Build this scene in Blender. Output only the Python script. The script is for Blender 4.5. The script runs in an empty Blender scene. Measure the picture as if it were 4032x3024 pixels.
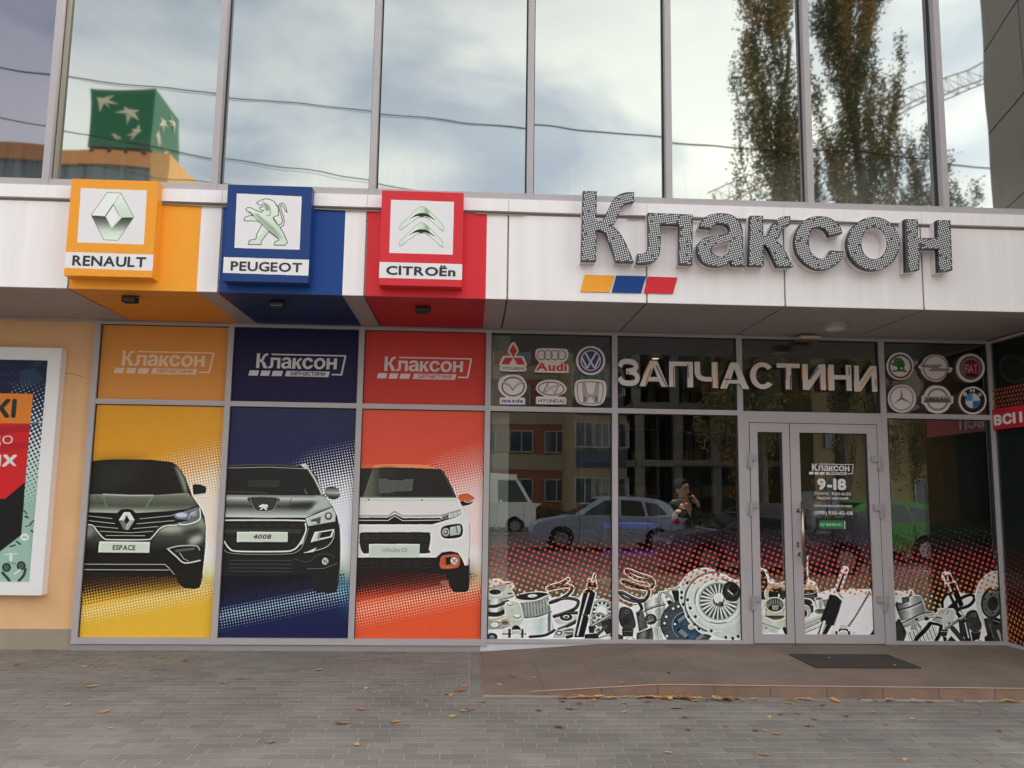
import bpy, bmesh, math, random
import numpy as np
from mathutils import Vector, Matrix
random.seed(7); RNG = np.random.RandomState(7)
S = bpy.context.scene
COL = S.collection
# ------------------------------------------------------------------ camera
CAM = np.array([0.0, -8.5, 1.55]); FPX = 3320.0
_up = np.array([354, 26000, -FPX]); _up /= np.linalg.norm(_up)
_x = np.array([67400, -1434., -FPX]); _x -= _up*(_x@_up); _x /= np.linalg.norm(_x)
_y = np.cross(_up, _x)
RW = np.array([_x, _y, _up])            # camera -> world
cd = bpy.data.cameras.new('camera'); cam = bpy.data.objects.new('camera', cd); COL.objects.link(cam)
cd.sensor_width = 36.0; cd.lens = FPX/4032*36.0; cd.clip_start = 0.05; cd.clip_end = 1500
cam.matrix_world = Matrix.Translation(Vector(CAM)) @ Matrix(RW.tolist()).to_4x4()
S.camera = cam
# ------------------------------------------------------------------ world, sun, exposure
SUN_AZ = math.radians(98); SUN_EL = math.radians(30)      # azimuth measured from +Y towards +X
w = bpy.data.worlds.new('World'); S.world = w; w.use_nodes = True
nt = w.node_tree; nt.nodes.clear()
def N(nt, typ, **kw):
    n = nt.nodes.new(typ)
    for k, v in kw.items():
        if k in ('inputs',):
            for i, x in v.items(): n.inputs[i].default_value = x
        else: setattr(n, k, v)
    return n
L = lambda nt, a, b: nt.links.new(a, b)
def build_world():
    out = N(nt, 'ShaderNodeOutputWorld'); bg = N(nt, 'ShaderNodeBackground'); bg.inputs[1].default_value = 0.1
    sky = N(nt, 'ShaderNodeTexSky', sky_type='NISHITA'); sky.sun_disc = False
    sky.sun_elevation = SUN_EL; sky.sun_rotation = SUN_AZ; sky.dust_density = 2.0
    tc = N(nt, 'ShaderNodeTexCoord')
    mp = N(nt, 'ShaderNodeMapping'); mp.inputs['Scale'].default_value = (1, 1, 2.3); mp.inputs['Location'].default_value = (0.35, 0.1, 0.2)
    L(nt, tc.outputs['Generated'], mp.inputs[0])
    n1 = N(nt, 'ShaderNodeTexNoise'); n1.inputs['Scale'].default_value = 3.8; n1.inputs['Detail'].default_value = 6; n1.inputs['Roughness'].default_value = 0.5; n1.inputs['Distortion'].default_value = 0.3
    L(nt, mp.outputs[0], n1.inputs[0])
    r1 = N(nt, 'ShaderNodeValToRGB'); e = r1.color_ramp.elements; e[0].position = .36; e[0].color = (.44, .44, .44, 1); e[1].position = .56; e[1].color = (1, 1, 1, 1)
    L(nt, n1.outputs[0], r1.inputs[0])
    # cloud brightness: thick parts greyer, brighter towards the veiled sun
    n2 = N(nt, 'ShaderNodeTexNoise'); n2.inputs['Scale'].default_value = 2.2; n2.inputs['Detail'].default_value = 7; n2.inputs['Roughness'].default_value = 0.5
    L(nt, mp.outputs[0], n2.inputs[0])
    r2 = N(nt, 'ShaderNodeValToRGB'); e = r2.color_ramp.elements; e[0].position = .34; e[0].color = (7.6, 7.9, 8.3, 1); e[1].position = .66; e[1].color = (11.6, 11.5, 10.3, 1)
    L(nt, n2.outputs[0], r2.inputs[0])
    dot = N(nt, 'ShaderNodeVectorMath', operation='DOT_PRODUCT'); L(nt, tc.outputs['Generated'], dot.inputs[0])
    dot.inputs[1].default_value = (math.sin(SUN_AZ)*math.cos(SUN_EL), math.cos(SUN_AZ)*math.cos(SUN_EL), math.sin(SUN_EL))
    mr = N(nt, 'ShaderNodeMapRange'); mr.inputs[1].default_value = -.5; mr.inputs[2].default_value = 1.0; mr.inputs[3].default_value = .62; mr.inputs[4].default_value = 1.45
    L(nt, dot.outputs['Value'], mr.inputs[0])
    mul = N(nt, 'ShaderNodeVectorMath', operation='SCALE'); L(nt, r2.outputs[0], mul.inputs[0]); L(nt, mr.outputs[0], mul.inputs['Scale'])
    # thin high cloud: bright towards the horizon, duller overhead
    sx = N(nt, 'ShaderNodeSeparateXYZ'); L(nt, tc.outputs['Generated'], sx.inputs[0])
    me_ = N(nt, 'ShaderNodeMapRange'); me_.inputs[1].default_value = 0; me_.inputs[2].default_value = .85; me_.inputs[3].default_value = 1.38; me_.inputs[4].default_value = .62; L(nt, sx.outputs[2], me_.inputs[0])
    mu2 = N(nt, 'ShaderNodeVectorMath', operation='SCALE'); L(nt, mul.outputs[0], mu2.inputs[0]); L(nt, me_.outputs[0], mu2.inputs['Scale']); mul = mu2
    sk2 = N(nt, 'ShaderNodeVectorMath', operation='SCALE'); L(nt, sky.outputs[0], sk2.inputs[0]); sk2.inputs['Scale'].default_value = 1.5
    mx = N(nt, 'ShaderNodeMixRGB'); L(nt, r1.outputs[0], mx.inputs[0]); L(nt, sk2.outputs[0], mx.inputs[1]); L(nt, mul.outputs[0], mx.inputs[2])
    L(nt, mx.outputs[0], bg.inputs[0]); L(nt, bg.outputs[0], out.inputs[0])
build_world()
sd = bpy.data.lights.new('sun', 'SUN'); sd.energy = 1.3; sd.angle = math.radians(12); sd.color = (1, .95, .88)
sun = bpy.data.objects.new('sun', sd); COL.objects.link(sun)
_sd = Vector((math.sin(SUN_AZ)*math.cos(SUN_EL), math.cos(SUN_AZ)*math.cos(SUN_EL), math.sin(SUN_EL)))
sun.rotation_euler = _sd.to_track_quat('Z', 'Y').to_euler(); sun.location = _sd*60
vs = S.view_settings; vs.view_transform = 'Standard'; vs.look = 'None'; vs.gamma = 1; vs.exposure = 1.2; vs.use_curve_mapping = False
S.cycles.transparent_max_bounces = 16; S.cycles.max_bounces = 8; S.cycles.glossy_bounces = 5
# ------------------------------------------------------------------ pixel -> place
def ray(px, py): return RW @ np.array([px-2016., -(py-1512.), -FPX])
def onY(px, py, Y):
    d = ray(px, py); return CAM + d*((Y-CAM[1])/d[1])
def onZ(px, py, Z):
    d = ray(px, py); return CAM + d*((Z-CAM[2])/d[2])
def mirror(px, py, dist, Yg=0.0):
    """real place of something seen reflected in the glass plane Y=Yg at a path length dist"""
    p = onY(px, py, CAM[1]+dist); p[1] = 2*Yg-p[1]; return p
YF = -1.373; SOF = 3.2
# ------------------------------------------------------------------ materials
def lin(c):
    r = []
    for v in c[:3]:
        v = v/255. if max(c[:3]) > 1.0 else v
        r.append(v/12.92 if v <= .04045 else ((v+.055)/1.055)**2.4)
    return (*r, 1.0)
MATS = {}
def mat(name, rgb, rough=.5, metal=0., var=0., scale=8., bump=0., spec=.5, stretch=(1, 1, 1), isl=0.):
    if name in MATS: return MATS[name]
    m = bpy.data.materials.new(name); m.use_nodes = True; t = m.node_tree; b = t.nodes['Principled BSDF']
    c = lin(rgb); b.inputs['Base Color'].default_value = c; b.inputs['Roughness'].default_value = rough
    b.inputs['Metallic'].default_value = metal; b.inputs['Specular IOR Level'].default_value = spec
    if var or bump or isl:
        tc = N(t, 'ShaderNodeTexCoord'); mp = N(t, 'ShaderNodeMapping'); mp.inputs['Scale'].default_value = stretch
        gp = N(t, 'ShaderNodeNewGeometry')
        L(t, gp.outputs['Position'] if name in ('paving_block', 'platform_tile', 'fascia_white') else tc.outputs['Object'], mp.inputs[0])
        n = N(t, 'ShaderNodeTexNoise'); n.inputs['Scale'].default_value = scale; n.inputs['Detail'].default_value = 6; n.inputs['Roughness'].default_value = .62
        L(t, mp.outputs[0], n.inputs[0])
        if var or isl:
            mr = N(t, 'ShaderNodeMapRange'); mr.inputs[1].default_value = .25; mr.inputs[2].default_value = .75
            mr.inputs[3].default_value = 1-var; mr.inputs[4].default_value = 1+var; L(t, n.outputs[0], mr.inputs[0])
            val = mr.outputs[0]
            if isl:
                g = N(t, 'ShaderNodeNewGeometry'); oi = N(t, 'ShaderNodeObjectInfo')
                ad = N(t, 'ShaderNodeMath', operation='ADD'); L(t, g.outputs['Random Per Island'], ad.inputs[0]); L(t, oi.outputs['Random'], ad.inputs[1])
                fr = N(t, 'ShaderNodeMath', operation='FRACT'); L(t, ad.outputs[0], fr.inputs[0])
                m2 = N(t, 'ShaderNodeMapRange'); m2.inputs[3].default_value = 1-isl; m2.inputs[4].default_value = 1+isl; L(t, fr.outputs[0], m2.inputs[0])
                mm = N(t, 'ShaderNodeMath', operation='MULTIPLY'); L(t, mr.outputs[0], mm.inputs[0]); L(t, m2.outputs[0], mm.inputs[1]); val = mm.outputs[0]
            sc = N(t, 'ShaderNodeVectorMath', operation='SCALE'); sc.inputs[0].default_value = c[:3]; L(t, val, sc.inputs['Scale'])
            L(t, sc.outputs[0], b.inputs['Base Color'])
        if bump:
            bp = N(t, 'ShaderNodeBump'); bp.inputs['Strength'].default_value = bump; bp.inputs['Distance'].default_value = .01
            L(t, n.outputs[0], bp.inputs['Height']); L(t, bp.outputs[0], b.inputs['Normal'])
    MATS[name] = m; return m
# ------------------------------------------------------------------ meshes
class MB:
    def __init__(s): s.v = []; s.f = []; s.mi = []
    def quad(s, pts, mi=0):
        n = len(s.v); s.v += [tuple(p) for p in pts]; s.f.append(tuple(range(n, n+len(pts)))); s.mi.append(mi); return s
    def box(s, x0, x1, y0, y1, z0, z1, mi=0, ch=0):
        n = len(s.v)
        if ch:   # chamfered top edge
            s.v += [(x0, y0, z0), (x1, y0, z0), (x1, y1, z0), (x0, y1, z0), (x0, y0, z1-ch), (x1, y0, z1-ch), (x1, y1, z1-ch), (x0, y1, z1-ch),
                    (x0+ch, y0+ch, z1), (x1-ch, y0+ch, z1), (x1-ch, y1-ch, z1), (x0+ch, y1-ch, z1)]
            F = [(0, 1, 5, 4), (1, 2, 6, 5), (2, 3, 7, 6), (3, 0, 4, 7), (4, 5, 9, 8), (5, 6, 10, 9), (6, 7, 11, 10), (7, 4, 8, 11), (8, 9, 10, 11)]
        else:
            s.v += [(x0, y0, z0), (x1, y0, z0), (x1, y1, z0), (x0, y1, z0), (x0, y0, z1), (x1, y0, z1), (x1, y1, z1), (x0, y1, z1)]
            F = [(0, 1, 5, 4), (1, 2, 6, 5), (2, 3, 7, 6), (3, 0, 4, 7), (4, 5, 6, 7), (3, 2, 1, 0)]
        for q in F: s.f.append(tuple(i+n for i in q)); s.mi.append(mi)
        return s
    def tube(s, path, r, k=8, mi=0, caps=True):
        path = [Vector(p) for p in path]; n = len(s.v); m = len(path)
        for i, p in enumerate(path):
            d = (path[min(i+1, m-1)]-path[max(i-1, 0)]).normalized()
            a = d.cross(Vector((0, 0, 1)) if abs(d.z) < .9 else Vector((1, 0, 0))).normalized(); b = d.cross(a)
            rr = r[i] if isinstance(r, (list, tuple)) else r
            for j in range(k):
                t = 2*math.pi*j/k; s.v.append(tuple(p+a*math.cos(t)*rr+b*math.sin(t)*rr))
        for i in range(m-1):
            for j in range(k):
                s.f.append((n+i*k+j, n+i*k+(j+1) % k, n+(i+1)*k+(j+1) % k, n+(i+1)*k+j)); s.mi.append(mi)
        if caps:
            s.f.append(tuple(n+j for j in range(k))[::-1]); s.mi.append(mi); s.f.append(tuple(n+(m-1)*k+j for j in range(k))); s.mi.append(mi)
        return s
    def disc(s, c, r, h, k=24, mi=0, axis='Z', r2=None):
        r2 = r if r2 is None else r2; a = Vector(c)
        d = {'Z': Vector((0, 0, 1)), 'Y': Vector((0, 1, 0)), 'X': Vector((1, 0, 0))}[axis]
        return s.tube([a, a+d*h], [r, r2], k, mi)
    def build(s, name, mats, parent=None, smooth=False):
        me = bpy.data.meshes.new(name); me.from_pydata(s.v, [], s.f)
        for m in (mats if isinstance(mats, (list, tuple)) else [mats]): me.materials.append(m)
        me.polygons.foreach_set('material_index', s.mi)
        if smooth: me.polygons.foreach_set('use_smooth', [True]*len(s.f))
        me.update(); return link(name, me, parent)
def link(name, me, parent=None):
    o = bpy.data.objects.new(name, me); COL.objects.link(o)
    if parent is not None: o.parent = parent; o.matrix_parent_inverse = parent_inv(parent)
    return o
def world_of(p):
    b = Matrix.Translation(p.location) @ p.rotation_euler.to_matrix().to_4x4()
    return b if p.parent is None else world_of(p.parent) @ p.matrix_parent_inverse @ b
def parent_inv(p): return world_of(p).inverted()
def tag(o, label=None, cat=None, group=None, kind=None):
    if label: o['label'] = label
    if cat: o['category'] = cat
    if group: o['group'] = group
    if kind: o['kind'] = kind
    return o
def thing(name, label, cat, loc=(0, 0, 0), group=None, rz=0):
    o = bpy.data.objects.new(name, None); COL.objects.link(o); o.location = Vector([float(q) for q in loc]); o.rotation_euler = (0, 0, rz); o.empty_display_size = .1
    return tag(o, label, cat, group)
def struct(o): o['kind'] = 'structure'; return o
def curve_mesh(loops, name='c'):
    """filled outline(s) in XZ -> list of triangles via a 2D curve"""
    cu = bpy.data.curves.new(name, 'CURVE'); cu.dimensions = '2D'; cu.fill_mode = 'BOTH'
    for lp in loops:
        sp = cu.splines.new('POLY'); sp.points.add(len(lp)-1)
        for p, q in zip(sp.points, lp): p.co = (q[0], q[1], 0, 1)
        sp.use_cyclic_u = True
    return cu
def slab(loops, y_front, y_back, mats, name, parent=None, mi_side=0):
    """outline(s) in XZ given thickness along Y"""
    cu = curve_mesh(loops); d = abs(y_back-y_front)/2; cu.extrude = d
    o = bpy.data.objects.new('tmp', cu); me = bpy.data.meshes.new_from_object(o)
    n = len(me.vertices); a = np.empty(n*3); me.vertices.foreach_get('co', a); a = a.reshape(-1, 3)
    b = np.stack([a[:, 0], (y_front+y_back)/2-a[:, 2], a[:, 1]], 1); me.vertices.foreach_set('co', b.ravel())
    bpy.data.objects.remove(o); bpy.data.curves.remove(cu)
    me.materials.clear()
    for m in (mats if isinstance(mats, (list, tuple)) else [mats]): me.materials.append(m)
    me.update()
    for p in me.polygons: p.material_index = mi_side if abs(p.normal.y) < .7 else 0; p.use_smooth = False
    me.name = name
    return link(name, me, parent)
def flat(loops, y, m, name, parent=None):
    return slab(loops, y, y+.0012, m, name, parent)
_GC = {}
def own_glyph(c):
    s, H = .088, (.73 if c.isupper() else .546)
    w = .56 if c.isupper() else .46
    def sc(l): return [(x*w, y*H) for x, y in l]
    u, v = s/w, s/H
    if c in 'нН': return [sc([(0, 0), (0, 1), (u, 1), (u, .5+v/2), (1-u, .5+v/2), (1-u, 1), (1, 1), (1, 0), (1-u, 0), (1-u, .5-v/2), (u, .5-v/2), (u, 0)])]
    if c in 'иИйЙ':
        o = [sc([(0, 0), (0, 1), (u, 1), (u, .28), (1-u, 1), (1, 1), (1, 0), (1-u, 0), (1-u, .72), (u, 0)])]
        if c in 'йЙ': o.append([(w*x, H+y) for x, y in ((.2, .17), (.32, .17), (.42, .11), (.58, .11), (.68, .17), (.8, .17), (.65, .05), (.35, .05))])
        return o
    if c in 'пП': return [sc([(0, 0), (0, 1), (1, 1), (1, 0), (1-u, 0), (1-u, 1-v), (u, 1-v), (u, 0)])]
    if c in 'чЧ': return [sc([(0, 1), (u, 1), (u, .62), (u*1.3, .52), (u*2, .46), (1-u, .46), (1-u, 1), (1, 1), (1, 0), (1-u, 0), (1-u, .46-v), (.4, .46-v), (.15, .46-v*.5), (0, .6)])]
    if c == 'я': return [sc([(1, 0), (1, 1), (.35, 1), (.1, .92), (.02, .7), (.1, .48), (.3, .4), (0, 0), (u*1.15, 0), (.48, .38), (1-u, .38), (1-u, 0)]), sc([(1-u, .38+v), (.4, .38+v), (.25, .56), (.22, .7), (.28, .84), (.4, 1-v), (1-u, 1-v)])]
    if c == 'ф':
        e = lambda rx, ry: [(.33+rx*math.cos(t), .273+ry*math.sin(t)) for t in np.linspace(0, 2*math.pi, 25)[:-1]]
        return [e(.30, .275), e(.21, .19)], [[(.29, -.18), (.375, -.18), (.375, .76), (.29, .76)]]
    if c in 'ІI|': return [[(0, 0), (.09, 0), (.09, .73), (0, .73)]]
    return None
def glyph(c):
    if c in _GC: return _GC[c]
    og = own_glyph(c)
    if og is None: sets = [None]
    else: sets = list(og) if isinstance(og, tuple) else [og]
    VV = []; FF = []
    for st in sets:
        if st is None: cu = bpy.data.curves.new('t', 'FONT'); cu.body = c; cu.resolution_u = 3
        else: cu = curve_mesh(st)
        cu.extrude = .05
        o = bpy.data.objects.new('tmp', cu); me = bpy.data.meshes.new_from_object(o)
        n = len(me.vertices); a = np.empty(n*3); me.vertices.foreach_get('co', a); n0 = len(VV); a = a.reshape(-1, 3)
        VV += [tuple(q) for q in a]; FF += [tuple(i+n0 for i in p.vertices) for p in me.polygons]
        bpy.data.objects.remove(o); bpy.data.curves.remove(cu); bpy.data.meshes.remove(me)
    _GC[c] = (np.array(VV), FF); return _GC[c]
def text(s, x0, x1, z0, z1, y, m, name='lettering', parent=None, bold=0., ext=.001, shear=0., yfun=None):
    parts = []; faces = []; n = 0; cur = 0
    for c in s:
        if c == ' ': cur += .24; continue
        G, F_ = glyph(c); w_ = G[:, 0].max()-G[:, 0].min(); Q = G.copy(); Q[:, 0] += cur-G[:, 0].min(); parts.append(Q); faces += [tuple(i+n for i in f) for f in F_]; n += len(Q); cur += w_+.085+1.6*max(bold, 0)
    a = np.concatenate(parts); a[:, 0] += a[:, 1]*shear
    lo, hi = a.min(0), a.max(0); bd = max(bold, 0)*1.15; sx = (x1-x0)/(hi[0]-lo[0]+2*bd); sz = (z1-z0)/(hi[1]-lo[1]+2*bd)
    offs = [(0, 0)] if bd <= 0 else [(bd*math.cos(t*math.pi/4), bd*math.sin(t*math.pi/4)) for t in range(8)]+([(bd*.5, 0), (-bd*.5, 0)] if bd > .03 else [])
    V = []; F = []
    for k, (dx, dz) in enumerate(offs):
        X = x0+(a[:, 0]-lo[0]+bd+dx)*sx; Z = z0+(a[:, 1]-lo[1]+bd+dz)*sz; Y = y-ext/2-(a[:, 2]/.05)*ext/2-k*.00008
        V += list(map(tuple, np.stack([X, Y, Z], 1))); F += [tuple(i+k*n for i in f) for f in faces]
    me = bpy.data.meshes.new(name); me.from_pydata(V, [], F); me.materials.append(m); me.update()
    return link(name, me, parent)
def thick(path, w):
    P = np.array(path); d = np.gradient(P, axis=0); d /= np.linalg.norm(d, axis=1)[:, None]+1e-9; n = np.stack([-d[:, 1], d[:, 0]], 1)*w/2
    return [tuple(q) for q in P+n]+[tuple(q) for q in (P-n)[::-1]]
class Crop:
    def __init__(s, ox, oy, sc): s.ox, s.oy, s.sc = ox, oy, sc
    def px(s, p): return s.ox+p[0]*s.sc, s.oy+p[1]*s.sc
    def w(s, p, Y): q = onY(*s.px(p), Y); return (q[0], q[2])
    def ws(s, pts, Y): return [s.w(p, Y) for p in pts]
    def box(s, x0, y0, x1, y1, Y):
        a = s.w((x0, (y0+y1)/2), Y)[0]; b = s.w((x1, (y0+y1)/2), Y)[0]; c = s.w(((x0+x1)/2, y0), Y)[1]; d = s.w(((x0+x1)/2, y1), Y)[1]
        return a, b, d, c
def smooth(pts, closed=True, k=4):
    P = [np.array(p, float) for p in pts]; n = len(P); out = []
    for i in range(n if closed else n-1):
        p0 = P[i-1] if (closed or i > 0) else P[i]; p1 = P[i]; p2 = P[(i+1) % n]; p3 = P[(i+2) % n] if (closed or i < n-2) else p2
        for j in range(k):
            t = j/k; out.append(tuple(.5*((2*p1)+(-p0+p2)*t+(2*p0-5*p1+4*p2-p3)*t*t+(-p0+3*p1-3*p2+p3)*t**3)))
    if not closed: out.append(tuple(P[-1]))
    return out
def ell(cx, cy, rx, ry, rot=0, k=36, a0=0, a1=360):
    r = math.radians(rot); o = []
    for i in range(k):
        t = math.radians(a0+(a1-a0)*i/(k if a1-a0 == 360 else k-1)); x, y = rx*math.cos(t), ry*math.sin(t)
        o.append((cx+x*math.cos(r)-y*math.sin(r), cy+x*math.sin(r)+y*math.cos(r)))
    return o
# ------------------------------------------------------------------ flat print (drawn here by code, on a grid of ink values)
class Print:
    def __init__(s, x0, x1, z0, z1, Y, ppm, bg=(255, 255, 255), alpha=1.):
        s.x0, s.x1, s.z0, s.z1, s.Y = x0, x1, z0, z1, Y; s.ppm = ppm
        s.W = int((x1-x0)*ppm); s.H = int((z1-z0)*ppm); s.a = np.zeros((s.H, s.W, 4), np.float32)
        s.a[..., :3] = np.array(bg)/255.; s.a[..., 3] = alpha; s.crop = None
        s.U, s.V = np.meshgrid(np.arange(s.W)+.5, np.arange(s.H)+.5)
    def T(s, pts):
        o = []
        for p in pts:
            q = s.crop.w(p, s.Y) if s.crop else p
            o.append(((q[0]-s.x0)*s.ppm, (q[1]-s.z0)*s.ppm))
        return np.array(o)
    def cs(s):   # raster px per crop px
        a = s.T([(500, 500), (600, 500)]); return np.linalg.norm(a[1]-a[0])/100.
    def mask(s, pts, soft=0):
        P = s.T(pts); pad = int(soft*3)+2
        i0, i1 = max(0, int(P[:, 0].min())-pad), min(s.W, int(P[:, 0].max())+pad+1); j0, j1 = max(0, int(P[:, 1].min())-pad), min(s.H, int(P[:, 1].max())+pad+1)
        if i1 <= i0 or j1 <= j0: return None
        X = s.U[j0:j1, i0:i1]; Y = s.V[j0:j1, i0:i1]; m = np.zeros(X.shape, bool)
        Q = np.roll(P, -1, 0)
        for (ax, ay), (bx, by) in zip(P, Q):
            if ay == by: continue
            c = ((ay > Y) != (by > Y)) & (X < (bx-ax)*(Y-ay)/(by-ay)+ax); m ^= c
        m = m.astype(np.float32)
        if soft: m = blur(m, soft)
        return m, j0, j1, i0, i1
    def col(s, c, j0, j1, i0, i1):
        if callable(c): return c(s, j0, j1, i0, i1)
        return np.array(c, np.float32)/255.
    def put(s, M, c, op=1., a=1.):
        if M is None: return
        m, j0, j1, i0, i1 = M; m = (m*op)[..., None]; R = s.a[j0:j1, i0:i1]; c = s.col(c, j0, j1, i0, i1)
        al = R[..., 3:4]; na = m*a+al*(1-m)
        R[..., :3] = np.where(na > 1e-4, (c*m*a+R[..., :3]*al*(1-m))/np.maximum(na, 1e-4), R[..., :3]); R[..., 3:4] = na
    def poly(s, pts, c, soft=0, op=1., sm=False): s.put(s.mask(smooth(pts) if sm else pts, soft), c, op); return s
    def line(s, pts, wd, c, soft=0, op=1., sm=False):
        if sm: pts = smooth(pts, False)
        P = s.T(pts); r = wd*s.cs()/2; pad = int(r+soft*3)+2
        i0, i1 = max(0, int(P[:, 0].min())-pad), min(s.W, int(P[:, 0].max())+pad+1); j0, j1 = max(0, int(P[:, 1].min())-pad), min(s.H, int(P[:, 1].max())+pad+1)
        if i1 <= i0 or j1 <= j0: return s
        X = s.U[j0:j1, i0:i1]; Y = s.V[j0:j1, i0:i1]; D = np.full(X.shape, 1e9)
        for a, b in zip(P[:-1], P[1:]):
            d = b-a; q = d@d
            if q == 0: continue
            t = np.clip(((X-a[0])*d[0]+(Y-a[1])*d[1])/q, 0, 1); D = np.minimum(D, (X-a[0]-t*d[0])**2+(Y-a[1]-t*d[1])**2)
        m = np.clip(r+.5-np.sqrt(D), 0, 1).astype(np.float32)
        if soft: m = blur(m, soft)
        s.put((m, j0, j1, i0, i1), c, op); return s
    def vg(s, stops, x=600):
        V = sorted([(s.T([(x, y)])[0][1], c) for y, c in stops], key=lambda q: q[0]); vs_ = [q[0] for q in V]; cs = np.array([q[1] for q in V], float)/255.
        def f(s_, j0, j1, i0, i1):
            r = np.arange(j0, j1)+.5; return np.stack([np.interp(r, vs_, cs[:, k]) for k in range(3)], 1)[:, None, :].astype(np.float32)
        return f
    def hg(s, stops, y=600):
        V = sorted([(s.T([(x, y)])[0][0], c) for x, c in stops], key=lambda q: q[0]); vs_ = [q[0] for q in V]; cs = np.array([q[1] for q in V], float)/255.
        def f(s_, j0, j1, i0, i1):
            r = np.arange(i0, i1)+.5; return np.stack([np.interp(r, vs_, cs[:, k]) for k in range(3)], 1)[None, :, :].astype(np.float32)
        return f
    def halftone(s, pitch, ang, cov, c, op=1.):
        """cov(U,V) in 0..1 raster px coordinates -> ink coverage"""
        r = math.radians(ang); u = (s.U*math.cos(r)+s.V*math.sin(r))/pitch; v = (-s.U*math.sin(r)+s.V*math.cos(r))/pitch
        g = (np.cos(2*np.pi*u)+np.cos(2*np.pi*v))/4+.5; t = np.clip(cov, 0, 1)
        m = np.clip((g-(1-t))*8+.5, 0, 1)*(t > .01)
        s.put((m.astype(np.float32), 0, s.H, 0, s.W), c, op)
    def photo(s, k=.35, emb=.5, grain=.05, seed=1):
        """printed-photograph feel: local contrast, slight relief shading and grain of the ink"""
        R = np.random.RandomState(seed); A = s.a[..., :3]; op = s.a[..., 3:4] > .5; lum = (A.mean(2)*(s.a[..., 3] > .5)).astype(np.float32)
        wide = blur(lum, 7.); soft_ = blur(lum, 2.); e = np.zeros_like(lum); e[3:-3, 3:-3] = soft_[6:, :-6]-soft_[:-6, 6:]
        g = blur(R.randn(*lum.shape).astype(np.float32), 1.1)*2.2; g2 = blur(R.randn(*lum.shape).astype(np.float32), 9.)*14
        d = (lum-wide)*k-e*emb*.5+(g*grain*.5+g2*grain*.5*(grain > .06))*(.25+lum*(1-lum)*3)
        s.a[..., :3] = np.where(op, np.clip(A+d[..., None], .02, 1), A); return s
    def image(s, name):
        im = bpy.data.images.new(name, s.W, s.H, alpha=True); im.alpha_mode = 'CHANNEL_PACKED'
        im.pixels.foreach_set(np.ascontiguousarray(np.clip(s.a, 0, 1), np.float32).ravel()); im.update(); im.pack(); return im
    def material(s, name, rough=.35, alpha=False, spec=.4):
        m = bpy.data.materials.new(name); m.use_nodes = True; t = m.node_tree; b = t.nodes['Principled BSDF']; b.inputs['Roughness'].default_value = rough
        b.inputs['Specular IOR Level'].default_value = spec
        ti = N(t, 'ShaderNodeTexImage'); ti.image = s.image(name); ti.extension = 'EXTEND'
        uv = N(t, 'ShaderNodeUVMap'); uv.uv_map = 'uv'; L(t, uv.outputs[0], ti.inputs[0])
        L(t, ti.outputs[0], b.inputs['Base Color'])
        if alpha: L(t, ti.outputs[1], b.inputs['Alpha'])
        return m
    def uv(s, me):
        if 'uv' not in me.uv_layers: me.uv_layers.new(name='uv')
        l = me.uv_layers['uv'].data; v = me.vertices
        for lp in me.loops:
            c = v[lp.vertex_index].co; l[lp.index].uv = ((c.x-s.x0)/(s.x1-s.x0), (c.z-s.z0)/(s.z1-s.z0))
    def sheet(s, name, m, parent=None, rect=None, y=None, th=.002):
        x0, x1, z0, z1 = rect or (s.x0, s.x1, s.z0, s.z1); y = s.Y if y is None else y
        b = MB().quad([(x0, y, z0), (x1, y, z0), (x1, y, z1), (x0, y, z1)]) if th is None else MB().box(x0, x1, y, y+th, z0, z1)
        o = b.build(name, m, parent); s.uv(o.data); return o
def blur(m, sg):
    r = max(1, int(sg*2.2)); k = np.exp(-.5*(np.arange(-r, r+1)/sg)**2); k /= k.sum()
    p = np.pad(m, ((r, r), (0, 0)), mode='edge'); o = sum(k[i]*p[i:i+m.shape[0]] for i in range(2*r+1))
    p = np.pad(o, ((0, 0), (r, r)), mode='edge'); return sum(k[i]*p[:, i:i+m.shape[1]] for i in range(2*r+1)).astype(np.float32)
# ------------------------------------------------------------------ common materials
M_ALU = mat('aluminium_frame', (178, 170, 173), .42, 0, .05, 3, spec=.5)
M_ALUD = mat('frame_reveal', (70, 66, 67), .5)
M_WHITE = mat('fascia_white', (243, 237, 238), .38, 0, .05, 2.4, stretch=(5, 5, .22))
M_YEL = mat('fascia_yellow', (250, 166, 48), .45, 0, .03, 2, spec=.25)
M_BLU = mat('fascia_blue', (12, 64, 138), .45, 0, .03, 2, spec=.25)
M_RED = mat('fascia_red', (222, 44, 56), .45, 0, .03, 2, spec=.25)
M_BLACK = mat('black', (22, 22, 24), .5)
M_INK = mat('black_lettering', (28, 26, 34), .45)
M_PRW = mat('white_print', (232, 228, 230), .4)
M_GAP = mat('dark_gap', (62, 56, 54), .8)
M_STEEL = mat('brushed_steel', (190, 180, 170), .28, 1.)
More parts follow.
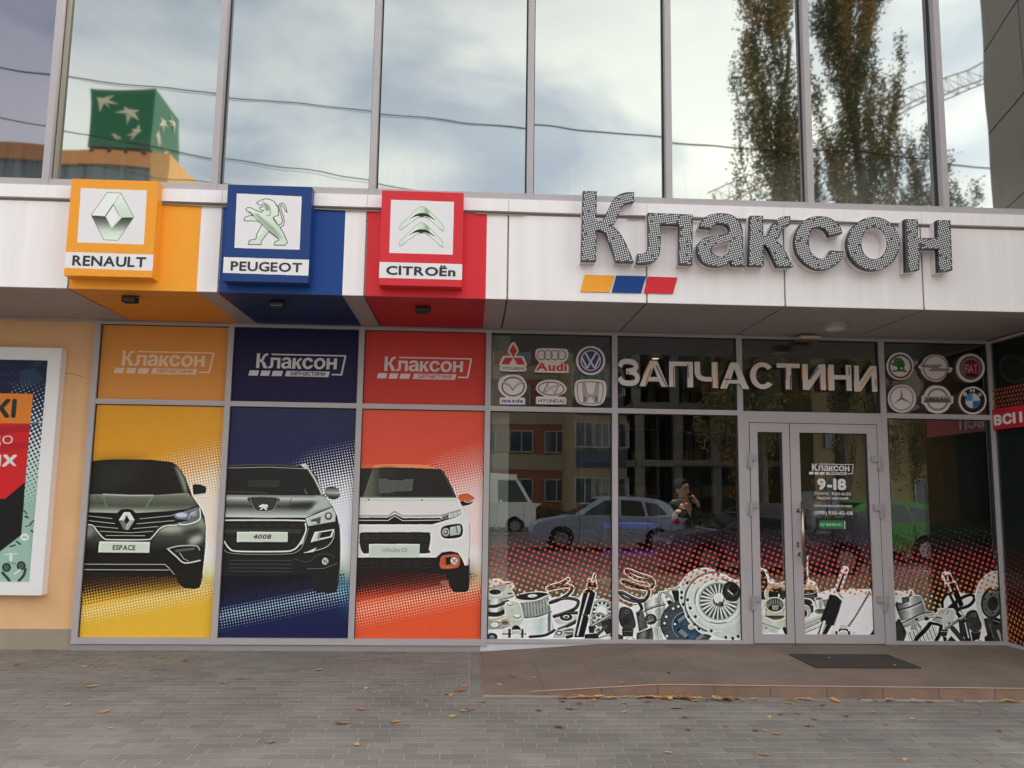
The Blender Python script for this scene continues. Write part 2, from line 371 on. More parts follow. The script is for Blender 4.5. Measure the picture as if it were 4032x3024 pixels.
# ================================================================== GROUND
def build_ground():
    g = MB().box(-300, 300, -320, 60, -.4, -.05).build('ground', mat('earth', (92, 88, 80), .95, var=.15, scale=.3)); struct(g)
    r = MB().box(-300, 300, -23, -9.6, -.2, -.035).build('road', mat('asphalt', (66, 65, 66), .8, var=.12, scale=2.5, bump=.2)); struct(r)
    mk = MB()
    for i in range(-20, 20): mk.box(i*6., i*6.+3, -16.5, -16.38, -.033, -.029)
    o = mk.build('road_marking', mat('road_paint', (210, 208, 200), .6)); struct(o)
    k = MB().box(-60, 60, -9.6, -9.45, -.2, .03).build('kerb', mat('kerb_stone', (150, 146, 140), .85, var=.1, scale=5)); struct(k)
    fp = MB().box(-300, 300, -60, -23, -.2, .03).build('far_pavement', mat('far_paving', (120, 114, 110), .85, var=.1, scale=1.5)); struct(fp)
    # near pavement: joint bed + clay-grey concrete block paving
    M_JOINT = mat('joint_sand', (164, 154, 145), .95, var=.15, scale=30)
    M_BR = mat('paving_block', (126, 119, 114), .85, var=.26, scale=1.1, bump=.3, isl=.11)
    root = MB().box(-60, 60, -9.45, 7, -.3, -.0045).build('pavement', M_JOINT); struct(root)
    bl, bw, j = .200, .100, .0075; px, py = bl+j, bw+j
    cells = []
    row = 0; y = -.012
    while y > -9.3:
        off = (row % 2)*px/2 + (.03 if row % 3 == 0 else 0)
        xl, xr = (-9.5, 9.5)
        nb = int((xr-xl)/px)
        for i in range(nb):
            x0 = xl+off+i*px; x1 = x0+bl
            if y > -1.76:
                if x0 > .036: continue
                x1 = min(x1, .036)
                if x1-x0 < .02: continue
            elif y > -2.0:
                if x0 > .03 and (y-bw*.35) > -1.752-.038*min(x0, 4.4)-.01: continue
            cells.append((x0, x1, y-bw, y))
        y -= py; row += 1
    yb = -.01
    while yb > -1.75: cells.append((.045, .14, yb-bl, yb)); yb -= bl+j
    def vis(c):
        xm, ym = (c[0]+c[1])/2, (c[2]+c[3])/2
        v = RW.T @ np.array([xm-CAM[0], ym-CAM[1], -CAM[2]]); u, w_ = 2016+FPX*v[0]/-v[2], 1512-FPX*v[1]/-v[2]
        return -40 < u < 4072 and w_ < 3060
    V = [c for c in cells if vis(c)]; V.sort(key=lambda c: c[2]); near = set(V[:300])
    meshes = {}
    def solid(mb, c, x, y, r, s=1):
        tx, ty, dz = r.uniform(-.006, .006), r.uniform(-.008, .008), r.uniform(-.0012, .0012)
        x0, x1, y0, y1 = c; n = len(mb.v); ch = .004
        zf = lambda X, Y, z: z+dz+(X-(x0+x1)/2)*tx+(Y-(y0+y1)/2)*ty
        for (a, b, z) in ((0, 0, -.05), (0, 0, -ch), (ch, ch, 0)):
            for (X, Y) in ((x0+a, y0+b), (x1-a, y0+b), (x1-a, y1-b), (x0+a, y1-b)): mb.v.append((X-x, Y-y, zf(X, Y, z)))
        for q in ((0, 1, 5, 4), (1, 2, 6, 5), (2, 3, 7, 6), (3, 0, 4, 7), (4, 5, 9, 8), (5, 6, 10, 9), (6, 7, 11, 10), (7, 4, 8, 11), (8, 9, 10, 11)):
            mb.f.append(tuple(i+n for i in q)); mb.mi.append(0)
    rr = random.Random(3)
    shapes = []
    for i in range(10):
        mb = MB(); solid(mb, (-bl/2, bl/2, -bw/2, bw/2), 0, 0, rr); o = mb.build('brick', M_BR); shapes.append(o.data); bpy.data.objects.remove(o)
    rest = MB()
    for c in cells:
        full = abs(c[1]-c[0]-bl) < 1e-6 and abs(c[3]-c[2]-bw) < 1e-6
        if c in near and full:
            o = bpy.data.objects.new('brick', rr.choice(shapes)); COL.objects.link(o); o.parent = root; o.location = ((c[0]+c[1])/2, (c[2]+c[3])/2, 0)
            if rr.random() < .5: o.rotation_euler[2] = math.pi
        else: solid(rest, c, 0, 0, rr)
    o = rest.build('brick', M_BR, root); o['kind'] = 'stuff'
build_ground()
# ================================================================== ENTRANCE PLATFORM (tiled, ramp at its left end)
def build_platform():
    M_T = mat('platform_tile', (124, 108, 98), .75, var=.2, scale=2.4, bump=.12, isl=.02)
    M_G = mat('tile_grout', (138, 116, 104), .9)
    zt = lambda x: .004 + .086*max(0, min(1, (x-.147)/1.35))
    xs = [.147]+[.62+.4365*i for i in range(17)]
    yf = lambda x: -1.752-.038*min(x, 4.4)
    root = MB()
    n = 24
    # core under the tiles
    for a, b in zip(xs[:-1], xs[1:]):
        root.quad([(a, yf(a)+.012, zt(a)-.006), (b, yf(b)+.012, zt(b)-.006), (b, 0.03, zt(b)-.006), (a, 0.03, zt(a)-.006)])
        root.quad([(a, yf(a)+.012, -.02), (b, yf(b)+.012, -.02), (b, yf(b)+.012, zt(b)-.006), (a, yf(a)+.012, zt(a)-.006)])
    r = struct(root.build('entrance_platform', M_G)); r['kind'] = 'structure'
    rr = random.Random(5)
    rows = 4
    for a, b in zip(xs[:-1], xs[1:]):
        for k in range(rows):
            t0, t1 = k/rows, (k+1)/rows; g = .0012
            P = []
            for (x, t) in ((a+g, t0), (b-g, t0), (b-g, t1), (a+g, t1)):
                y = yf(x)*(1-t)+.02*t + (g if t == t0 else -g)
                P.append((x, y, zt(x)))
            mb = MB(); mb.quad(P); Q = [(x, y, z-.012) for x, y, z in P]
            for i in range(4): mb.quad([Q[i], Q[(i+1) % 4], P[(i+1) % 4], P[i]])
            mb.build('tile', M_T, r)
        if zt(b) > .015:
            mb = MB(); ya, yb = yf(a)-.002, yf(b)-.002
            P = [(a+.002, ya, -.02), (b-.002, yb, -.02), (b-.002, yb, zt(b)-.007), (a+.002, ya, zt(a)-.007)]
            Q = [(x, y+.01, z) for x, y, z in P]; mb.quad(P)
            for i in range(4): mb.quad([P[i], P[(i+1) % 4], Q[(i+1) % 4], Q[i]])
            mb.build('riser_tile', mat('riser_tile', (130, 105, 91), .7, var=.2, scale=6, bump=.15, isl=.06), r)
            MB().box(0, 1, 0, 1, 0, 1)
    # pale worn nosing
    P = [(x, yf(x)-.004, zt(x)-.002) for x in [.5+.2*i for i in range(35)]]
    MB().tube(P, .0045, 6).build('nosing', mat('nosing', (176, 146, 128), .6), r)
    m = MB().box(2.99, 3.915, -1.2, -.61, .0915, .101).build('door_mat', mat('mat_rubber', (62, 54, 50), .95, var=.15, scale=60, bump=.5))
    tag(m, 'thin dark rubber door mat lying on the tiled platform before the glass door', 'door mat')
build_platform()
# ================================================================== SHOP BUILDING (canopy, fascia, upper storey)
FJ = [-3.401, -2.157, -.924, .304, 1.5215, 2.749, 4.0, 5.23, 6.46]     # fascia joints
FJL = [-7.1, -5.87, -4.635]+FJ
BAND = {-3.401: ('y', -2.336), -2.157: ('b', -1.11), -.924: ('r', .117)}
def build_shop():
    root = thing('shop_building', 'two storey car parts shop with white panel canopy and mirror glazed upper floor', 'building', (.9, 0, 0))
    cm = {'y': M_YEL, 'b': M_BLU, 'r': M_RED, 'w': M_WHITE}
    M_SOF = mat('soffit_grey_shaded', (160, 151, 148), .45, 0, .05, 2)  # soffit toned down to grey, canopy shade put into its colour
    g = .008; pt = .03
    sm_ = {'w': M_SOF, 'y': mat('soffit_yellow_shaded', (222, 140, 42), .5, var=.03), 'b': mat('soffit_blue_shaded', (14, 40, 88), .5, var=.03), 'r': mat('soffit_red_shaded', (176, 30, 40), .5, var=.03)}  # darker copies of the fascia colours, canopy shade painted in
    yb0 = -1.13
    for a, b in zip(FJL[:-1], FJL[1:]):
        segs = [(a+g, b-g, 'w')]
        if a in BAND: c, xm = BAND[a]; segs = [(a+g, xm, c), (xm, b-g, 'w')]
        mb = MB(); mats = [cm[s[2]] for s in segs]
        for i, (x0, x1, c) in enumerate(segs): mb.box(x0, x1, YF, YF+.011, SOF, 3.95, i)
        mb.build('fascia_panel', mats, root)
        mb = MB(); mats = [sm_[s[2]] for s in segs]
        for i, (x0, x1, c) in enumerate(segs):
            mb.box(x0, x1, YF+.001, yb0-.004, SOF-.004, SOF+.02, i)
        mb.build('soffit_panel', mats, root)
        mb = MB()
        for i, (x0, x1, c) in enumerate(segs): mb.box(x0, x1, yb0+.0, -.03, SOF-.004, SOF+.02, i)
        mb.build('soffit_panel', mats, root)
        # cap panel strip over the gap
        c0 = a+.002 if a > -4.7 else a
        MB().box(a+.0015, b-.0015, -1.405, -1.30, 3.975, 4.085).build('cap_panel', M_WHITE, root)
    MB().box(-7.1, 6.46, -1.32, 0.4, 3.225, 3.96).box(-7.1, 6.46, YF+.012, YF+.05, 3.2, 4.08).build('canopy_core', mat('joint_grey', (150, 142, 138), .7), root)
    # small joint clips
    for x in FJ[:-1]:
        for z in (3.29, 3.86): MB().disc((x, YF+.012, z), .005, -.006, 8, axis='Y').build('rivet', M_BLACK, root)
    # thin angle trim where soffit meets glazing
    MB().box(-7.1, 5.42, -.03, -.012, SOF-.025, SOF).build('soffit_trim', M_ALU, root)
    # ---- upper storey glazing
    mx = [-6.4, -5.06, -3.69, -2.27, -.915, .461, 1.70, 2.98, 4.222, 5.5, 6.8]
    rr = random.Random(11)
    def pane_mat(i, dark):
        m = bpy.data.materials.new('mirror_glass'); m.use_nodes = True; t = m.node_tree; b = t.nodes['Principled BSDF']
        k = {True: (.17, .17, .205), False: (.34, .355, .345)}[dark]
        b.inputs['Base Color'].default_value = (*k, 1); b.inputs['Metallic'].default_value = 1; b.inputs['Roughness'].default_value = .022
        tc = N(t, 'ShaderNodeTexCoord'); mp = N(t, 'ShaderNodeMapping'); mp.inputs['Location'].default_value = (i*7., 0, i*3.); L(t, tc.outputs['Object'], mp.inputs[0])
        n = N(t, 'ShaderNodeTexNoise'); n.inputs['Scale'].default_value = 1.3; n.inputs['Detail'].default_value = 1.; L(t, mp.outputs[0], n.inputs[0])
        bp = N(t, 'ShaderNodeBump'); bp.inputs['Strength'].default_value = .06; bp.inputs['Distance'].default_value = .03; L(t, n.outputs[0], bp.inputs['Height']); L(t, bp.outputs[0], b.inputs['Normal'])
        # dusty drips along the lower edge of the pane
        sx = N(t, 'ShaderNodeSeparateXYZ'); L(t, tc.outputs['Object'], sx.inputs[0])
        m2 = N(t, 'ShaderNodeMapping'); m2.inputs['Scale'].default_value = (26, 1, 1.6); L(t, tc.outputs['Object'], m2.inputs[0])
        n2 = N(t, 'ShaderNodeTexNoise'); n2.inputs['Scale'].default_value = 1.; n2.inputs['Detail'].default_value = 3; L(t, m2.outputs[0], n2.inputs[0])
        mr = N(t, 'ShaderNodeMapRange'); mr.inputs[1].default_value = 4.62; mr.inputs[2].default_value = 4.14; mr.inputs[3].default_value = 0; mr.inputs[4].default_value = .30; L(t, sx.outputs[2], mr.inputs[0])
        mu = N(t, 'ShaderNodeMath', operation='MULTIPLY'); L(t, mr.outputs[0], mu.inputs[0]); L(t, n2.outputs[0], mu.inputs[1])
        df = N(t, 'ShaderNodeBsdfDiffuse'); df.inputs[0].default_value = (.52, .52, .48, 1)
        ms = N(t, 'ShaderNodeMixShader'); L(t, mu.outputs[0], ms.inputs[0]); L(t, b.outputs[0], ms.inputs[1]); L(t, df.outputs[0], ms.inputs[2])
        L(t, ms.outputs[0], t.nodes['Material Output'].inputs[0]); return m
    z1 = 8.6; fw = .056
    for i, (a, b) in enumerate(zip(mx[:-1], mx[1:])):
        w_ = MB()
        w_.box(a, a+fw, -1.385, -1.27, 4.088, z1)                     # mullion
        w_.box(a+fw, b, -1.378, -1.28, 4.088, 4.15); w_.box(a+fw, b, -1.378, -1.28, z1-.06, z1)
        o = w_.build('upper_window', M_ALU, root)
        MB().box(a+fw, a+fw+.012, -1.30, -1.27, 4.15, z1-.06).box(b-.012, b, -1.31, -1.27, 4.15, z1-.06).box(a+fw+.012, b-.012, -1.31, -1.27, 4.15, 4.156).build('gasket', mat('gasket', (48, 46, 50), .7), o)
        if i == 2: MB().box(a+fw+.012, a+fw+.034, -1.335, -1.27, 4.156, z1-.06).build('sash_edge', mat('sash_edge', (150, 145, 128), .5), o)
        tx, ty = rr.uniform(-.005, .005), rr.uniform(-.005, .005)
        if i == 1: tx = .006
        xm, zm = (a+b)/2, 6.3
        P = [(x, -1.295+(x-xm)*tx+(z-zm)*ty*.5, z) for x, z in ((a+fw, 4.15), (b, 4.15), (b, z1-.06), (a+fw, z1-.06))]
        MB().quad(P).build('pane', pane_mat(i, i <= 1), o)
    MB().box(-7.1, 7.3, -1.26, -.2, 4.0, 9.).build('upper_floor', mat('dark_interior', (40, 40, 42), .9), root)
    MB().box(-7.1, 7.3, -1.40, .2, 8.6, 9.4).build('parapet', M_WHITE, root)
    # roof/back mass of the shop so nothing shines through
    MB().box(-12, 12, 5.2, 5.5, -.1, 9.2).box(-12, -3.74, .12, 5.2, 3.2, 9.2).box(5.6, 12, .3, 5.2, -.1, 9.2).box(-12, 12, -.18, 5.2, 9.0, 9.2).box(-3.7, 5.6, .12, 5.2, 3.28, 3.4).build('rear_wall', mat('interior_wall', (120, 116, 108), .9), root)
    # low plinth strip below the poster frames
    MB().box(-3.75, -1.135, -.03, .02, -.01, .055).box(-1.135, .147, -.032, .02, -.01, .06).build('plinth', mat('plinth_grey', (152, 146, 148), .6, var=.06, scale=5), root)
    mb = MB(); mb.v = []
    P = [(.147, .0), (1.45, .086), (1.45, .1), (.147, .11)]
    mb.quad([(x, -.031, z) for x, z in P]); mb.build('plinth', mat('plinth_white', (205, 203, 210), .6, var=.05, scale=6), root)
    return root
SHOP = build_shop()
def cables():
    rr = random.Random(2)
    for k, (x0, x1, zc) in enumerate(((-2.9, -.6, 3.962), (.02, .45, 3.964), (1.35, 2.35, 3.958), (2.3, 3.9, 3.962))):
        mb = MB()
        for q in range(2):
            n = int((x1-x0)/.08); ph = rr.uniform(0, 6)
            mb.tube([(x0+(x1-x0)*i/n, YF-.012-.006*q, zc-.012*abs(math.sin(i*.23+ph))-.006*q-(.022*max(0, 1-abs(i-n*.6)/4) if k == 2 else 0)) for i in range(n+1)], .0035, 5)
        o = mb.build('cable', mat('cable_sheath', (168, 150, 134), .6))
        tag(o, ['thin pale cable in the slot above the yellow and blue panels', 'short loose cable beside the red sign box', 'slack cable hanging in the slot behind the first two big letters',
                'thin cable in the slot behind the last big letters'][k], 'cable')
cables()
# ================================================================== LOWER GLAZING
LM = [-3.739, -2.431, -1.131, .152, 1.442, 2.735, 4.236, 5.40]
MW = .056
M_FILMBACK = mat('interior_dark', (30, 29, 28), .9)
def glass_mat(name='shop_glass', tint=(.84, .88, .86), base=.115, k=2.1):
    m = bpy.data.materials.new(name); m.use_nodes = True; t = m.node_tree; t.nodes.remove(t.nodes['Principled BSDF'])
    fr = N(t, 'ShaderNodeFresnel'); fr.inputs[0].default_value = 1.5
    ma = N(t, 'ShaderNodeMath', operation='MULTIPLY_ADD'); ma.use_clamp = True; L(t, fr.outputs[0], ma.inputs[0]); ma.inputs[1].default_value = k; ma.inputs[2].default_value = base
    tr = N(t, 'ShaderNodeBsdfTransparent'); tr.inputs[0].default_value = (*tint, 1)
    gl = N(t, 'ShaderNodeBsdfGlossy'); gl.inputs['Roughness'].default_value = 0; gl.inputs[0].default_value = (.95, .97, .95, 1)
    tc = N(t, 'ShaderNodeTexCoord'); n = N(t, 'ShaderNodeTexNoise'); n.inputs['Scale'].default_value = .9; n.inputs['Detail'].default_value = 1; L(t, tc.outputs['Object'], n.inputs[0])
    bp = N(t, 'ShaderNodeBump'); bp.inputs['Strength'].default_value = .04; bp.inputs['Distance'].default_value = .03; L(t, n.outputs[0], bp.inputs['Height']); L(t, bp.outputs[0], gl.inputs['Normal'])
    mx = N(t, 'ShaderNodeMixShader'); L(t, ma.outputs[0], mx.inputs[0]); L(t, tr.outputs[0], mx.inputs[1]); L(t, gl.outputs[0], mx.inputs[2]); L(t, mx.outputs[0], t.nodes['Material Output'].inputs[0])
    return m
M_GLASS = glass_mat()
def build_front():
    root = thing('shopfront_glazing', 'grey aluminium shopfront frame with tall lower panes and short upper panes', 'shopfront', (.9, 0, .09))
    f0 = -.05
    for i, x in enumerate(LM):
        zb = .06 if i < 4 else .087
        MB().box(x, x+MW, f0, .05, zb, SOF-.02).build('mullion', M_ALU, root)
    for i, (a, b) in enumerate(zip(LM[:-1], LM[1:])):
        zb = .06 if i < 3 else .087
        MB().box(a+MW, b, f0+.003, .05, SOF-.10 if i < 0 else 3.155, SOF-.02).build('head_rail', M_ALU, root)
        if i != 5:
            MB().box(a+MW, b, f0+.003, .05, 2.355, 2.405).build('transom', M_ALU, root)
            MB().box(a+MW, b, f0+.003, .05, zb, .12 if i < 3 else .122).build('sill', M_ALU, root)
        else: MB().box(a+MW, b, f0+.003, .05, 2.345, 2.40).build('transom', M_ALU, root)
        MB().box(a+MW, a+MW+.006, -.03, .03, .12, 3.155).box(b-.006, b, -.03, .03, .12, 3.155).box(a+MW+.006, b-.006, -.03, .03, 3.149, 3.155).box(a+MW+.006, b-.006, -.03, .03, 2.349 if i != 5 else 2.402, 2.355 if i != 5 else 2.406).build('gasket', mat('gasket', (48, 46, 50), .7), root)
        if i >= 3:
            MB().quad([(a+MW, 0, 2.405), (b, 0, 2.405), (b, 0, 3.155), (a+MW, 0, 3.155)]).build('pane', M_GLASS, root)
            if i != 5:
                rr = random.Random(i); t = rr.uniform(-.003, .003)
                MB().quad([(a+MW, 0-t, .122), (b, t, .122), (b, t, 2.355), (a+MW, -t, 2.355)]).build('pane', M_GLASS, root)
    # glazed return on the right, running towards the street
    X = 5.42
    MB().box(X, X+.08, -1.37, 0.05, .06, .122).box(X, X+.08, -1.37, 0.05, 3.155, SOF-.02).build('return_frame', M_ALU, root)
    MB().box(X-.005, X+.05, -.045, -.012, .122, 3.155).build('corner_mullion', M_ALUD, root)
    MB().quad([(X+.02, -.05, .122), (X+.02, -1.37, .122), (X+.02, -1.37, 3.155), (X+.02, -.05, 3.155)]).build('return_pane', glass_mat('return_glass', (.5, .56, .52), .02, .25), root)
build_front()
# ================================================================== DOOR
def build_door():
    root = thing('entrance_door', 'grey framed double glass door with long steel bar handle', 'door', (3.5, 0, .087))
    y0 = -.045
    MB().box(2.791, 2.848, y0, .05, .09, 2.345).box(4.182, 4.236, y0, .05, .09, 2.345).box(2.848, 4.182, y0, .05, 2.285, 2.345).box(2.848, 4.182, y0+.02, .05, .085, .096).build('door_frame', M_ALU, root)
    MB().box(2.846, 2.852, y0-.0005, y0+.03, .09, 2.287).box(4.178, 4.184, y0-.0005, y0+.03, .09, 2.287).box(2.852, 4.178, y0-.0005, y0+.03, 2.281, 2.287).box(3.262, 3.270, y0+.001, y0+.03, .09, 2.28).build('shadow_gap', mat('gasket', (48, 46, 50), .7), root)
    for k, (a, b, ga, gb) in enumerate(((2.853, 3.262, 2.933, 3.190), (3.270, 4.177, 3.368, 4.078))):
        mb = MB().box(a, ga, y0-.004, .03, .098, 2.28).box(gb, b, y0-.004, .03, .098, 2.28).box(ga, gb, y0-.004, .03, .098, .182).box(ga, gb, y0-.004, .03, 2.19, 2.28)
        lf = mb.build('door_leaf', M_ALU, root); lf['label'] = ['narrow left leaf', 'wide right leaf'][k]
        MB().quad([(ga, -.01, .182), (gb, -.01, .182), (gb, -.01, 2.19), (ga, -.01, 2.19)]).build('pane', M_GLASS, lf)
        MB().box(ga, ga+.005, -.03, -.012, .182, 2.19).box(gb-.005, gb, -.03, -.012, .182, 2.19).box(ga+.005, gb-.005, -.03, -.012, 2.185, 2.19).build('gasket', mat('gasket', (48, 46, 50), .7), lf)
        hx = 2.85 if k == 0 else 4.18
        for z in (1.90, 1.42, .50) if k == 0 else (1.90, 1.41, .50):
            s = 1 if k == 0 else -1
            mb = MB(); xs = sorted((hx-s*.03, hx+s*.012)); xt = sorted((hx-s*.005, hx+s*.075))
            mb.box(xs[0], xs[1], y0-.026, y0-.004, z-.075, z-.008).box(xt[0], xt[1], y0-.026, y0-.004, z+.0, z+.06)
            mb.tube([(hx-s*.004, y0-.028, z-.08), (hx-s*.004, y0-.028, z+.065)], .014, 10)
            mb.build('hinge', mat('hinge_grey', (160, 153, 155), .4), lf)
        if k == 1:
            h = MB(); a = onY(3158, 1975, -.12); b = onY(3167, 2220, -.12); xh = (a[0]+b[0])/2
            h.tube([(xh, -.115, b[2]), (xh, -.115, a[2])], .0165, 14)
            for z in (1.40, .97): h.tube([(3.325, y0-.004, z), (3.335, -.085, z), (xh-.03, -.11, z), (xh, -.115, z)], .011, 10); h.disc((3.325, y0-.004, z), .02, -.006, 14, axis='Y')
            h.build('door_handle', M_STEEL, lf, True)
            lk = MB().disc((3.318, y0-.004, 1.075), .013, -.006, 14, axis='Y').disc((3.318, y0-.004, 1.045), .013, -.006, 14, axis='Y').build('lock', mat('lock', (120, 115, 115), .4, .6), lf)
            MB().box(3.315, 3.321, y0-.0125, y0-.0095, 1.05, 1.08).build('keyhole', M_BLACK, lf)
build_door()
# ================================================================== LEFT PLASTER WALL, RIGHT WING
def build_walls():
    w_ = MB().box(-9, -3.745, 0.0, .3, .19, 3.2).build('plaster_wall', mat('orange_plaster', (232, 185, 138), .9, var=.10, scale=1.6, bump=.4))
    tag(w_, 'pale orange rough plaster wall left of the shopfront', 'wall')
    MB().box(-9, -3.745, -.012, .3, -.02, .19).build('plinth', mat('plinth_render', (160, 146, 130), .9, var=.1, scale=6, bump=.3), w_)
    # hairline cracks
    c = Crop(0, 1300, .66351)
    MB().tube([(*c.w(p, -.002)[:1], -.001, c.w(p, -.002)[1]) for p in ((368, 250), (400, 256), (440, 262), (486, 276))], .0022, 4).build('crack', mat('crack', (120, 84, 56), .9), w_)
    # projecting wing, seen mirrored in the last upper pane
    wing = thing('side_wing', 'projecting side wing clad in large warm grey panels', 'building', (6.7, -3, 3))
    M_P = mat('wing_panel', (150, 136, 126), .6, var=.04, scale=2)
    A = np.array([6.15, -1.3]); B = np.array([7.15, -4.9]); d = (B-A)/np.linalg.norm(B-A); n = np.array([-d[1], d[0]])*-1
    if n[0] < 0: n = -n
    Ln = np.linalg.norm(B-A)
    z = 2.9
    def P(s, z, o): q = A+d*s+n*o; return (q[0], q[1], z)
    while z < 11:
        s = 0
        for s0, s1 in ((0, 1.2), (1.2, 2.4), (2.4, Ln)):
            g = .012; a, b = s0+g, s1-g; mb = MB(); z0, z1 = z+g, z+1.22-g
            F = [P(a, z0, 0), P(b, z0, 0), P(b, z1, 0), P(a, z1, 0)]; K = [P(a, z0, .03), P(b, z0, .03), P(b, z1, .03), P(a, z1, .03)]
            mb.quad(F)
            for i in range(4): mb.quad([F[i], F[(i+1) % 4], K[(i+1) % 4], K[i]])
            mb.build('cladding_panel', M_P, wing)
        z += 1.22
    mb = MB()
    for (s, o) in ((Ln+.002, 0), ): mb.quad([P(s, 2.9, 0), P(s, 2.9, 4), P(s, z, 4), P(s, z, 0)])
    mb.build('end_panel', mat('wing_end', (215, 208, 205), .5), wing)
    mb = MB().quad([P(0, 2.9, .031), P(Ln, 2.9, .031), P(Ln, z, .031), P(0, z, .031)]).quad([P(0, z, 0), P(Ln, z, 0), P(Ln, z, 4), P(0, z, 4)]).quad([P(0, 2.9, 0), P(Ln, 2.9, 0), P(Ln, 2.9, 4), P(0, 2.9, 4)])
    mb.build('wing_core', M_GAP, wing)
    MB().box(5.48, 9.5, -1.36, 0.2, -.05, 3.15).build('wing_base', mat('wing_base', (60, 60, 58), .9), wing)
build_walls()
# ================================================================== FIXTURES UNDER THE CANOPY
def fixtures():
    fl0 = None
    for i, (x, y) in enumerate(((-2.971, -1.145), (-1.713, -1.09), (-.442, -1.0))):
        lab = ['small black floodlight under the yellow soffit panel', 'small black floodlight under the blue soffit panel', 'small black floodlight under the red soffit panel'][i]
        if i == 0:
            t = thing('floodlight', lab, 'floodlight', (x, y, SOF-.004), 'floodlights under the canopy'); fl0 = t
            MB().box(x-.06, x+.06, y-.045, y+.035, SOF-.062, SOF-.024).box(x-.045, x+.045, y-.03, y+.02, SOF-.07, SOF-.062).build('lamp_body', M_BLACK, t)
            MB().box(x-.068, x-.061, y-.012, y+.012, SOF-.05, SOF-.004).box(x+.061, x+.068, y-.012, y+.012, SOF-.05, SOF-.004).box(x-.068, x+.068, y-.012, y+.012, SOF-.01, SOF-.004).build('bracket', M_BLACK, t)
            MB().box(x-.052, x+.052, y-.05, y-.045, SOF-.058, SOF-.03).build('lens', mat('dark_lens', (70, 72, 70), .1), t)
        else:
            t = fl0.copy(); COL.objects.link(t); t.location = (x, y, SOF-.004); t['label'] = lab
            for ch in list(fl0.children): c = ch.copy(); COL.objects.link(c); c.parent = t; c.matrix_parent_inverse = ch.matrix_parent_inverse
    t = thing('ceiling_lamp', 'round white surface mounted lamp under the canopy above the door', 'ceiling lamp', (3.49, -.70, SOF-.004))
    MB().tube([(3.49, -.70, SOF-.004), (3.49, -.70, SOF-.06)], .105, 32).build('housing', mat('lamp_housing', (170, 160, 152), .4), t, False)
    MB().tube([(3.49, -.70, SOF-.0605), (3.49, -.70, SOF-.066)], .086, 32).build('diffuser', mat('lamp_diffuser', (225, 215, 200), .35), t)
    t = thing('door_sensor', 'flat cream sensor box fixed under the canopy edge above the door', 'sensor', (3.463, -.1, SOF-.02))
    MB().box(3.36, 3.565, -.19, -.055, SOF-.06, SOF-.028).build('cover', mat('sensor_cream', (205, 195, 180), .4), t)
    MB().box(3.345, 3.56, -.18, -.06, SOF-.075, SOF-.06).build('base', mat('sensor_base', (110, 90, 80), .5), t)
fixtures()
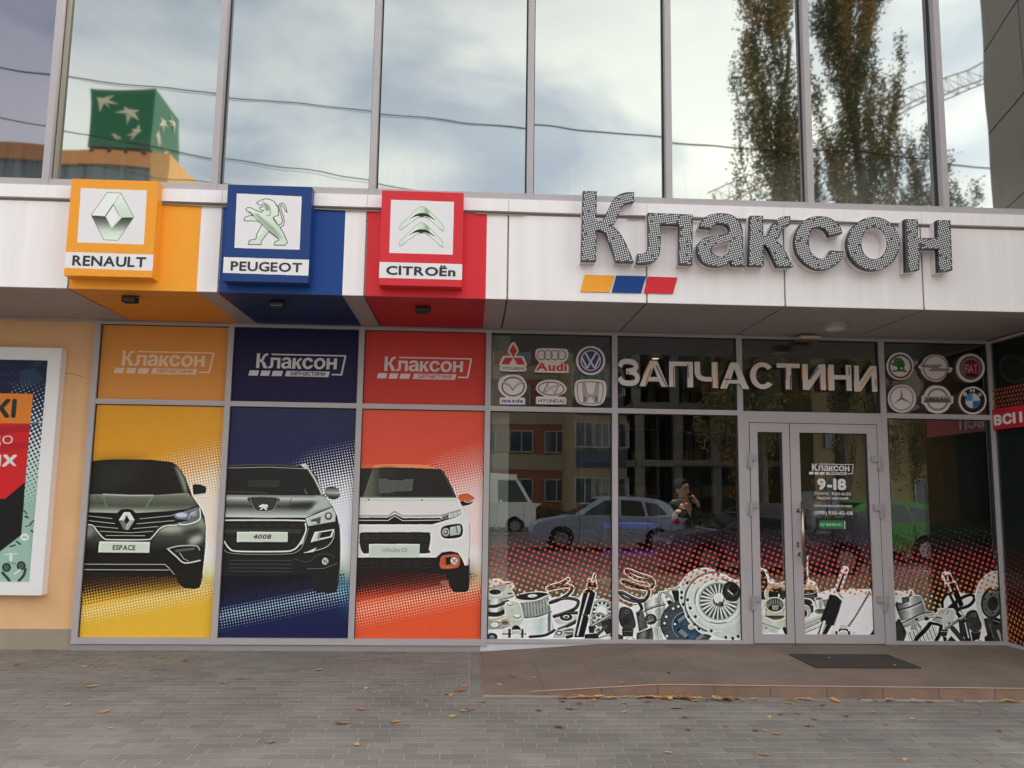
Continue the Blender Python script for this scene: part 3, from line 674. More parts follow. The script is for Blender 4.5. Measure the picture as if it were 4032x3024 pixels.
# ================================================================== BIG DOTTED LETTERS
S1 = Crop(2250, 720, .36166)
def s2(pts): return [(x+2073.8, y) for x, y in pts]
sm = smooth
GLY = {
 'К': [[(127, 88), (277, 92), (272, 411), (318, 414)]+sm([(318, 414), (345, 395), (370, 350), (400, 285), (432, 220), (475, 160), (530, 122), (600, 102), (684, 100)], False)[1:]+
       [(682, 207)]+sm([(640, 212), (595, 225), (560, 250), (535, 290), (505, 365), (480, 425), (450, 455), (425, 468)], False)+
       sm([(425, 468), (470, 490), (510, 525), (545, 570), (590, 650), (640, 762), (680, 862)], False)[1:]+[(485, 860)]+
       sm([(485, 860), (455, 772), (425, 690), (395, 610), (368, 555), (335, 527), (300, 517), (275, 515)], False)[1:]+[(268, 850), (105, 850)]],
 'л': [[(832, 325), (1322, 345), (1318, 890), (1168, 885), (1172, 455), (974, 450)]+sm([(974, 450), (975, 600), (970, 720), (955, 790), (920, 840), (870, 868), (800, 880), (740, 878), (708, 870)], False)[1:]+
       [(722, 770)]+sm([(722, 770), (770, 770), (805, 758), (828, 725), (836, 670), (834, 500)], False)[1:]],
 'а': [[(1392, 480)]+sm([(1392, 480), (1415, 420), (1455, 372), (1510, 345), (1580, 332), (1650, 330), (1730, 342), (1790, 375), (1838, 430), (1860, 490), (1868, 560), (1872, 700), (1878, 820), (1895, 905)], False)[1:]+
       [(1750, 900), (1737, 853)]+sm([(1737, 853), (1700, 882), (1640, 905), (1560, 910), (1480, 895), (1420, 855), (1385, 795), (1370, 725), (1378, 670), (1405, 628), (1455, 598), (1530, 580), (1620, 565), (1690, 550), (1716, 522), (1712, 482), (1682, 455), (1640, 443), (1590, 443), (1552, 460), (1525, 498)], False)[1:],
       sm([(1722, 640), (1650, 655), (1575, 670), (1535, 700), (1532, 745), (1560, 782), (1610, 800), (1660, 795), (1700, 765), (1720, 710)])],
 'к': [s2([(-129, 357), (14, 358), (18, 580)]+sm([(18, 580), (52, 578), (80, 545), (100, 485), (130, 430), (172, 390), (235, 366), (312, 362)], False)[1:]+[(308, 455)]+
          sm([(308, 455), (262, 464), (228, 490), (208, 540), (188, 590), (150, 625)], False)[1:]+sm([(150, 625), (200, 662), (240, 720), (285, 802), (340, 912)], False)[1:]+[(165, 915)]+
          sm([(165, 915), (132, 850), (100, 780), (65, 712), (30, 678), (22, 680)], False)[1:]+[(20, 905), (-144, 905)])],
 'с': [s2([(878, 548)]+sm([(878, 548), (855, 480), (800, 418), (720, 375), (620, 362), (520, 378), (440, 428), (388, 500), (362, 580), (358, 665), (375, 745), (418, 822), (480, 885), (560, 930), (640, 945), (720, 935), (800, 897), (860, 840), (895, 745)], False)[1:]+
          [(747, 735)]+sm([(747, 735), (730, 780), (700, 810), (650, 825), (600, 815), (550, 775), (522, 720), (513, 650), (520, 570), (550, 510), (600, 483), (650, 488), (700, 520), (735, 585)], False)[1:])],
 'о': [s2(ell(1215, 662, 288, 292, 0, 56)), s2(ell(1221, 660, 137, 172, 0, 44))],
 'н': [s2([(1555, 395), (1700, 397), (1700, 600), (1910, 600), (1905, 405), (2053, 408), (2075, 952), (1924, 968), (1915, 720), (1717, 720), (1716, 948), (1572, 968)])],
}
WORD = 'Клаксон'
def inside(pt, loops):
    x, y = pt; c = False
    for lp in loops:
        n = len(lp); j = n-1
        for i in range(n):
            if (lp[i][1] > y) != (lp[j][1] > y) and x < (lp[j][0]-lp[i][0])*(y-lp[i][1])/(lp[j][1]-lp[i][1])+lp[i][0]: c = not c
            j = i
    return c
def edge_dist(pt, loops):
    P = np.array(pt); m = 9
    for lp in loops:
        A = np.array(lp); B = np.roll(A, -1, 0); d = B-A; q = (d**2).sum(1)+1e-12; t = np.clip(((P-A)*d).sum(1)/q, 0, 1)
        m = min(m, np.sqrt((((A+d*t[:, None])-P)**2).sum(1)).min())
    return m
WG = {}
DEPTH = .125
def big_letters():
    yF = YF-DEPTH
    M_FACE = mat('letter_face', (66, 66, 72), .45); M_RIM = mat('letter_rim', (24, 24, 28), .4); M_RET = mat('letter_return', (228, 222, 222), .5, var=.08, scale=6)
    M_DOT = mat('led_dome', (250, 250, 252), .5)
    labs = ['first and tallest letter К of the dotted sign, with a curled arm', 'second letter л of the dotted sign, right of the tall К', 'rounded third letter а of the dotted sign', 'fourth letter к of the dotted sign, small with curled arm',
            'open round fifth letter с of the dotted sign', 'ring shaped sixth letter о of the dotted sign', 'last letter н of the dotted sign, at its right end']
    rr = random.Random(4)
    for i, ch in enumerate(WORD):
        loops = [[S1.w(p, yF) for p in lp] for lp in GLY[ch]]; WG[i] = loops
        cx = sum(p[0] for p in loops[0])/len(loops[0]); cz = min(p[1] for p in loops[0])
        t = thing('sign_letter', labs[i], 'sign letter', (cx, YF, cz), 'raised dotted letters of the shop name')
        slab(loops, yF+.0015, yF+.050, M_RIM, 'rim', t); slab(loops, yF+.0505, YF-.001, M_RET, 'return', t)
        flat(loops, yF, M_FACE, 'face', t)
        for lp in loops[1:]:
            c_ = np.mean(np.array(lp), 0); slab([[tuple(c_+(np.array(q)-c_)*1.004) for q in lp], [tuple(c_+(np.array(q)-c_)*.975) for q in lp]], yF+.003, YF-.0015, M_RET, 'inner_return', t)
        mb = MB(); xs = [p[0] for p in loops[0]]; zs = [p[1] for p in loops[0]]; pit = .0186; r = .0057
        ang = math.radians([14, 8, 16, 20, 12, 14, 18][i]); x0, x1, z0, z1 = min(xs)-.3, max(xs)+.3, min(zs)-.3, max(zs)+.3
        cxm, czm = (x0+x1)/2, (z0+z1)/2; n = int((x1-x0)/pit/2)+6
        holes = [(rr.uniform(x0, x1), rr.uniform(z0, z1), rr.uniform(.012, .03)) for _ in range(10)]
        for a in range(-n, n):
            for b in range(-n, n):
                u, v = a*pit+(b % 2)*pit*.12, b*pit*1.02
                bend = .10*math.sin(u*3.5)*.12
                x = cxm+u*math.cos(ang)-v*math.sin(ang)+rr.uniform(-.0008, .0008); z = czm+u*math.sin(ang)+v*math.cos(ang)+bend+rr.uniform(-.0008, .0008)
                if not (min(xs) < x < max(xs) and min(zs) < z < max(zs)) or not inside((x, z), loops) or edge_dist((x, z), loops) < .0082: continue
                if any((x-h[0])**2+(z-h[1])**2 < h[2]**2 and rr.random() < .55 for h in holes) or rr.random() < .02: continue
                if ch == 'н' and x < min(xs)+.028: continue
                m0 = len(mb.v); K = 7
                mb.v.append((x, yF-.004, z))
                for q in range(K): mb.v.append((x+r*math.cos(q*2*math.pi/K), yF-.0004, z+r*math.sin(q*2*math.pi/K)))
                for q in range(K): mb.f.append((m0, m0+1+q, m0+1+(q+1) % K)); mb.mi.append(0)
        o = mb.build('led_dots', M_DOT, t, True); o['kind'] = 'stuff'
    for k, (pts, c, lab) in enumerate((([(148, 1000), (470, 1010), (415, 1190), (97, 1183)], M_YEL, 'yellow slanted stripe plate under the dotted letters'),
                                      ([(488, 1008), (812, 1016), (760, 1200), (440, 1193)], M_BLU, 'blue slanted stripe plate between the yellow and red ones'),
                                      ([(838, 1019), (1155, 1030), (1105, 1208), (788, 1200)], M_RED, 'red slanted stripe plate under the dotted letters'))):
        tag(slab([S1.ws(pts, YF-.012)], YF-.012, YF-.004, c, 'stripe_plate'), lab, 'stripe plate', 'coloured stripe plates under the big letters')
big_letters()
# normalised small logo: word box 0..100 wide
_xs = [p[0] for i in range(7) for p in WG[i][0]]; _x0, _x1 = min(_xs), max(_xs); _z0 = 0.
def word_poly(x, z, w):
    """outlines of the small word logo: x,z = lower left of the word, w = its width"""
    k = w/(_x1-_x0); out = []
    for i in range(7):
        b = min(p[1] for p in WG[i][0])
        out.append([[(x+(p[0]-_x0)*k, z+(p[1]-b)*k*.98) for p in lp] for lp in WG[i]])
    return out
def small_logo(name, x, z, w, y, m_w, m_t, label, cat='logo', group=None, parent=None):
    u = w/100.
    if parent is None: t = thing(name, label, cat, (x, y, z), group)
    else: t = parent
    for lp in word_poly(x, z, w): flat(lp, y, m_w, 'letter', t)
    q = lambda a, b: (x+a*u, z+b*u)
    br = [q(18, 18.6), q(19, 16.9), q(109.0, 16.9), q(105.2, -5.4), q(94, -5.4), q(93.6, -7.2), q(106.6, -7.2), q(107.2, -6.2), q(111.4, 17.6), q(110.6, 18.6)]
    flat([br], y, m_w, 'bracket_line', t)
    for a0, a1 in ((-9, 4), (5.6, 18), (19.6, 33.5)):
        flat([[q(a0, -9.6), q(a1-1.6, -9.6), q(a1, -3), q(a0+1.6, -3)]], y, m_w, 'bar', t)
    flat([[q(36.2, -9.6), q(90, -9.6), q(91.6, -2.6), q(37.8, -2.6)]], y, m_w, 'bar', t)
    text('запчастини', x+42.5*u, x+86*u, z-8.4*u, z-3.4*u, y-.0008, m_t, 'lettering', t, .012)
    return t
# ================================================================== PROJECTING BRAND SIGN BOXES
def sign_boxes():
    yb = YF-.13
    def box(crop, front, sq, band, col, name, label, draw, txt, tb, shear=0):
        P = crop.ws(front, yb); x0 = (P[0][0]+P[3][0])/2; x1 = (P[1][0]+P[2][0])/2; z1 = (P[0][1]+P[1][1])/2; z0 = (P[2][1]+P[3][1])/2
        pr = Print(x0, x1, z0, z1, yb, 620, (0, 0, 0)); pr.a[..., :3] = np.array(col)/255.; pr.crop = crop
        pr.poly(sq, (234, 229, 232)); pr.poly(band, (234, 230, 233)); draw(pr)
        m = pr.material('sign_face', .4, spec=.2)
        t = thing('brand_sign_box', label, 'sign box', ((x0+x1)/2, YF, z0), 'projecting brand sign boxes')
        mb = MB(); mb.box(x0, x1, yb+.002, YF-.001, z0, z1); mb.build('case', mat('case_%d' % col[0], col, .4), t)
        pr.sheet('face', m, t, th=.0018)
        a, b, c, d = crop.box(*tb, yb)
        text(txt, a, b, c, d, yb-.0006, M_INK, 'lettering', t, .022 if txt[0] != 'C' else .03)
        return t
    def renault(p):
        O = [(655, 320), (830, 325), (997, 635), (795, 932), (615, 925), (452, 610)]; I = [(735, 470), (808, 612), (715, 772), (635, 622)]
        p.poly(O, (225, 232, 222)); p.poly([(655, 320), (830, 325), (735, 470), (635, 622), (452, 610)], (236, 240, 234))
        p.poly([(830, 325), (997, 635), (820, 640), (735, 470)], p.vg([(330, (238, 242, 236)), (635, (205, 222, 205))]))
        p.poly([(452, 612), (635, 624), (715, 775), (615, 925)], p.vg([(620, (60, 62, 58)), (700, (120, 124, 116)), (800, (205, 220, 202)), (930, (232, 238, 230))]))
        p.poly([(997, 637), (845, 640), (715, 775), (615, 925), (795, 932)], p.vg([(640, (62, 64, 60)), (720, (118, 122, 114)), (820, (212, 226, 210)), (930, (236, 240, 234))]))
        p.poly(I, (240, 238, 240)); p.line([(735, 470), (635, 622)], 12, (60, 58, 56)); p.line([(735, 470), (808, 612)], 9, (120, 120, 115)); p.line([(635, 622), (715, 775)], 6, (200, 212, 200))
        p.line([(830, 325), (738, 465)], 6, (150, 155, 148)); p.line(O+[O[0]], 8, (128, 132, 128))
    def peugeot(p):
        O = [(540, 378), (565, 365), (600, 345), (655, 330), (710, 337), (760, 362), (785, 400), (815, 432), (818, 490), (817, 538), (760, 555), (748, 575), (780, 620), (812, 658), (850, 645), (868, 612), (855, 550), (832, 480), (822, 425), (833, 392), (862, 382), (893, 398), (913, 440), (926, 502),
             (900, 478), (878, 425), (858, 402), (846, 412), (852, 470), (880, 555), (891, 620), (880, 665), (842, 692), (885, 765), (932, 880), (900, 912), (765, 910), (775, 868), (826, 845), (812, 822), (760, 790), (700, 735), (650, 800), (604, 865), (600, 905), (440, 903), (455, 850), (535, 835),
             (542, 780), (575, 720), (612, 650), (560, 608), (430, 608), (395, 610), (385, 588), (400, 560), (440, 545), (505, 538), (462, 497), (422, 485), (408, 465), (425, 440), (470, 442), (530, 472), (602, 500), (630, 475), (590, 468), (578, 440), (622, 430), (612, 405), (568, 407)]
        p.poly(O, p.vg([(330, (238, 242, 236)), (560, (222, 232, 218)), (700, (205, 222, 202)), (900, (214, 228, 210))]))
        p.poly([(612, 380), (650, 378), (700, 410), (722, 460), (690, 480), (655, 480), (640, 420)], (150, 165, 148), soft=3)
        p.poly([(500, 510), (560, 520), (640, 590), (760, 690), (830, 780), (880, 840), (760, 770), (640, 660)], (160, 176, 156), soft=4)
        p.poly([(560, 700), (600, 680), (660, 690), (600, 780), (560, 820)], (228, 236, 226), soft=5)
        p.line([(718, 470), (715, 520), (700, 545), (668, 540)], 7, (60, 66, 58)); p.line([(440, 500), (520, 560), (612, 650), (700, 735)], 7, (58, 62, 56)); p.line([(760, 570), (812, 658), (842, 692)], 7, (58, 62, 56))
        p.line(O+[O[0]], 9, (56, 60, 54)); p.line([(785, 400), (815, 432)], 14, (50, 52, 48)); p.line([(615, 362), (640, 358)], 5, (60, 60, 60))
        p.line([(700, 740), (812, 825)], 14, (60, 64, 58), soft=1.5); p.line([(440, 903), (600, 905)], 9, (50, 50, 48)); p.line([(765, 912), (900, 913)], 9, (50, 50, 48))
    def citroen(p):
        for dx, dy in ((0, 0), (-6, 182)):
            q = lambda pts: [(x+dx, y+dy) for x, y in pts]
            O = sm(q([(450, 535), (448, 480), (500, 425), (560, 368), (640, 290), (692, 265), (745, 290), (830, 370), (885, 430), (928, 482), (930, 547), (860, 490), (790, 425), (740, 392), (692, 385), (640, 395), (560, 450)]))
            p.poly(O, p.hg([(450, (212, 228, 210)), (600, (235, 240, 234)), (700, (205, 222, 204)), (745, (150, 170, 150)), (790, (228, 236, 226)), (930, (218, 232, 214))], 400+dy))
            p.poly(sm(q([(572, 392), (630, 352), (692, 340), (755, 352), (800, 385), (845, 425), (770, 385), (718, 374), (704, 388), (672, 386), (655, 374), (610, 382), (545, 412)])), (40, 36, 34))
            p.line(q([(930, 547), (860, 490), (790, 425), (740, 392), (692, 385), (640, 395), (560, 450), (450, 535)]), 5, (110, 118, 108)); p.line(O+[O[0]], 5, (150, 158, 150))
    box(Crop(220, 660, .30741), [(200, 128), (1310, 190), (1235, 1412), (107, 1375)], [(320, 262), (1165, 292), (1125, 985), (272, 958)], [(120, 1078), (1250, 1115), (1242, 1322), (100, 1282)], (242, 160, 52),
        'sign', 'yellow projecting sign box with a chrome diamond emblem, leftmost of three', renault, 'RENAULT', (212, 1135, 1155, 1268))
    box(Crop(840, 680, .31337), [(180, 142), (1235, 185), (1197, 1388), (120, 1355)], [(295, 262), (1110, 300), (1083, 970), (264, 945)], [(100, 1058), (1215, 1095), (1210, 1295), (100, 1257)], (28, 62, 122),
        'sign', 'blue projecting sign box with a standing lion emblem', peugeot, 'PEUGEOT', (218, 1122, 1115, 1243))
    box(Crop(1420, 720, .34970), [(240, 85), (1160, 112), (1140, 1172), (205, 1148)], [(342, 190), (1050, 213), (1038, 808), (323, 788)], [(190, 889), (1155, 915), (1150, 1093), (190, 1067)], (214, 48, 58),
        'sign', 'red projecting sign box with a double chevron emblem', citroen, 'CITROËn', (288, 922, 1068, 1046))
sign_boxes()
# ================================================================== CAR POSTERS ON THE THREE LEFT BAYS
def film_panels():
    YP = -.012
    W = (238, 232, 234)
    def base(k, c0):
        x0, x1 = LM[k]+MW, LM[k+1]; return Print(x0, x1, .12, 2.355, YP, 430, c0)
    def glow(p, corner):   # bright right-hand side behind the car
        pass
    def right_white(p, x0, y_top, y_bot, col=W, fade=(232, 232, 190)):
        p.poly([(x0, y_top), (1600, y_top-100), (1600, y_bot), (x0, y_bot)], col, soft=22)
    def tone_top(p, col, a, b, pitch=11.4, xl=820):
        """white dots growing downward on the right of the car; a,b crop rows where the cover goes 0..1"""
        ra = p.T([(1100, a)])[0][1]; rb = p.T([(1100, b)])[0][1]; xr = p.T([(xl, 500)])[0][0]; xr2 = p.T([(xl+150, 500)])[0][0]
        def cov(s): return np.clip((ra+(s.U-xr)*.26-s.V)/(ra-rb), 0, 1)*np.clip((s.U-xr+ (ra-s.V)*.9)/(xr2-xr), 0, 1)
        rl = p.T([(1100, 1150)])[0][1]; p.halftone(pitch, 12, cov(p)*1.02*np.clip((p.V-rl)/90+.0, 0, 1), col)
    def tone_low(p, a, b, c_dark, c_light, e, pitch=11.4):
        ra, rb, re = (p.T([(300, y)])[0][1] for y in (a, b, e))
        c = (.16+.84*np.clip((p.V-(p.U*.20)-rb)/(ra-rb), 0, 1))*(p.V-p.U*.2 > rb)*(p.U < p.T([(1270, 1400)])[0][0])*(p.V < p.T([(300, 1290)])[0][1]); p.halftone(pitch, 12, c*1.0, c_dark)
        c2 = np.clip(1-np.abs(p.V-p.U*.20-(rb*.75+re*.25))/(abs(re-rb)*.55), 0, 1)*.42*np.clip((rb+12-p.V+p.U*.2)/14, 0, 1); p.halftone(pitch, 12, c2, c_light)
    names = []
    # ---- yellow : dark people carrier
    p = base(0, (232, 162, 44)); p.crop = Crop(300, 1750, .39190)
    p.poly([(-50, 1400), (1600, 1400), (1600, 2200), (-50, 2200)], p.vg([(1400, (238, 178, 60)), (1560, (242, 190, 62)), (1900, (240, 190, 62))]))
    p.poly([(-50, 2010), (1600, 2010), (1600, 2300), (-50, 2300)], (246, 208, 96), soft=2)
    p.poly([(1160, 760), (1500, 720), (1500, 1200), (1440, 1380), (1200, 1440)], p.vg([(640, W), (1050, (240, 236, 234)), (1250, (240, 240, 205)), (1440, (242, 205, 90))]), soft=14)
    p.poly([(1130, 860), (1600, 800), (1600, 1180), (1440, 1330), (1150, 1380)], p.vg([(640, (250, 246, 252)), (1100, (252, 248, 250)), (1260, (250, 248, 214)), (1380, (244, 216, 110))]), soft=20, op=.92); tone_top(p, (252, 238, 224), 60, 720)
    body = [(90, 200), (175, 165), (330, 152), (550, 150), (760, 155), (960, 178), (1005, 205), (1060, 270), (1100, 340), (1130, 420), (1165, 520), (1215, 590), (1255, 650), (1290, 730), (1302, 830), (1298, 1000), (1285, 1150), (1268, 1300), (1255, 1400), (1238, 1438), (1200, 1452), (1090, 1446), (1040, 1410), (1000, 1330), (60, 1330)]
    p.poly([(20, 1250), (1230, 1250), (1200, 1400), (900, 1410), (20, 1440)], (38, 26, 22), soft=34, op=.95)
    tone_low(p, 1330, 1640, (46, 30, 20), (246, 236, 190), 1900)
    p.poly(body, (34, 31, 29), sm=False)
    p.poly([(200, 180), (700, 175), (520, 420), (180, 470)], (52, 50, 46), soft=30, op=.8)
    p.poly([(985, 215), (1030, 230), (1075, 310), (1110, 400), (1122, 482), (1090, 486), (1060, 400), (1020, 300)], (150, 156, 142), soft=6)
    p.line([(1000, 205), (1060, 275), (1105, 370), (1125, 470)], 8, (60, 58, 54))
    hood = [(90, 505), (200, 500), (270, 500), (520, 512), (780, 510), (940, 500), (1120, 485), (1165, 530), (1222, 610), (1120, 650), (900, 672), (600, 690), (560, 655), (510, 648), (450, 655), (410, 690), (90, 680)]
    p.poly(hood, p.vg([(495, (140, 146, 130)), (520, (120, 126, 112)), (600, (86, 90, 80)), (640, (112, 118, 104)), (680, (176, 186, 166))]))
    p.poly([(270, 500), (780, 510), (700, 630), (320, 625)], p.vg([(500, (170, 178, 160)), (540, (112, 118, 104)), (630, (84, 88, 78))]), soft=2)
    p.line([(270, 500), (520, 514), (780, 510)], 8, (196, 204, 188), soft=1); p.line([(780, 512), (700, 635)], 7, (160, 168, 150), soft=1.5); p.line([(262, 505), (310, 630)], 7, (150, 158, 142), soft=1.5)
    bumper = [(60, 800), (130, 800), (190, 860), (270, 960), (740, 960), (830, 870), (1000, 800), (1250, 740), (1298, 800), (1296, 1040), (1200, 1010), (930, 1050), (60, 1060)]
    p.poly(bumper, p.vg([(760, (130, 138, 122)), (850, (124, 130, 116)), (930, (70, 74, 66)), (1050, (38, 37, 35))]))
    p.poly(ell(950, 850, 120, 35), (178, 188, 170), soft=9); p.poly(ell(1200, 960, 75, 45, -25), (188, 196, 180), soft=9); p.poly(ell(1255, 780, 30, 60), (150, 158, 144), soft=7); p.poly(ell(110, 880, 55, 60), (150, 158, 142), soft=9)
    p.poly(ell(1170, 880, 100, 28, -10), (52, 54, 50), soft=9)
    grille = [(60, 685), (410, 690), (450, 655), (560, 655), (600, 690), (950, 680), (985, 790), (830, 820), (720, 940), (300, 940), (190, 815), (60, 800)]
    p.poly(grille, (24, 23, 23))
    for a, b in (((90, 715), (360, 745)), ((90, 762), (385, 795)), ((640, 748), (965, 715)), ((610, 797), (985, 765)), ((190, 822), (420, 843)), ((575, 846), (822, 825)), ((240, 872), (545, 888)), ((545, 888), (772, 872)), ((300, 915), (690, 917))): p.line([a, b], 7, (178, 184, 172))
    p.line([(60, 800), (125, 806), (170, 818), (215, 875), (280, 945), (350, 957), (700, 957), (760, 935), (830, 855), (900, 818), (1010, 812)], 12, (212, 218, 208), sm=True)
    p.poly([(470, 660), (550, 660), (610, 760), (540, 880), (465, 880), (405, 760)], (26, 25, 25)); D = [(480, 680), (540, 680), (588, 760), (525, 858), (480, 858), (428, 760)]
    p.poly(D, (226, 230, 224)); p.poly([(428, 762), (485, 765), (505, 800), (500, 858), (480, 858)], (120, 126, 116)); p.poly([(588, 762), (535, 765), (505, 800), (500, 858), (525, 858)], (176, 182, 172)); p.poly([(508, 712), (538, 765), (503, 805), (483, 763)], (30, 30, 30))
    p.poly([(960, 705), (1060, 682), (1220, 628), (1248, 690), (1240, 760), (1150, 795), (1060, 812), (1010, 790), (1140, 762), (1010, 752)], (112, 118, 126)); p.poly(ell(1060, 712, 62, 26), (205, 216, 240), soft=3); p.poly(ell(1180, 700, 36, 26), (170, 174, 170), soft=2)
    p.line([(1035, 800), (1100, 806), (1200, 778), (1248, 735), (1240, 640)], 13, (232, 238, 236), sm=True); p.line([(1130, 750), (1150, 700), (1220, 660)], 6, (220, 224, 220))
    p.poly([(60, 1055), (930, 1050), (1010, 1130), (1090, 1200), (1260, 1190), (1262, 1300), (60, 1290)], (30, 27, 26))
    p.poly([(920, 1050), (1020, 1022), (1200, 1018), (1245, 1060), (1250, 1172), (1090, 1195), (1010, 1130)], (40, 38, 37)); p.line([(915, 1052), (1020, 1022), (1200, 1018), (1240, 1060)], 12, (190, 196, 186), sm=True); p.line([(930, 1060), (1010, 1130), (1090, 1192), (1245, 1165)], 14, (206, 212, 202), sm=True); p.line([(1010, 1070), (1180, 1048)], 26, (92, 96, 90)); p.line([(1040, 1090), (1080, 1150), (1130, 1172)], 8, (170, 176, 166))
    p.line([(60, 1203), (890, 1206), (930, 1240), (985, 1305)], 7, (190, 194, 176)); p.line([(60, 1258), (930, 1262)], 7, (190, 194, 176))
    p.poly([(232, 975), (742, 980), (735, 1090), (222, 1086)], (222, 230, 216))
    p.poly([(1172, 412), (1190, 402), (1240, 405), (1300, 425), (1308, 450), (1300, 490), (1180, 505), (1172, 470)], (34, 32, 30)); p.line([(1172, 412), (1190, 402), (1240, 405), (1300, 425)], 6, (70, 70, 66)); p.line([(1175, 515), (1300, 497)], 9, (200, 204, 194))
    names.append((p, 'yellow film panel printed with a dark people carrier, front view', [('ESPACE', (368, 1010, 596, 1062), .02)]))
    # ---- blue : dark off-roader
    p = base(1, (30, 34, 80)); p.crop = Crop(860, 1750, .39188)
    p.poly([(1100, 700), (1500, 680), (1500, 1350), (1150, 1500)], p.vg([(700, (238, 236, 242)), (1100, (236, 238, 238)), (1250, (214, 226, 214)), (1400, (120, 168, 178)), (1500, (40, 96, 140))]), soft=16)
    p.poly([(1180, 1400), (1500, 1330), (1500, 1800), (1300, 1750)], (34, 100, 150), soft=26, op=.8)
    p.poly([(1120, 860), (1600, 800), (1600, 1300), (1150, 1400)], p.vg([(700, (246, 244, 250)), (1100, (246, 248, 246)), (1250, (222, 236, 226)), (1400, (96, 160, 184))]), soft=22, op=.9); tone_top(p, (240, 242, 252), 60, 760)
    p.poly([(20, 1250), (1230, 1250), (1200, 1400), (900, 1410), (20, 1440)], (38, 26, 22), soft=34, op=.95)
    tone_low(p, 1330, 1660, (16, 16, 30), (170, 205, 214), 1950)
    body = [(20, 300), (105, 225), (200, 205), (400, 196), (600, 200), (800, 218), (845, 195), (885, 200), (915, 245), (965, 300), (1000, 360), (1045, 490), (1100, 560), (1150, 630), (1192, 720), (1218, 850), (1224, 1000), (1222, 1200), (1208, 1380), (1188, 1485), (1160, 1492), (980, 1490), (930, 1310), (20, 1330)]
    p.poly(body, (34, 33, 33)); p.line([(60, 218), (300, 205), (600, 205), (800, 222)], 8, (96, 96, 92), soft=1); p.line([(60, 238), (500, 228), (885, 245)], 6, (176, 180, 174))
    p.poly([(820, 205), (860, 192), (888, 200), (912, 245), (870, 250)], (214, 218, 210), soft=1.5); p.line([(905, 250), (965, 340), (1010, 430), (1040, 500)], 20, (206, 212, 206), soft=1.5); p.line([(890, 260), (985, 480)], 7, (44, 44, 44))
    p.poly([(60, 245), (885, 252), (1020, 498), (60, 498)], p.vg([(245, (34, 33, 32)), (380, (30, 29, 28)), (498, (36, 35, 33))])); p.poly([(290, 360), (630, 358), (600, 430), (310, 430)], (52, 51, 48)); p.poly([(850, 420), (900, 500), (880, 500)], (110, 112, 106), soft=2)
    p.line([(60, 475), (300, 480), (500, 490)], 5, (90, 92, 88)); p.line([(500, 470), (560, 472), (840, 495)], 7, (20, 20, 20))
    hood = [(60, 505), (1050, 512), (1100, 560), (1148, 630), (1000, 680), (870, 738), (60, 732)]
    p.poly(hood, p.vg([(505, (96, 100, 98)), (545, (206, 214, 206)), (585, (120, 124, 120)), (625, (66, 68, 68)), (680, (150, 160, 152)), (725, (214, 222, 214))])); p.poly([(960, 520), (1060, 515), (1150, 630), (880, 700), (930, 640), (1010, 570)], (188, 196, 190), soft=5)
    p.poly([(720, 600), (960, 580), (930, 640), (700, 640)], (48, 48, 50), soft=7); p.line([(740, 540), (715, 590)], 5, (60, 62, 60))
    p.poly(sm([(305, 535), (600, 540), (585, 600), (550, 655), (480, 672), (390, 665), (340, 610)]), (58, 59, 58), soft=1.5); p.line([(320, 545), (345, 615), (385, 665), (480, 672), (550, 655), (585, 590), (600, 540)], 4, (180, 184, 178), sm=True)
    p.poly([(410, 615), (440, 600), (495, 605), (500, 635), (480, 640), (498, 660), (470, 660), (455, 640), (430, 660), (412, 655), (440, 635), (405, 630)], (232, 234, 230))
    p.line([(60, 745), (700, 742), (865, 742)], 12, (26, 26, 26)); p.line([(360, 742), (535, 742)], 5, (130, 130, 126))
    p.poly([(60, 760), (850, 760), (895, 830), (870, 960), (800, 1060), (700, 1095), (60, 1085)], (34, 34, 34)); p.poly([(60, 850), (840, 852), (830, 895), (60, 895)], (62, 60, 54), soft=2)
    for x in range(120, 800, 120): p.line([(x, 805), (x+50, 820)], 8, (56, 56, 56))
    p.line([(60, 762), (840, 765), (872, 800), (880, 860), (850, 940), (800, 1020), (745, 1062), (640, 1076), (200, 1074), (110, 1045), (60, 975)], 15, (226, 230, 226), sm=True)
    p.line([(60, 1060), (110, 1090), (300, 1103), (690, 1100), (800, 1070), (860, 990), (905, 840)], 6, (160, 164, 160), sm=True); p.poly([(845, 940), (870, 920), (850, 1000), (815, 1010)], (214, 220, 214))
    p.poly([(187, 877), (697, 880), (695, 981), (185, 981)], (220, 230, 214))
    p.poly([(875, 745), (1000, 690), (1145, 635), (1178, 700), (1172, 778), (1050, 800), (900, 826)], (206, 212, 206)); p.poly([(925, 760), (1030, 728), (1022, 795), (955, 808)], (88, 92, 88), soft=1); p.poly(ell(1105, 722, 38, 40), (96, 100, 98)); p.poly(ell(1105, 718, 20, 22), (210, 214, 210)); p.line([(870, 745), (900, 826), (1172, 778)], 6, (30, 30, 30)); p.line([(870, 742), (1145, 632)], 7, (60, 62, 62)); p.poly(ell(960, 790, 34, 14), (200, 206, 200))
    p.poly([(965, 880), (1165, 850), (1140, 932), (925, 985)], (222, 226, 222)); p.poly([(1030, 885), (1145, 864), (1122, 922), (1012, 945)], (34, 34, 34)); p.poly([(1010, 880), (1035, 880), (1015, 950), (990, 955)], (150, 152, 150), soft=2)
    p.line([(860, 1088), (1000, 1060), (1100, 1020), (1150, 950), (1165, 870)], 8, (190, 194, 190), sm=True); p.poly([(870, 1090), (990, 1032), (955, 1082)], (228, 230, 226), soft=1)
    for y in (1165, 1203, 1240, 1276): p.line([(110, y), (742, y+3)], 4, (92, 94, 92))
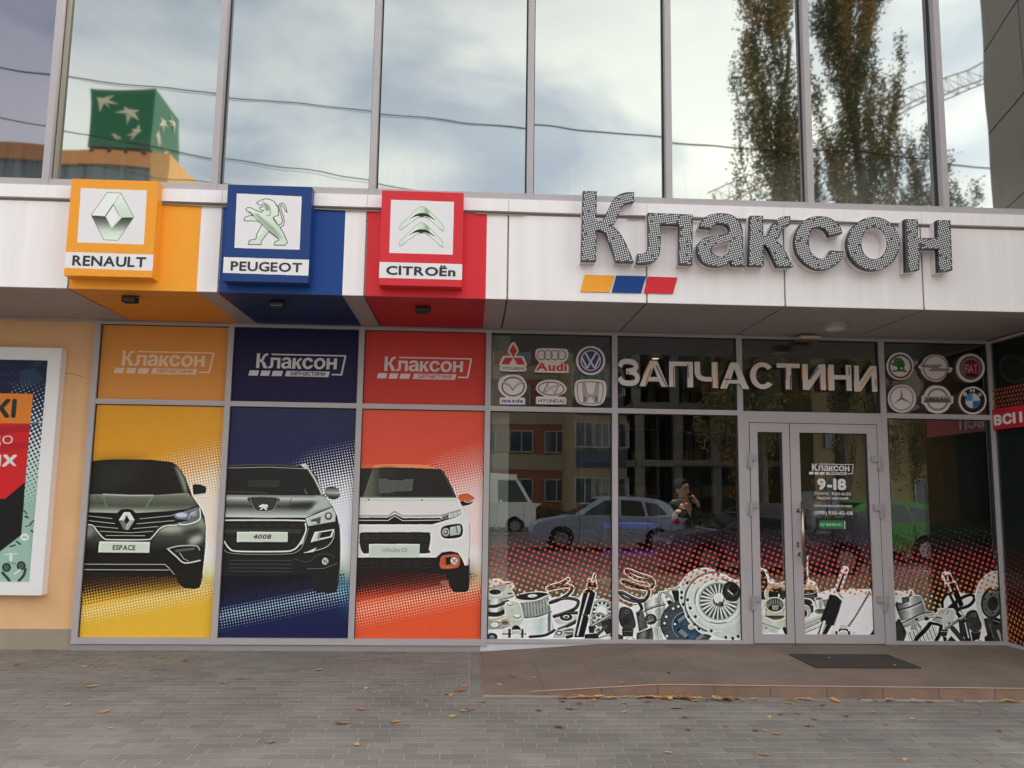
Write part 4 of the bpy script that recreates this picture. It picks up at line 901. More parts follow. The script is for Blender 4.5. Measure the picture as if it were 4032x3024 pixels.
    p.line([(760, 1150), (900, 1180), (1000, 1110), (1120, 1105), (1160, 1140)], 5, (88, 90, 90), sm=True); p.poly(ell(1072, 1175, 33, 36), (196, 200, 194)); p.line([(1050, 1160), (1095, 1195)], 8, (60, 60, 60)); p.line([(1095, 1155), (1055, 1190)], 5, (110, 110, 108)); p.line([(890, 1250), (1060, 1245), (1190, 1195)], 5, (120, 124, 122))
    p.line([(1216, 800), (1222, 1000), (1218, 1200), (1200, 1400)], 6, (90, 92, 94), soft=2)
    p.poly(sm([(1075, 450), (1110, 425), (1170, 430), (1215, 465), (1222, 510), (1190, 545), (1130, 550), (1080, 510)]), p.vg([(425, (70, 74, 72)), (480, (178, 188, 180)), (510, (90, 94, 92)), (545, (28, 28, 28))])); p.line([(1040, 520), (1085, 490)], 14, (120, 124, 120)); p.line([(1175, 492), (1220, 486)], 6, (226, 228, 224))
    names.append((p, 'navy film panel printed with a dark off-road car, front view', [('4008', (350, 903, 532, 950), .02)]))
    # ---- red : white small car
    p = base(2, (232, 82, 60)); p.crop = Crop(1380, 1750, .39188)
    p.poly([(-50, 1500), (1600, 1500), (1600, 2300), (-50, 2300)], (242, 94, 56), soft=8)
    p.poly([(1100, 700), (1500, 680), (1500, 1450), (1180, 1500)], p.vg([(700, (244, 226, 230)), (900, W), (1200, (240, 232, 228)), (1330, (240, 226, 178)), (1450, (240, 150, 110)), (1500, (240, 110, 76))]), soft=16)
    p.poly([(1120, 880), (1600, 820), (1600, 1330), (1180, 1400)], p.vg([(720, (252, 240, 244)), (1100, (252, 246, 248)), (1250, (252, 240, 214)), (1400, (246, 170, 120))]), soft=22, op=.9); tone_top(p, (252, 226, 222), 70, 780)
    p.poly([(20, 1250), (1230, 1250), (1200, 1400), (900, 1410), (20, 1440)], (38, 26, 22), soft=34, op=.95)
    tone_low(p, 1320, 1600, (48, 22, 20), (246, 214, 186), 1950)
    p.poly([(20, 240), (105, 238), (240, 208), (340, 200), (500, 197), (700, 203), (800, 214), (890, 245), (930, 262), (975, 340), (1020, 430), (1065, 530), (1065, 560), (20, 560)], (40, 36, 34))
    p.poly([(105, 238), (240, 208), (340, 199), (500, 197), (700, 203), (800, 214), (895, 248), (600, 236), (400, 232), (235, 236)], (240, 150, 100)); p.poly([(20, 190), (235, 200), (225, 236), (20, 240)], (226, 104, 70), soft=3)
    p.poly([(225, 240), (300, 240), (330, 532), (125, 532)], p.hg([(125, (110, 114, 98)), (210, (96, 100, 88)), (330, (48, 46, 42))])); p.poly([(300, 240), (440, 240), (440, 530), (325, 530)], (50, 49, 46), soft=8); p.poly([(280, 345), (635, 350), (622, 468), (460, 475), (385, 492), (290, 490)], (90, 93, 88), soft=1.5); p.poly([(372, 325), (545, 330), (540, 362), (375, 358)], (40, 38, 36))
    p.line([(905, 250), (965, 350), (1010, 440), (1045, 532)], 8, (84, 84, 80))
    p.poly([(20, 535), (1065, 535), (1100, 560), (1150, 640), (1178, 700), (1195, 800), (1198, 1000), (1188, 1140), (1165, 1222), (1145, 1215), (1120, 1150), (1080, 1090), (1010, 1075), (920, 1085), (860, 1137), (20, 1137)], (240, 236, 236))
    p.poly([(20, 535), (1065, 535), (1085, 570), (20, 570)], (214, 222, 212), soft=4); p.line([(20, 535), (1062, 536)], 5, (130, 132, 126)); p.line([(1130, 620), (1165, 700)], 5, (200, 204, 200)); p.line([(1196, 800), (1200, 1000), (1188, 1150)], 5, (150, 152, 150))
    p.poly(ell(185, 557, 9, 8), (40, 40, 40)); p.poly(ell(720, 560, 9, 8), (40, 40, 40))
    p.poly([(20, 735), (375, 735), (450, 700), (525, 740), (900, 738), (940, 768), (820, 803), (20, 803)], (30, 27, 27))
    for yy in ((718, 675), (762, 718)):
        p.line([(20, yy[0]), (378, yy[0]+2), (445, yy[1]), (522, yy[0]+4), (905, yy[0]-2)]+([(1000, 690), (1100, 662)] if yy[0] < 730 else []), 13, (70, 68, 66)); p.line([(20, yy[0]), (378, yy[0]+2), (445, yy[1]), (522, yy[0]+4), (905, yy[0]-2)]+([(1000, 690), (1100, 662)] if yy[0] < 730 else []), 6, (236, 236, 236))
    p.poly([(912, 728), (1000, 700), (1105, 660), (1116, 700), (1050, 738), (935, 768)], (70, 66, 62)); p.poly([(985, 705), (1105, 665), (1112, 700), (1045, 735), (985, 745)], (206, 218, 222)); p.poly(ell(950, 735, 32, 16), (150, 108, 78)); p.line([(1030, 700), (1040, 730)], 5, (110, 120, 124)); p.line([(1070, 685), (1080, 715)], 5, (110, 120, 124))
    p.poly(sm([(915, 845), (960, 815), (1090, 798), (1122, 820), (1128, 880), (1105, 928), (1020, 945), (940, 940), (910, 905)]), (28, 27, 27)); p.poly([(1000, 832), (1100, 812), (1112, 850), (1100, 905), (1000, 920)], (196, 200, 200), soft=1); p.poly(ell(958, 882, 38, 42), (176, 180, 178)); p.poly(ell(958, 882, 24, 26), (100, 104, 102)); p.poly(ell(955, 878, 11, 12), (220, 222, 220)); p.line([(1060, 825), (1075, 890)], 12, (110, 114, 114), soft=1)
    p.poly(sm([(92, 920), (110, 888), (200, 883), (750, 883), (798, 905), (802, 960), (785, 1050), (755, 1095), (200, 1095), (130, 1092), (98, 1020)]), (40, 39, 39)); p.line([(90, 988), (795, 990)], 8, (26, 26, 26))
    for r_ in (920, 950, 1165, 1205, 1240):
        for x in range(120 if r_ < 1000 else 90, 770, 110): p.line([(x, r_), (x+40, r_-12), (x+75, r_)], 4, (66, 66, 66))
    p.poly([(20, 1137), (860, 1137), (920, 1085), (1010, 1073), (1080, 1090), (1120, 1150), (1148, 1218), (1192, 1215), (1196, 1400), (1182, 1470), (1150, 1486), (1030, 1482), (985, 1400), (955, 1300), (20, 1290)], (36, 31, 31)); 
    for r_ in (1165, 1205, 1240):
        for x in range(90, 770, 110): p.line([(x, r_), (x+40, r_-12), (x+75, r_)], 4, (58, 57, 57))
    p.poly([(910, 1370), (990, 1362), (990, 1440), (900, 1400)], (196, 120, 110), soft=3, op=.7)
    p.poly([(187, 1000), (697, 1000), (693, 1132), (186, 1132)], (212, 222, 212))
    p.poly(sm([(898, 1180), (915, 1125), (970, 1110), (1065, 1105), (1100, 1140), (1095, 1215), (1050, 1245), (930, 1252), (897, 1225)]), (204, 92, 58)); p.poly([(955, 1138), (1068, 1128), (1082, 1190), (960, 1212)], (38, 30, 30)); p.poly(ell(1042, 1170, 38, 38), (206, 210, 206)); p.line([(1020, 1150), (1065, 1190)], 7, (90, 90, 90)); p.line([(1062, 1150), (1022, 1192)], 5, (120, 120, 120)); p.line([(920, 1225), (1000, 1240), (1080, 1205)], 5, (236, 150, 120))
    p.poly(sm([(1082, 530), (1110, 502), (1180, 496), (1228, 522), (1246, 548), (1180, 568), (1110, 572)]), (222, 104, 60)); p.poly([(1098, 575), (1245, 565), (1200, 605), (1125, 622), (1110, 600)], (38, 34, 32)); p.line([(1145, 572), (1185, 582), (1240, 565)], 7, (226, 228, 226), sm=True)
    p.line([(1192, 1150), (1196, 1300), (1186, 1440)], 7, (70, 62, 62), soft=2)
    names.append((p, 'red film panel printed with a white small hatchback, front view', [('CITROËN', (315, 1040, 495, 1080), -.008), ('C3', (512, 1042, 566, 1080), .012)]))
    for k, (p, lab, tx) in enumerate(names):
        p.photo(.22, .35, .03, k+3); t = thing('poster_panel', lab, 'poster panel', ((p.x0+p.x1)/2, YP, p.z0), 'printed film panels with cars')
        p.sheet('print', p.material('car_poster', .35, spec=.22), t, th=.006)
        for s_, bb, bo in tx:
            a, b, c, d = p.crop.box(*bb, YP); text(s_, a, b, c, d, YP-.0006, mat('plate_ink', (52, 50, 48), .4) if k < 2 else mat('plate_grey', (128, 130, 128), .4), 'lettering', t, bo, shear=.15 if s_ == '4008' else 0)
        MB().box(p.x0, p.x1, .0, .03, .12, 2.355).build('backing', M_FILMBACK, t)
    # upper short panels
    for k, (c, lab, box_) in enumerate((((222, 150, 76), 'plain orange film panel with white shop logo, above the yellow car poster', ((788, 1325), 715, 0, 1008)),
                                        ((34, 32, 70), 'dark navy film panel with white shop logo, above the blue car poster', None), ((204, 66, 58), 'red film panel with white shop logo, above the red car poster', None))):
        x0, x1 = LM[k]+MW, LM[k+1]
        t = thing('logo_panel', lab, 'film panel', ((x0+x1)/2, YP, 2.405), 'short film panels with the shop logo')
        MB().box(x0, x1, YP, YP+.006, 2.405, 3.155).build('film', mat('film_%d' % k, c, .4, var=.02, scale=2, spec=.12), t); MB().box(x0, x1, .0, .03, 2.405, 3.155).build('backing', M_FILMBACK, t)
        if k == 0: a = onY(0+788*.6076, 1008+712*.6076, YP); b = onY(1325*.6076, 1008+718*.6076, YP)
        if k == 1: a = onY(1008, 1008+728*.6076, YP); b = onY(2182*.6076, 1008+735*.6076, YP)
        if k == 2: a = onY(1344+278*.6076, 1008+745*.6076, YP); b = onY(1344+788*.6076, 1008+755*.6076, YP)
        small_logo('logo', a[0], (a[2]+b[2])/2, b[0]-a[0], YP-.002, mat('logo_white', (212, 204, 204), .4) if k else mat('logo_cream', (232, 200, 172), .4), mat('film_ink%d' % k, (200, 130, 90) if k == 0 else c, .4), '', parent=t)
film_panels()
# ================================================================== LIGHT BOX POSTER AT THE LEFT
def light_box():
    Y = -.10; x1 = -4.014; xo = x1-1.9; z0, z1 = .516, 2.888; fr = .124
    p = Print(xo+fr, x1-fr, z0+fr, z1-fr, Y+.006, 430, (24, 30, 66)); p.crop = Crop(0, 1300, .66351)
    rr = random.Random(8)
    for i in range(26):
        x, y = rr.uniform(-300, 280), rr.uniform(185, 360); p.line([(x, y), (x+rr.uniform(-40, 40), y+rr.uniform(-14, 14))], rr.uniform(3, 10), (52, 78, 108), soft=1.5, op=.7)
    p.poly([(120, 240), (200, 225), (260, 290), (200, 330), (130, 350), (110, 290)], (44, 72, 104), soft=3, op=.7)
    p.poly([(140, 1010), (300, 900), (300, 1600), (-900, 1600), (-900, 1300), (0, 1312), (125, 1215)], (160, 196, 180), soft=2); p.poly([(150, 560), (300, 500), (300, 1010), (120, 1020)], p.vg([(430, (232, 240, 238)), (700, (222, 234, 228)), (1000, (170, 204, 190))], 200), soft=3)
    p.poly([(150, 390), (300, 380), (300, 540), (150, 560)], (24, 28, 72), soft=8)
    ra, rb, rc = (p.T([(220, y)])[0][1] for y in (300, 560, 1060)); xr = p.T([(60, 500)])[0][0]
    up = np.where(p.V > rb, np.clip((ra-p.V)/(ra-rb), 0, 1)*.5, 0)*(p.U > p.T([(60, 400)])[0][0]); p.halftone(15.5, 30, up, (226, 234, 240))
    dn = np.where(p.V <= rb+6, np.clip((p.V-rc)/(rb-rc), 0, 1)*.58, 0)*(p.U > p.T([(125, 800)])[0][0]); p.halftone(15.5, 30, dn, (26, 28, 78))
    p.poly([(-900, 360), (197, 378), (178, 555), (-900, 540)], (238, 138, 50)); p.poly([(-900, 540), (178, 555), (150, 900), (30, 1000), (-900, 990)], (218, 34, 40)); p.poly([(-900, 650), (178, 560), (176, 600), (-900, 720)], (188, 26, 40)); p.poly([(-900, 800), (170, 660), (168, 700), (-900, 880)], (196, 30, 42))
    p.poly([(-900, 985), (30, 1000), (150, 900), (125, 1215), (0, 1312), (-900, 1330)], (22, 20, 22))
    for c, r in (((38, 1408), 27), ((125, 1398), 27)): p.poly(ell(c[0], c[1], r, r), (48, 62, 58)); p.poly(ell(c[0], c[1], r*.5, r*.5), (96, 120, 110)); p.poly(ell(c[0], c[1], 5, 5), (30, 36, 34))
    p.line([(15, 1440), (50, 1480), (60, 1500)], 16, (50, 66, 60), sm=True); p.line([(150, 1420), (140, 1455), (110, 1490)], 16, (50, 66, 60), sm=True); p.poly(ell(146, 1228, 26, 22), (232, 236, 232)); p.line([(135, 1228), (158, 1228)], 5, (120, 130, 126))
    p.line([(28, 1332), (104, 1326)], 7, (214, 230, 222)); p.line([(64, 1330), (64, 1365)], 18, (226, 236, 230)); p.line([(48, 1375), (100, 1390)], 8, (120, 160, 146)); p.line([(85, 1448), (120, 1420)], 9, (226, 230, 226))
    for a, b, w_ in (((150, 1105), (165, 1112), 12), ((178, 1150), (200, 1130), 8), ((60, 1285), (90, 1275), 9), ((98, 1255), (120, 1270), 10), ((150, 1165), (185, 1155), 6), ((140, 1070), (160, 1090), 7), ((185, 1190), (200, 1200), 10)): p.line([a, b], w_, (52, 74, 68))
    t = thing('light_box', 'white framed advertising light box on the orange wall, cut by the left edge', 'light box', ((xo+x1)/2, 0, z0))
    p.sheet('print', p.material('light_box_print', .3), t, th=.004)
    M_F = mat('light_box_frame', (240, 238, 240), .4)
    def fbar(pts): return slab([pts], Y-.012, -.001, M_F, 'frame_bar', t)
    e = .0012
    fbar([(xo, z1), (x1, z1), (x1-fr+e, z1-fr+e), (xo+fr-e, z1-fr+e)]); fbar([(xo, z0), (xo+fr-e, z0+fr-e), (x1-fr+e, z0+fr-e), (x1, z0)])
    fbar([(x1+.0, z0+e*2), (x1-fr, z0+fr), (x1-fr, z1-fr), (x1, z1-e*2)]); fbar([(xo, z0+e*2), (xo, z1-e*2), (xo+fr, z1-fr), (xo+fr, z0+fr)])
    c = p.crop
    for s_, bb, m_, bo in (('КІ', (-32, 407, 97, 520), M_INK, .045), ('ДО', (-62, 625, 76, 683), M_PRW, .0), ('ИХ', (-75, 738, 102, 810), M_PRW, .045)):
        a, b, lo, hi = c.box(*bb, Y+.006); text(s_, a, b, lo, hi, Y+.0055, m_, 'lettering', t, bo)
light_box()
# ================================================================== ЗАПЧАСТИНИ
UG = {'А': [[[(0, 0), (.37, 1), (.63, 1), (1, 0), (.77, 0), (.69, .2), (.31, .2), (.23, 0)], [(.375, .37), (.625, .37), (.5, .76)]]],
 'П': [[[(0, 0), (0, 1), (1, 1), (1, 0), (.76, 0), (.76, .83), (.24, .83), (.24, 0)]]],
 'Ч': [[[(0, 1), (.24, 1), (.24, .60)]+smooth([(.24, .60), (.30, .47), (.48, .42), (.74, .42)], False)[1:]+[(.74, 1), (1, 1), (1, 0), (.74, 0), (.74, .25)]+smooth([(.74, .25), (.40, .25), (.12, .34), (0, .55)], False)[1:]]],
 'С': [[[(.5+.5*math.cos(t), .5+.5*math.sin(t)) for t in np.linspace(math.radians(38), math.radians(322), 40)]+[(.5+.27*math.cos(t), .5+.33*math.sin(t)) for t in np.linspace(math.radians(318), math.radians(42), 34)]]],
 'Т': [[[(0, 1), (1, 1), (1, .83), (.625, .83), (.625, 0), (.375, 0), (.375, .83), (0, .83)]]],
 'И': [[[(0, 0), (0, 1), (.23, 1), (.23, .36), (.72, 1), (1, 1), (1, 0), (.77, 0), (.77, .64), (.28, 0)]]],
 'Н': [[[(0, 0), (0, 1), (.24, 1), (.24, .6), (.76, .6), (.76, 1), (1, 1), (1, 0), (.76, 0), (.76, .43), (.24, .43), (.24, 0)]]],
 'З': [[thick(smooth([(.12, .70), (.22, .86), (.45, .905), (.72, .86), (.82, .72), (.72, .59), (.40, .53)], False), .20)], [thick(smooth([(.40, .53), (.72, .49), (.885, .32), (.78, .14), (.48, .095), (.22, .14), (.10, .30)], False), .20)]]}
def zap_letters():
    T = Crop(2380, 1300, .50633); Yf_ = -.056
    M_L = mat('letter_cream', (218, 206, 202), .5, var=.04, scale=4)
    cols = {'y': mat('accent_yellow', (232, 160, 52), .5), 'r': mat('accent_red', (196, 56, 60), .5), 'b': mat('accent_blue', (48, 50, 96), .5)}
    data = [('З', 95, 275, 225, 435, [('r', (182, 318), (190, 345))]), ('А', 268, 490, 240, 440, [('y', (352, 250), (300, 360)), ('r', (362, 300), (318, 432)), ('b', (402, 275), (482, 436))]),
            ('П', 500, 685, 247, 445, [('r', (538, 285), (540, 440)), ('b', (648, 262), (652, 372))]), ('Ч', 697, 878, 250, 450, [('y', (874, 255), (874, 440)), ('r', (838, 370), (840, 445))]),
            ('А', 893, 1118, 255, 458, [('y', (970, 345), (934, 450)), ('b', (925, 380), (1035, 386))]), ('С', 1128, 1320, 252, 460, []), ('Т', 1335, 1515, 262, 462, [('r', (1410, 285), (1411, 388)), ('b', (1447, 350), (1447, 458))]),
            ('И', 1535, 1715, 268, 467, [('y', (1539, 275), (1539, 385)), ('b', (1665, 290), (1595, 383)), ('r', (1675, 350), (1678, 460))]), ('Н', 1737, 1915, 272, 472, [('y', (1737, 295), (1741, 465)), ('b', (1902, 285), (1903, 352))]),
            ('И', 1932, 2112, 280, 480, [('b', (1937, 285), (1938, 400)), ('y', (2090, 295), (1988, 440)), ('r', (2110, 380), (2111, 440))])]
    labs = ['first letter З, left of the pale letters over the glass', 'second letter А with yellow and blue accents, right of the З', 'third letter П with a red accent line in its left leg', 'fourth letter Ч with a red accent at its foot',
            'fifth letter А with a blue bar, crossing the mullion', 'sixth letter С, plain and round', 'seventh letter Т with red and blue edged stem', 'eighth letter И with a dark diagonal accent, right of the Т', 'ninth letter Н with a yellow accent line on its left leg', 'last letter И with a yellow diagonal, beside the right emblems']
    for (ch, a, b, c, d, acc), lab in zip(data, labs):
        x0, x1, z0, z1 = T.box(a, c, b, d, Yf_)
        t = thing('shop_letter', lab, 'sign letter', ((x0+x1)/2, Yf_, z0), 'pale raised letters over the upper glass')
        sc = lambda lp: [(x0+u*(x1-x0), z0+v*(z1-z0)) for u, v in lp]
        for k, lps in enumerate(UG[ch]): slab([sc(l) for l in lps], Yf_-.02-k*.0004, -.052, [M_L, mat('letter_edge_shadow', (74, 66, 64), .6)], 'letter_body', t, mi_side=1)  # side faces coloured dark to paint a shadow edge round each letter
        for cc, p, q in acc:
            P = np.array(T.w(p, Yf_-.02)); Q = np.array(T.w(q, Yf_-.02)); dd = (Q-P)/np.linalg.norm(Q-P); n = np.array([-dd[1], dd[0]])*.0055
            flat([[tuple(P+n), tuple(Q+n), tuple(Q-n), tuple(P-n)]], Yf_-.0215, cols[cc], 'accent_strip', t)
zap_letters()
# ================================================================== ROUND AND SHAPED BRAND PLATES
def plates():
    A = Crop(1900, 1300, .23508); B = Crop(3440, 1320, .26763); Y = -.05
    G1, G2, WH = (120, 112, 110), (70, 64, 64), (222, 208, 204)
    def plate(crop, outline, label, draw, txts=(), bg=WH):
        W = [crop.w(q, Y) for q in outline]; xs = [q[0] for q in W]; zs = [q[1] for q in W]
        pr = Print(min(xs)-.004, max(xs)+.004, min(zs)-.004, max(zs)+.004, Y, 900, bg); pr.crop = crop; draw(pr)
        t = thing('emblem_plate', label, 'emblem plate', ((min(xs)+max(xs))/2, Y, min(zs)), 'emblem plates on the upper glass')
        slab([W], Y+.001, -.003, mat('plate_edge', (112, 102, 98), .5), 'plate', t)
        f = flat([W], Y, pr.material('emblem_print', .35), 'print', t); pr.uv(f.data)
        for s_, bb, m_, bo in txts:
            a, b, c, d = crop.box(*bb, Y); text(s_, a, b, c, d, Y-.0006, m_, 'lettering', t, bo)
    R_ = (196, 42, 46); BL = (44, 62, 128); mR = mat('logo_red', (196, 40, 46), .4); mB = mat('logo_blue', (52, 76, 150), .4)
    def mitsu(p):
        p.poly([(515, 232), (580, 345), (515, 455), (450, 345)], R_); p.poly([(375, 460), (512, 460), (445, 575), (313, 570)], R_); p.poly([(518, 460), (655, 462), (712, 577), (580, 575)], R_)
    plate(A, [(515, 200)]+sm([(515, 200), (545, 215), (600, 320), (600, 360), (560, 428), (660, 432), (700, 460), (745, 590), (735, 605), (718, 610), (715, 690), (305, 685), (300, 600), (278, 575), (330, 450), (365, 430), (470, 430), (420, 350), (480, 220)], False, 2), 'plate with three red diamonds, top left of the left emblem group', mitsu, [('MITSUBISHI', (335, 618, 692, 660), M_INK, .0)])
    def audi(p):
        for i in range(4):
            p.line(ell(985+113*i, 418, 68, 78, 0, 40)+[ell(985+113*i, 418, 68, 78, 0, 40)[0]], 16, (110, 96, 92)); p.line(ell(983+113*i, 416, 66, 76, 0, 40, 150, 300), 5, (190, 178, 174))
    plate(A, sm([(930, 310), (1150, 305), (1380, 315), (1430, 350), (1440, 420), (1410, 500), (1350, 545), (1395, 560), (1440, 590), (1440, 690), (1430, 715), (1150, 715), (880, 705), (868, 690), (920, 590), (950, 540), (890, 460), (885, 370)], True, 3), 'plate with four linked rings above red lettering', audi, [('Audi', (900, 548, 1412, 684), mR, .03)])
    def vw(p):
        p.poly(ell(1812, 508, 207, 210), (42, 50, 112)); p.poly(ell(1812, 508, 172, 176), (214, 202, 200)); p.poly(ell(1812, 508, 152, 158), (50, 66, 130))
        for L_ in ([(1720, 375), (1800, 520), (1820, 520), (1905, 375)], [(1665, 460), (1745, 625), (1760, 625), (1812, 530), (1868, 625), (1885, 625), (1960, 460)]): p.line(L_, 30, (216, 206, 204))
    plate(A, ell(1812, 510, 245, 245), 'blue ringed round plate, top right of the left emblem group', vw)
    def mazda(p):
        p.line(ell(512, 945, 182, 152, 0, 50)+[ell(512, 945, 182, 152, 0, 50)[0]], 22, (84, 76, 76)); p.line(ell(512, 945, 196, 166, 0, 50)+[ell(512, 945, 196, 166, 0, 50)[0]], 8, (178, 168, 164))
        p.line([(335, 870), (400, 890), (460, 935), (505, 1000), (545, 935), (610, 890), (680, 865)], 24, (196, 186, 182), sm=True); p.line([(340, 890), (400, 908), (460, 950), (505, 1010)], 9, (56, 50, 50), sm=True); p.line([(505, 1010), (550, 950), (620, 905), (670, 888)], 8, (70, 64, 64), sm=True); p.line([(350, 860), (420, 885), (470, 930), (505, 985), (540, 930), (600, 880), (665, 855)], 5, (110, 102, 100), sm=True)
    plate(A, sm([(505, 745), (620, 760), (700, 830), (742, 930), (720, 1030), (660, 1100), (620, 1125), (700, 1135), (715, 1170), (710, 1235), (680, 1245), (310, 1240), (290, 1215), (288, 1150), (310, 1128), (385, 1122), (310, 1060), (262, 960), (280, 840), (370, 765)], True, 4), 'oval winged plate with blue lettering, bottom left of the left group', mazda, [('mazda', (318, 1152, 682, 1214), mB, .035)])
    def hyu(p):
        e = ell(1150, 980, 212, 108, 3, 50); p.line(e+[e[0]], 18, (96, 84, 84)); e = ell(1150, 980, 224, 120, 3, 50); p.line(e+[e[0]], 6, (190, 180, 176))
        p.line([(1105, 885), (1055, 960), (1015, 1045)], 26, (150, 138, 136)); p.line([(1285, 905), (1245, 985), (1205, 1075)], 26, (150, 138, 136)); p.line([(1030, 1040), (1100, 985), (1190, 960), (1280, 900)], 22, (170, 160, 156), sm=True); p.line([(1095, 890), (1085, 950), (1140, 950), (1200, 930)], 6, (70, 60, 60), sm=True); p.line([(1045, 1045), (1110, 1010), (1180, 1005), (1200, 1060)], 6, (80, 70, 70), sm=True)
    plate(A, sm([(1150, 830), (1280, 850), (1380, 920), (1408, 985), (1375, 1050), (1260, 1110), (1370, 1120), (1402, 1150), (1398, 1230), (1370, 1243), (930, 1238), (900, 1215), (898, 1130), (925, 1112), (1035, 1110), (940, 1050), (895, 980), (925, 900), (1020, 845)], True, 4), 'oval plate with a slanted H, bottom middle of the left group', hyu, [('HYUNDAI', (932, 1152, 1368, 1214), mat('logo_indigo', (58, 46, 70), .4), .012)])
    def honda(p):
        o = sm([(1600, 900), (1640, 872), (1800, 866), (1960, 878), (2010, 910), (2018, 1010), (1985, 1180), (1930, 1220), (1800, 1228), (1660, 1212), (1615, 1170), (1592, 1020)]); p.line(o+[o[0]], 12, (92, 84, 84)); o2 = [(1810+(x-1810)*1.08, 1046+(y-1046)*1.08) for x, y in o]; p.line(o2+[o2[0]], 5, (176, 168, 164))
        for s_ in (-1, 1):
            f = lambda x: 1810+s_*x; p.poly([(f(140), 880), (f(98), 880), (f(60), 1060), (f(40), 1085), (f(0), 1090), (f(0), 1120), (f(35), 1125), (f(70), 1205), (f(120), 1210)], (170, 160, 158)); p.line([(f(98), 880), (f(62), 1040), (f(30), 1078), (f(0), 1080)], 7, (92, 82, 82)); p.line([(f(140), 880), (f(120), 1205)], 6, (110, 100, 100)); p.line([(f(0), 1118), (f(32), 1122), (f(66), 1205)], 7, (92, 82, 82)); p.poly([(f(80), 1100), (f(115), 1120), (f(112), 1200), (f(78), 1200)], (110, 98, 98), soft=3)
    plate(A, sm([(1560, 870), (1640, 830), (1810, 824), (1980, 835), (2062, 880), (2075, 1010), (2040, 1180), (1960, 1250), (1810, 1266), (1650, 1240), (1575, 1180), (1540, 1020)], True, 4), 'rounded square plate with a wide H, bottom right of the left group', honda)
    # right-hand group
    def ring(p, cx, cy, r, c, w): e = ell(cx, cy, r, r*1.02, 0, 60); p.line(e+[e[0]], w, c)
    def skoda(p):
        ring(p, 392, 460, 162, (84, 76, 74), 20); ring(p, 392, 460, 178, (168, 158, 152), 8); ring(p, 392, 460, 150, (30, 28, 28), 6); g = (38, 110, 54)
        p.poly(sm([(340, 330), (400, 335), (440, 380), (460, 440), (450, 480), (470, 520), (495, 530), (470, 548), (440, 535), (330, 535), (300, 545), (275, 510), (335, 515), (350, 480), (320, 455), (265, 440), (270, 395), (300, 400), (295, 350)], True, 3), g)
        for a, b in (((300, 345), (360, 390)), ((268, 392), (345, 430)), ((340, 330), (400, 370))): p.line([a, b], 5, (190, 196, 186))
        p.poly(ell(412, 487, 16, 16), (214, 206, 202))
    plate(B, ell(388, 455, 200, 203), 'round plate with a green winged arrow, top left of the right group', skoda)
    def opel(p):
        ring(p, 908, 478, 172, (96, 88, 84), 14); ring(p, 908, 478, 190, (176, 168, 160), 8); p.poly([(690, 438), (1000, 440), (930, 490), (1120, 497), (1105, 525), (815, 522), (878, 478), (700, 460)], (150, 140, 136)); p.line([(690, 438), (1000, 440), (930, 490), (1120, 497)], 7, (60, 54, 52)); p.line([(1105, 525), (815, 522), (878, 478), (700, 460)], 7, (70, 62, 60))
    plate(B, sm([(910, 282), (1010, 305), (1080, 380), (1105, 470), (1150, 480), (1155, 510), (1120, 552), (1085, 545), (1040, 630), (960, 680), (880, 680), (780, 640), (710, 560), (690, 492), (662, 480), (670, 440), (712, 408), (740, 350), (820, 295)], True, 4), 'round plate crossed by a lightning bolt, top middle of the right group', opel)
    def fiat(p):
        p.poly(ell(1430, 480, 170, 176), (96, 78, 78)); ring(p, 1430, 480, 132, (176, 164, 160), 10); p.poly(ell(1436, 490, 116, 124), (130, 24, 36)); p.poly([(1330, 415), (1545, 415), (1545, 560), (1330, 560)], (140, 26, 40)); p.poly(ell(1440, 590, 90, 26), (70, 14, 20), soft=3)
    plate(B, ell(1425, 482, 212, 212), 'round plate with a dark red centre, top right of the right group', fiat, [('FIAT', (1342, 425, 1526, 555), mat('logo_pale', (188, 172, 172), .4), -.01)])
    def merc(p):
        ring(p, 412, 930, 172, (150, 140, 136), 14); ring(p, 412, 930, 160, (96, 88, 86), 5); ring(p, 412, 930, 186, (190, 182, 178), 5)
        for q in ((405, 770), (285, 1012), (560, 1012)):
            d = np.array(q)-np.array((415, 930)); d = d/np.linalg.norm(d); n = np.array((-d[1], d[0]))*17; c = np.array((415, 930))
            p.poly([tuple(c+n), q, tuple(c-n)], (150, 140, 138)); p.poly([tuple(c), q, tuple(c-n if q[0] > 400 else c+n)], (44, 40, 42))
    plate(B, ell(415, 932, 208, 208), 'round plate with a three pointed star, bottom left of the right group', merc)
    def nis(p):
        ring(p, 940, 945, 150, (128, 120, 116), 22); ring(p, 940, 945, 164, (186, 178, 174), 8); ring(p, 940, 945, 136, (150, 142, 138), 5); p.poly([(738, 902), (1142, 892), (1140, 992), (736, 992)], p.vg([(892, (176, 168, 164)), (940, (150, 142, 138)), (992, (70, 64, 62))])); 
    plate(B, sm([(930, 740), (1040, 765), (1120, 850), (1130, 885), (1165, 895), (1172, 940), (1165, 1000), (1130, 1020), (1080, 1100), (980, 1150), (900, 1148), (800, 1105), (745, 1020), (712, 1005), (706, 950), (712, 895), (740, 880), (780, 800), (850, 750)], True, 4), 'round plate with a wide name bar, bottom middle of the right group', nis, [('NISSAN', (775, 918, 1105, 968), M_INK, .03)])
    def bmw(p):
        p.poly(ell(1457, 960, 178, 178), (42, 38, 42)); cx, cy, r = 1457, 965, 108
        for i, c in enumerate(((62, 110, 160), (214, 212, 216), (78, 150, 190), (214, 212, 216))): p.poly([(cx, cy)]+ell(cx, cy, r, r*1.02, 0, 16, i*90, i*90+90), c)
        ring(p, cx, cy, 108, (150, 144, 146), 5)
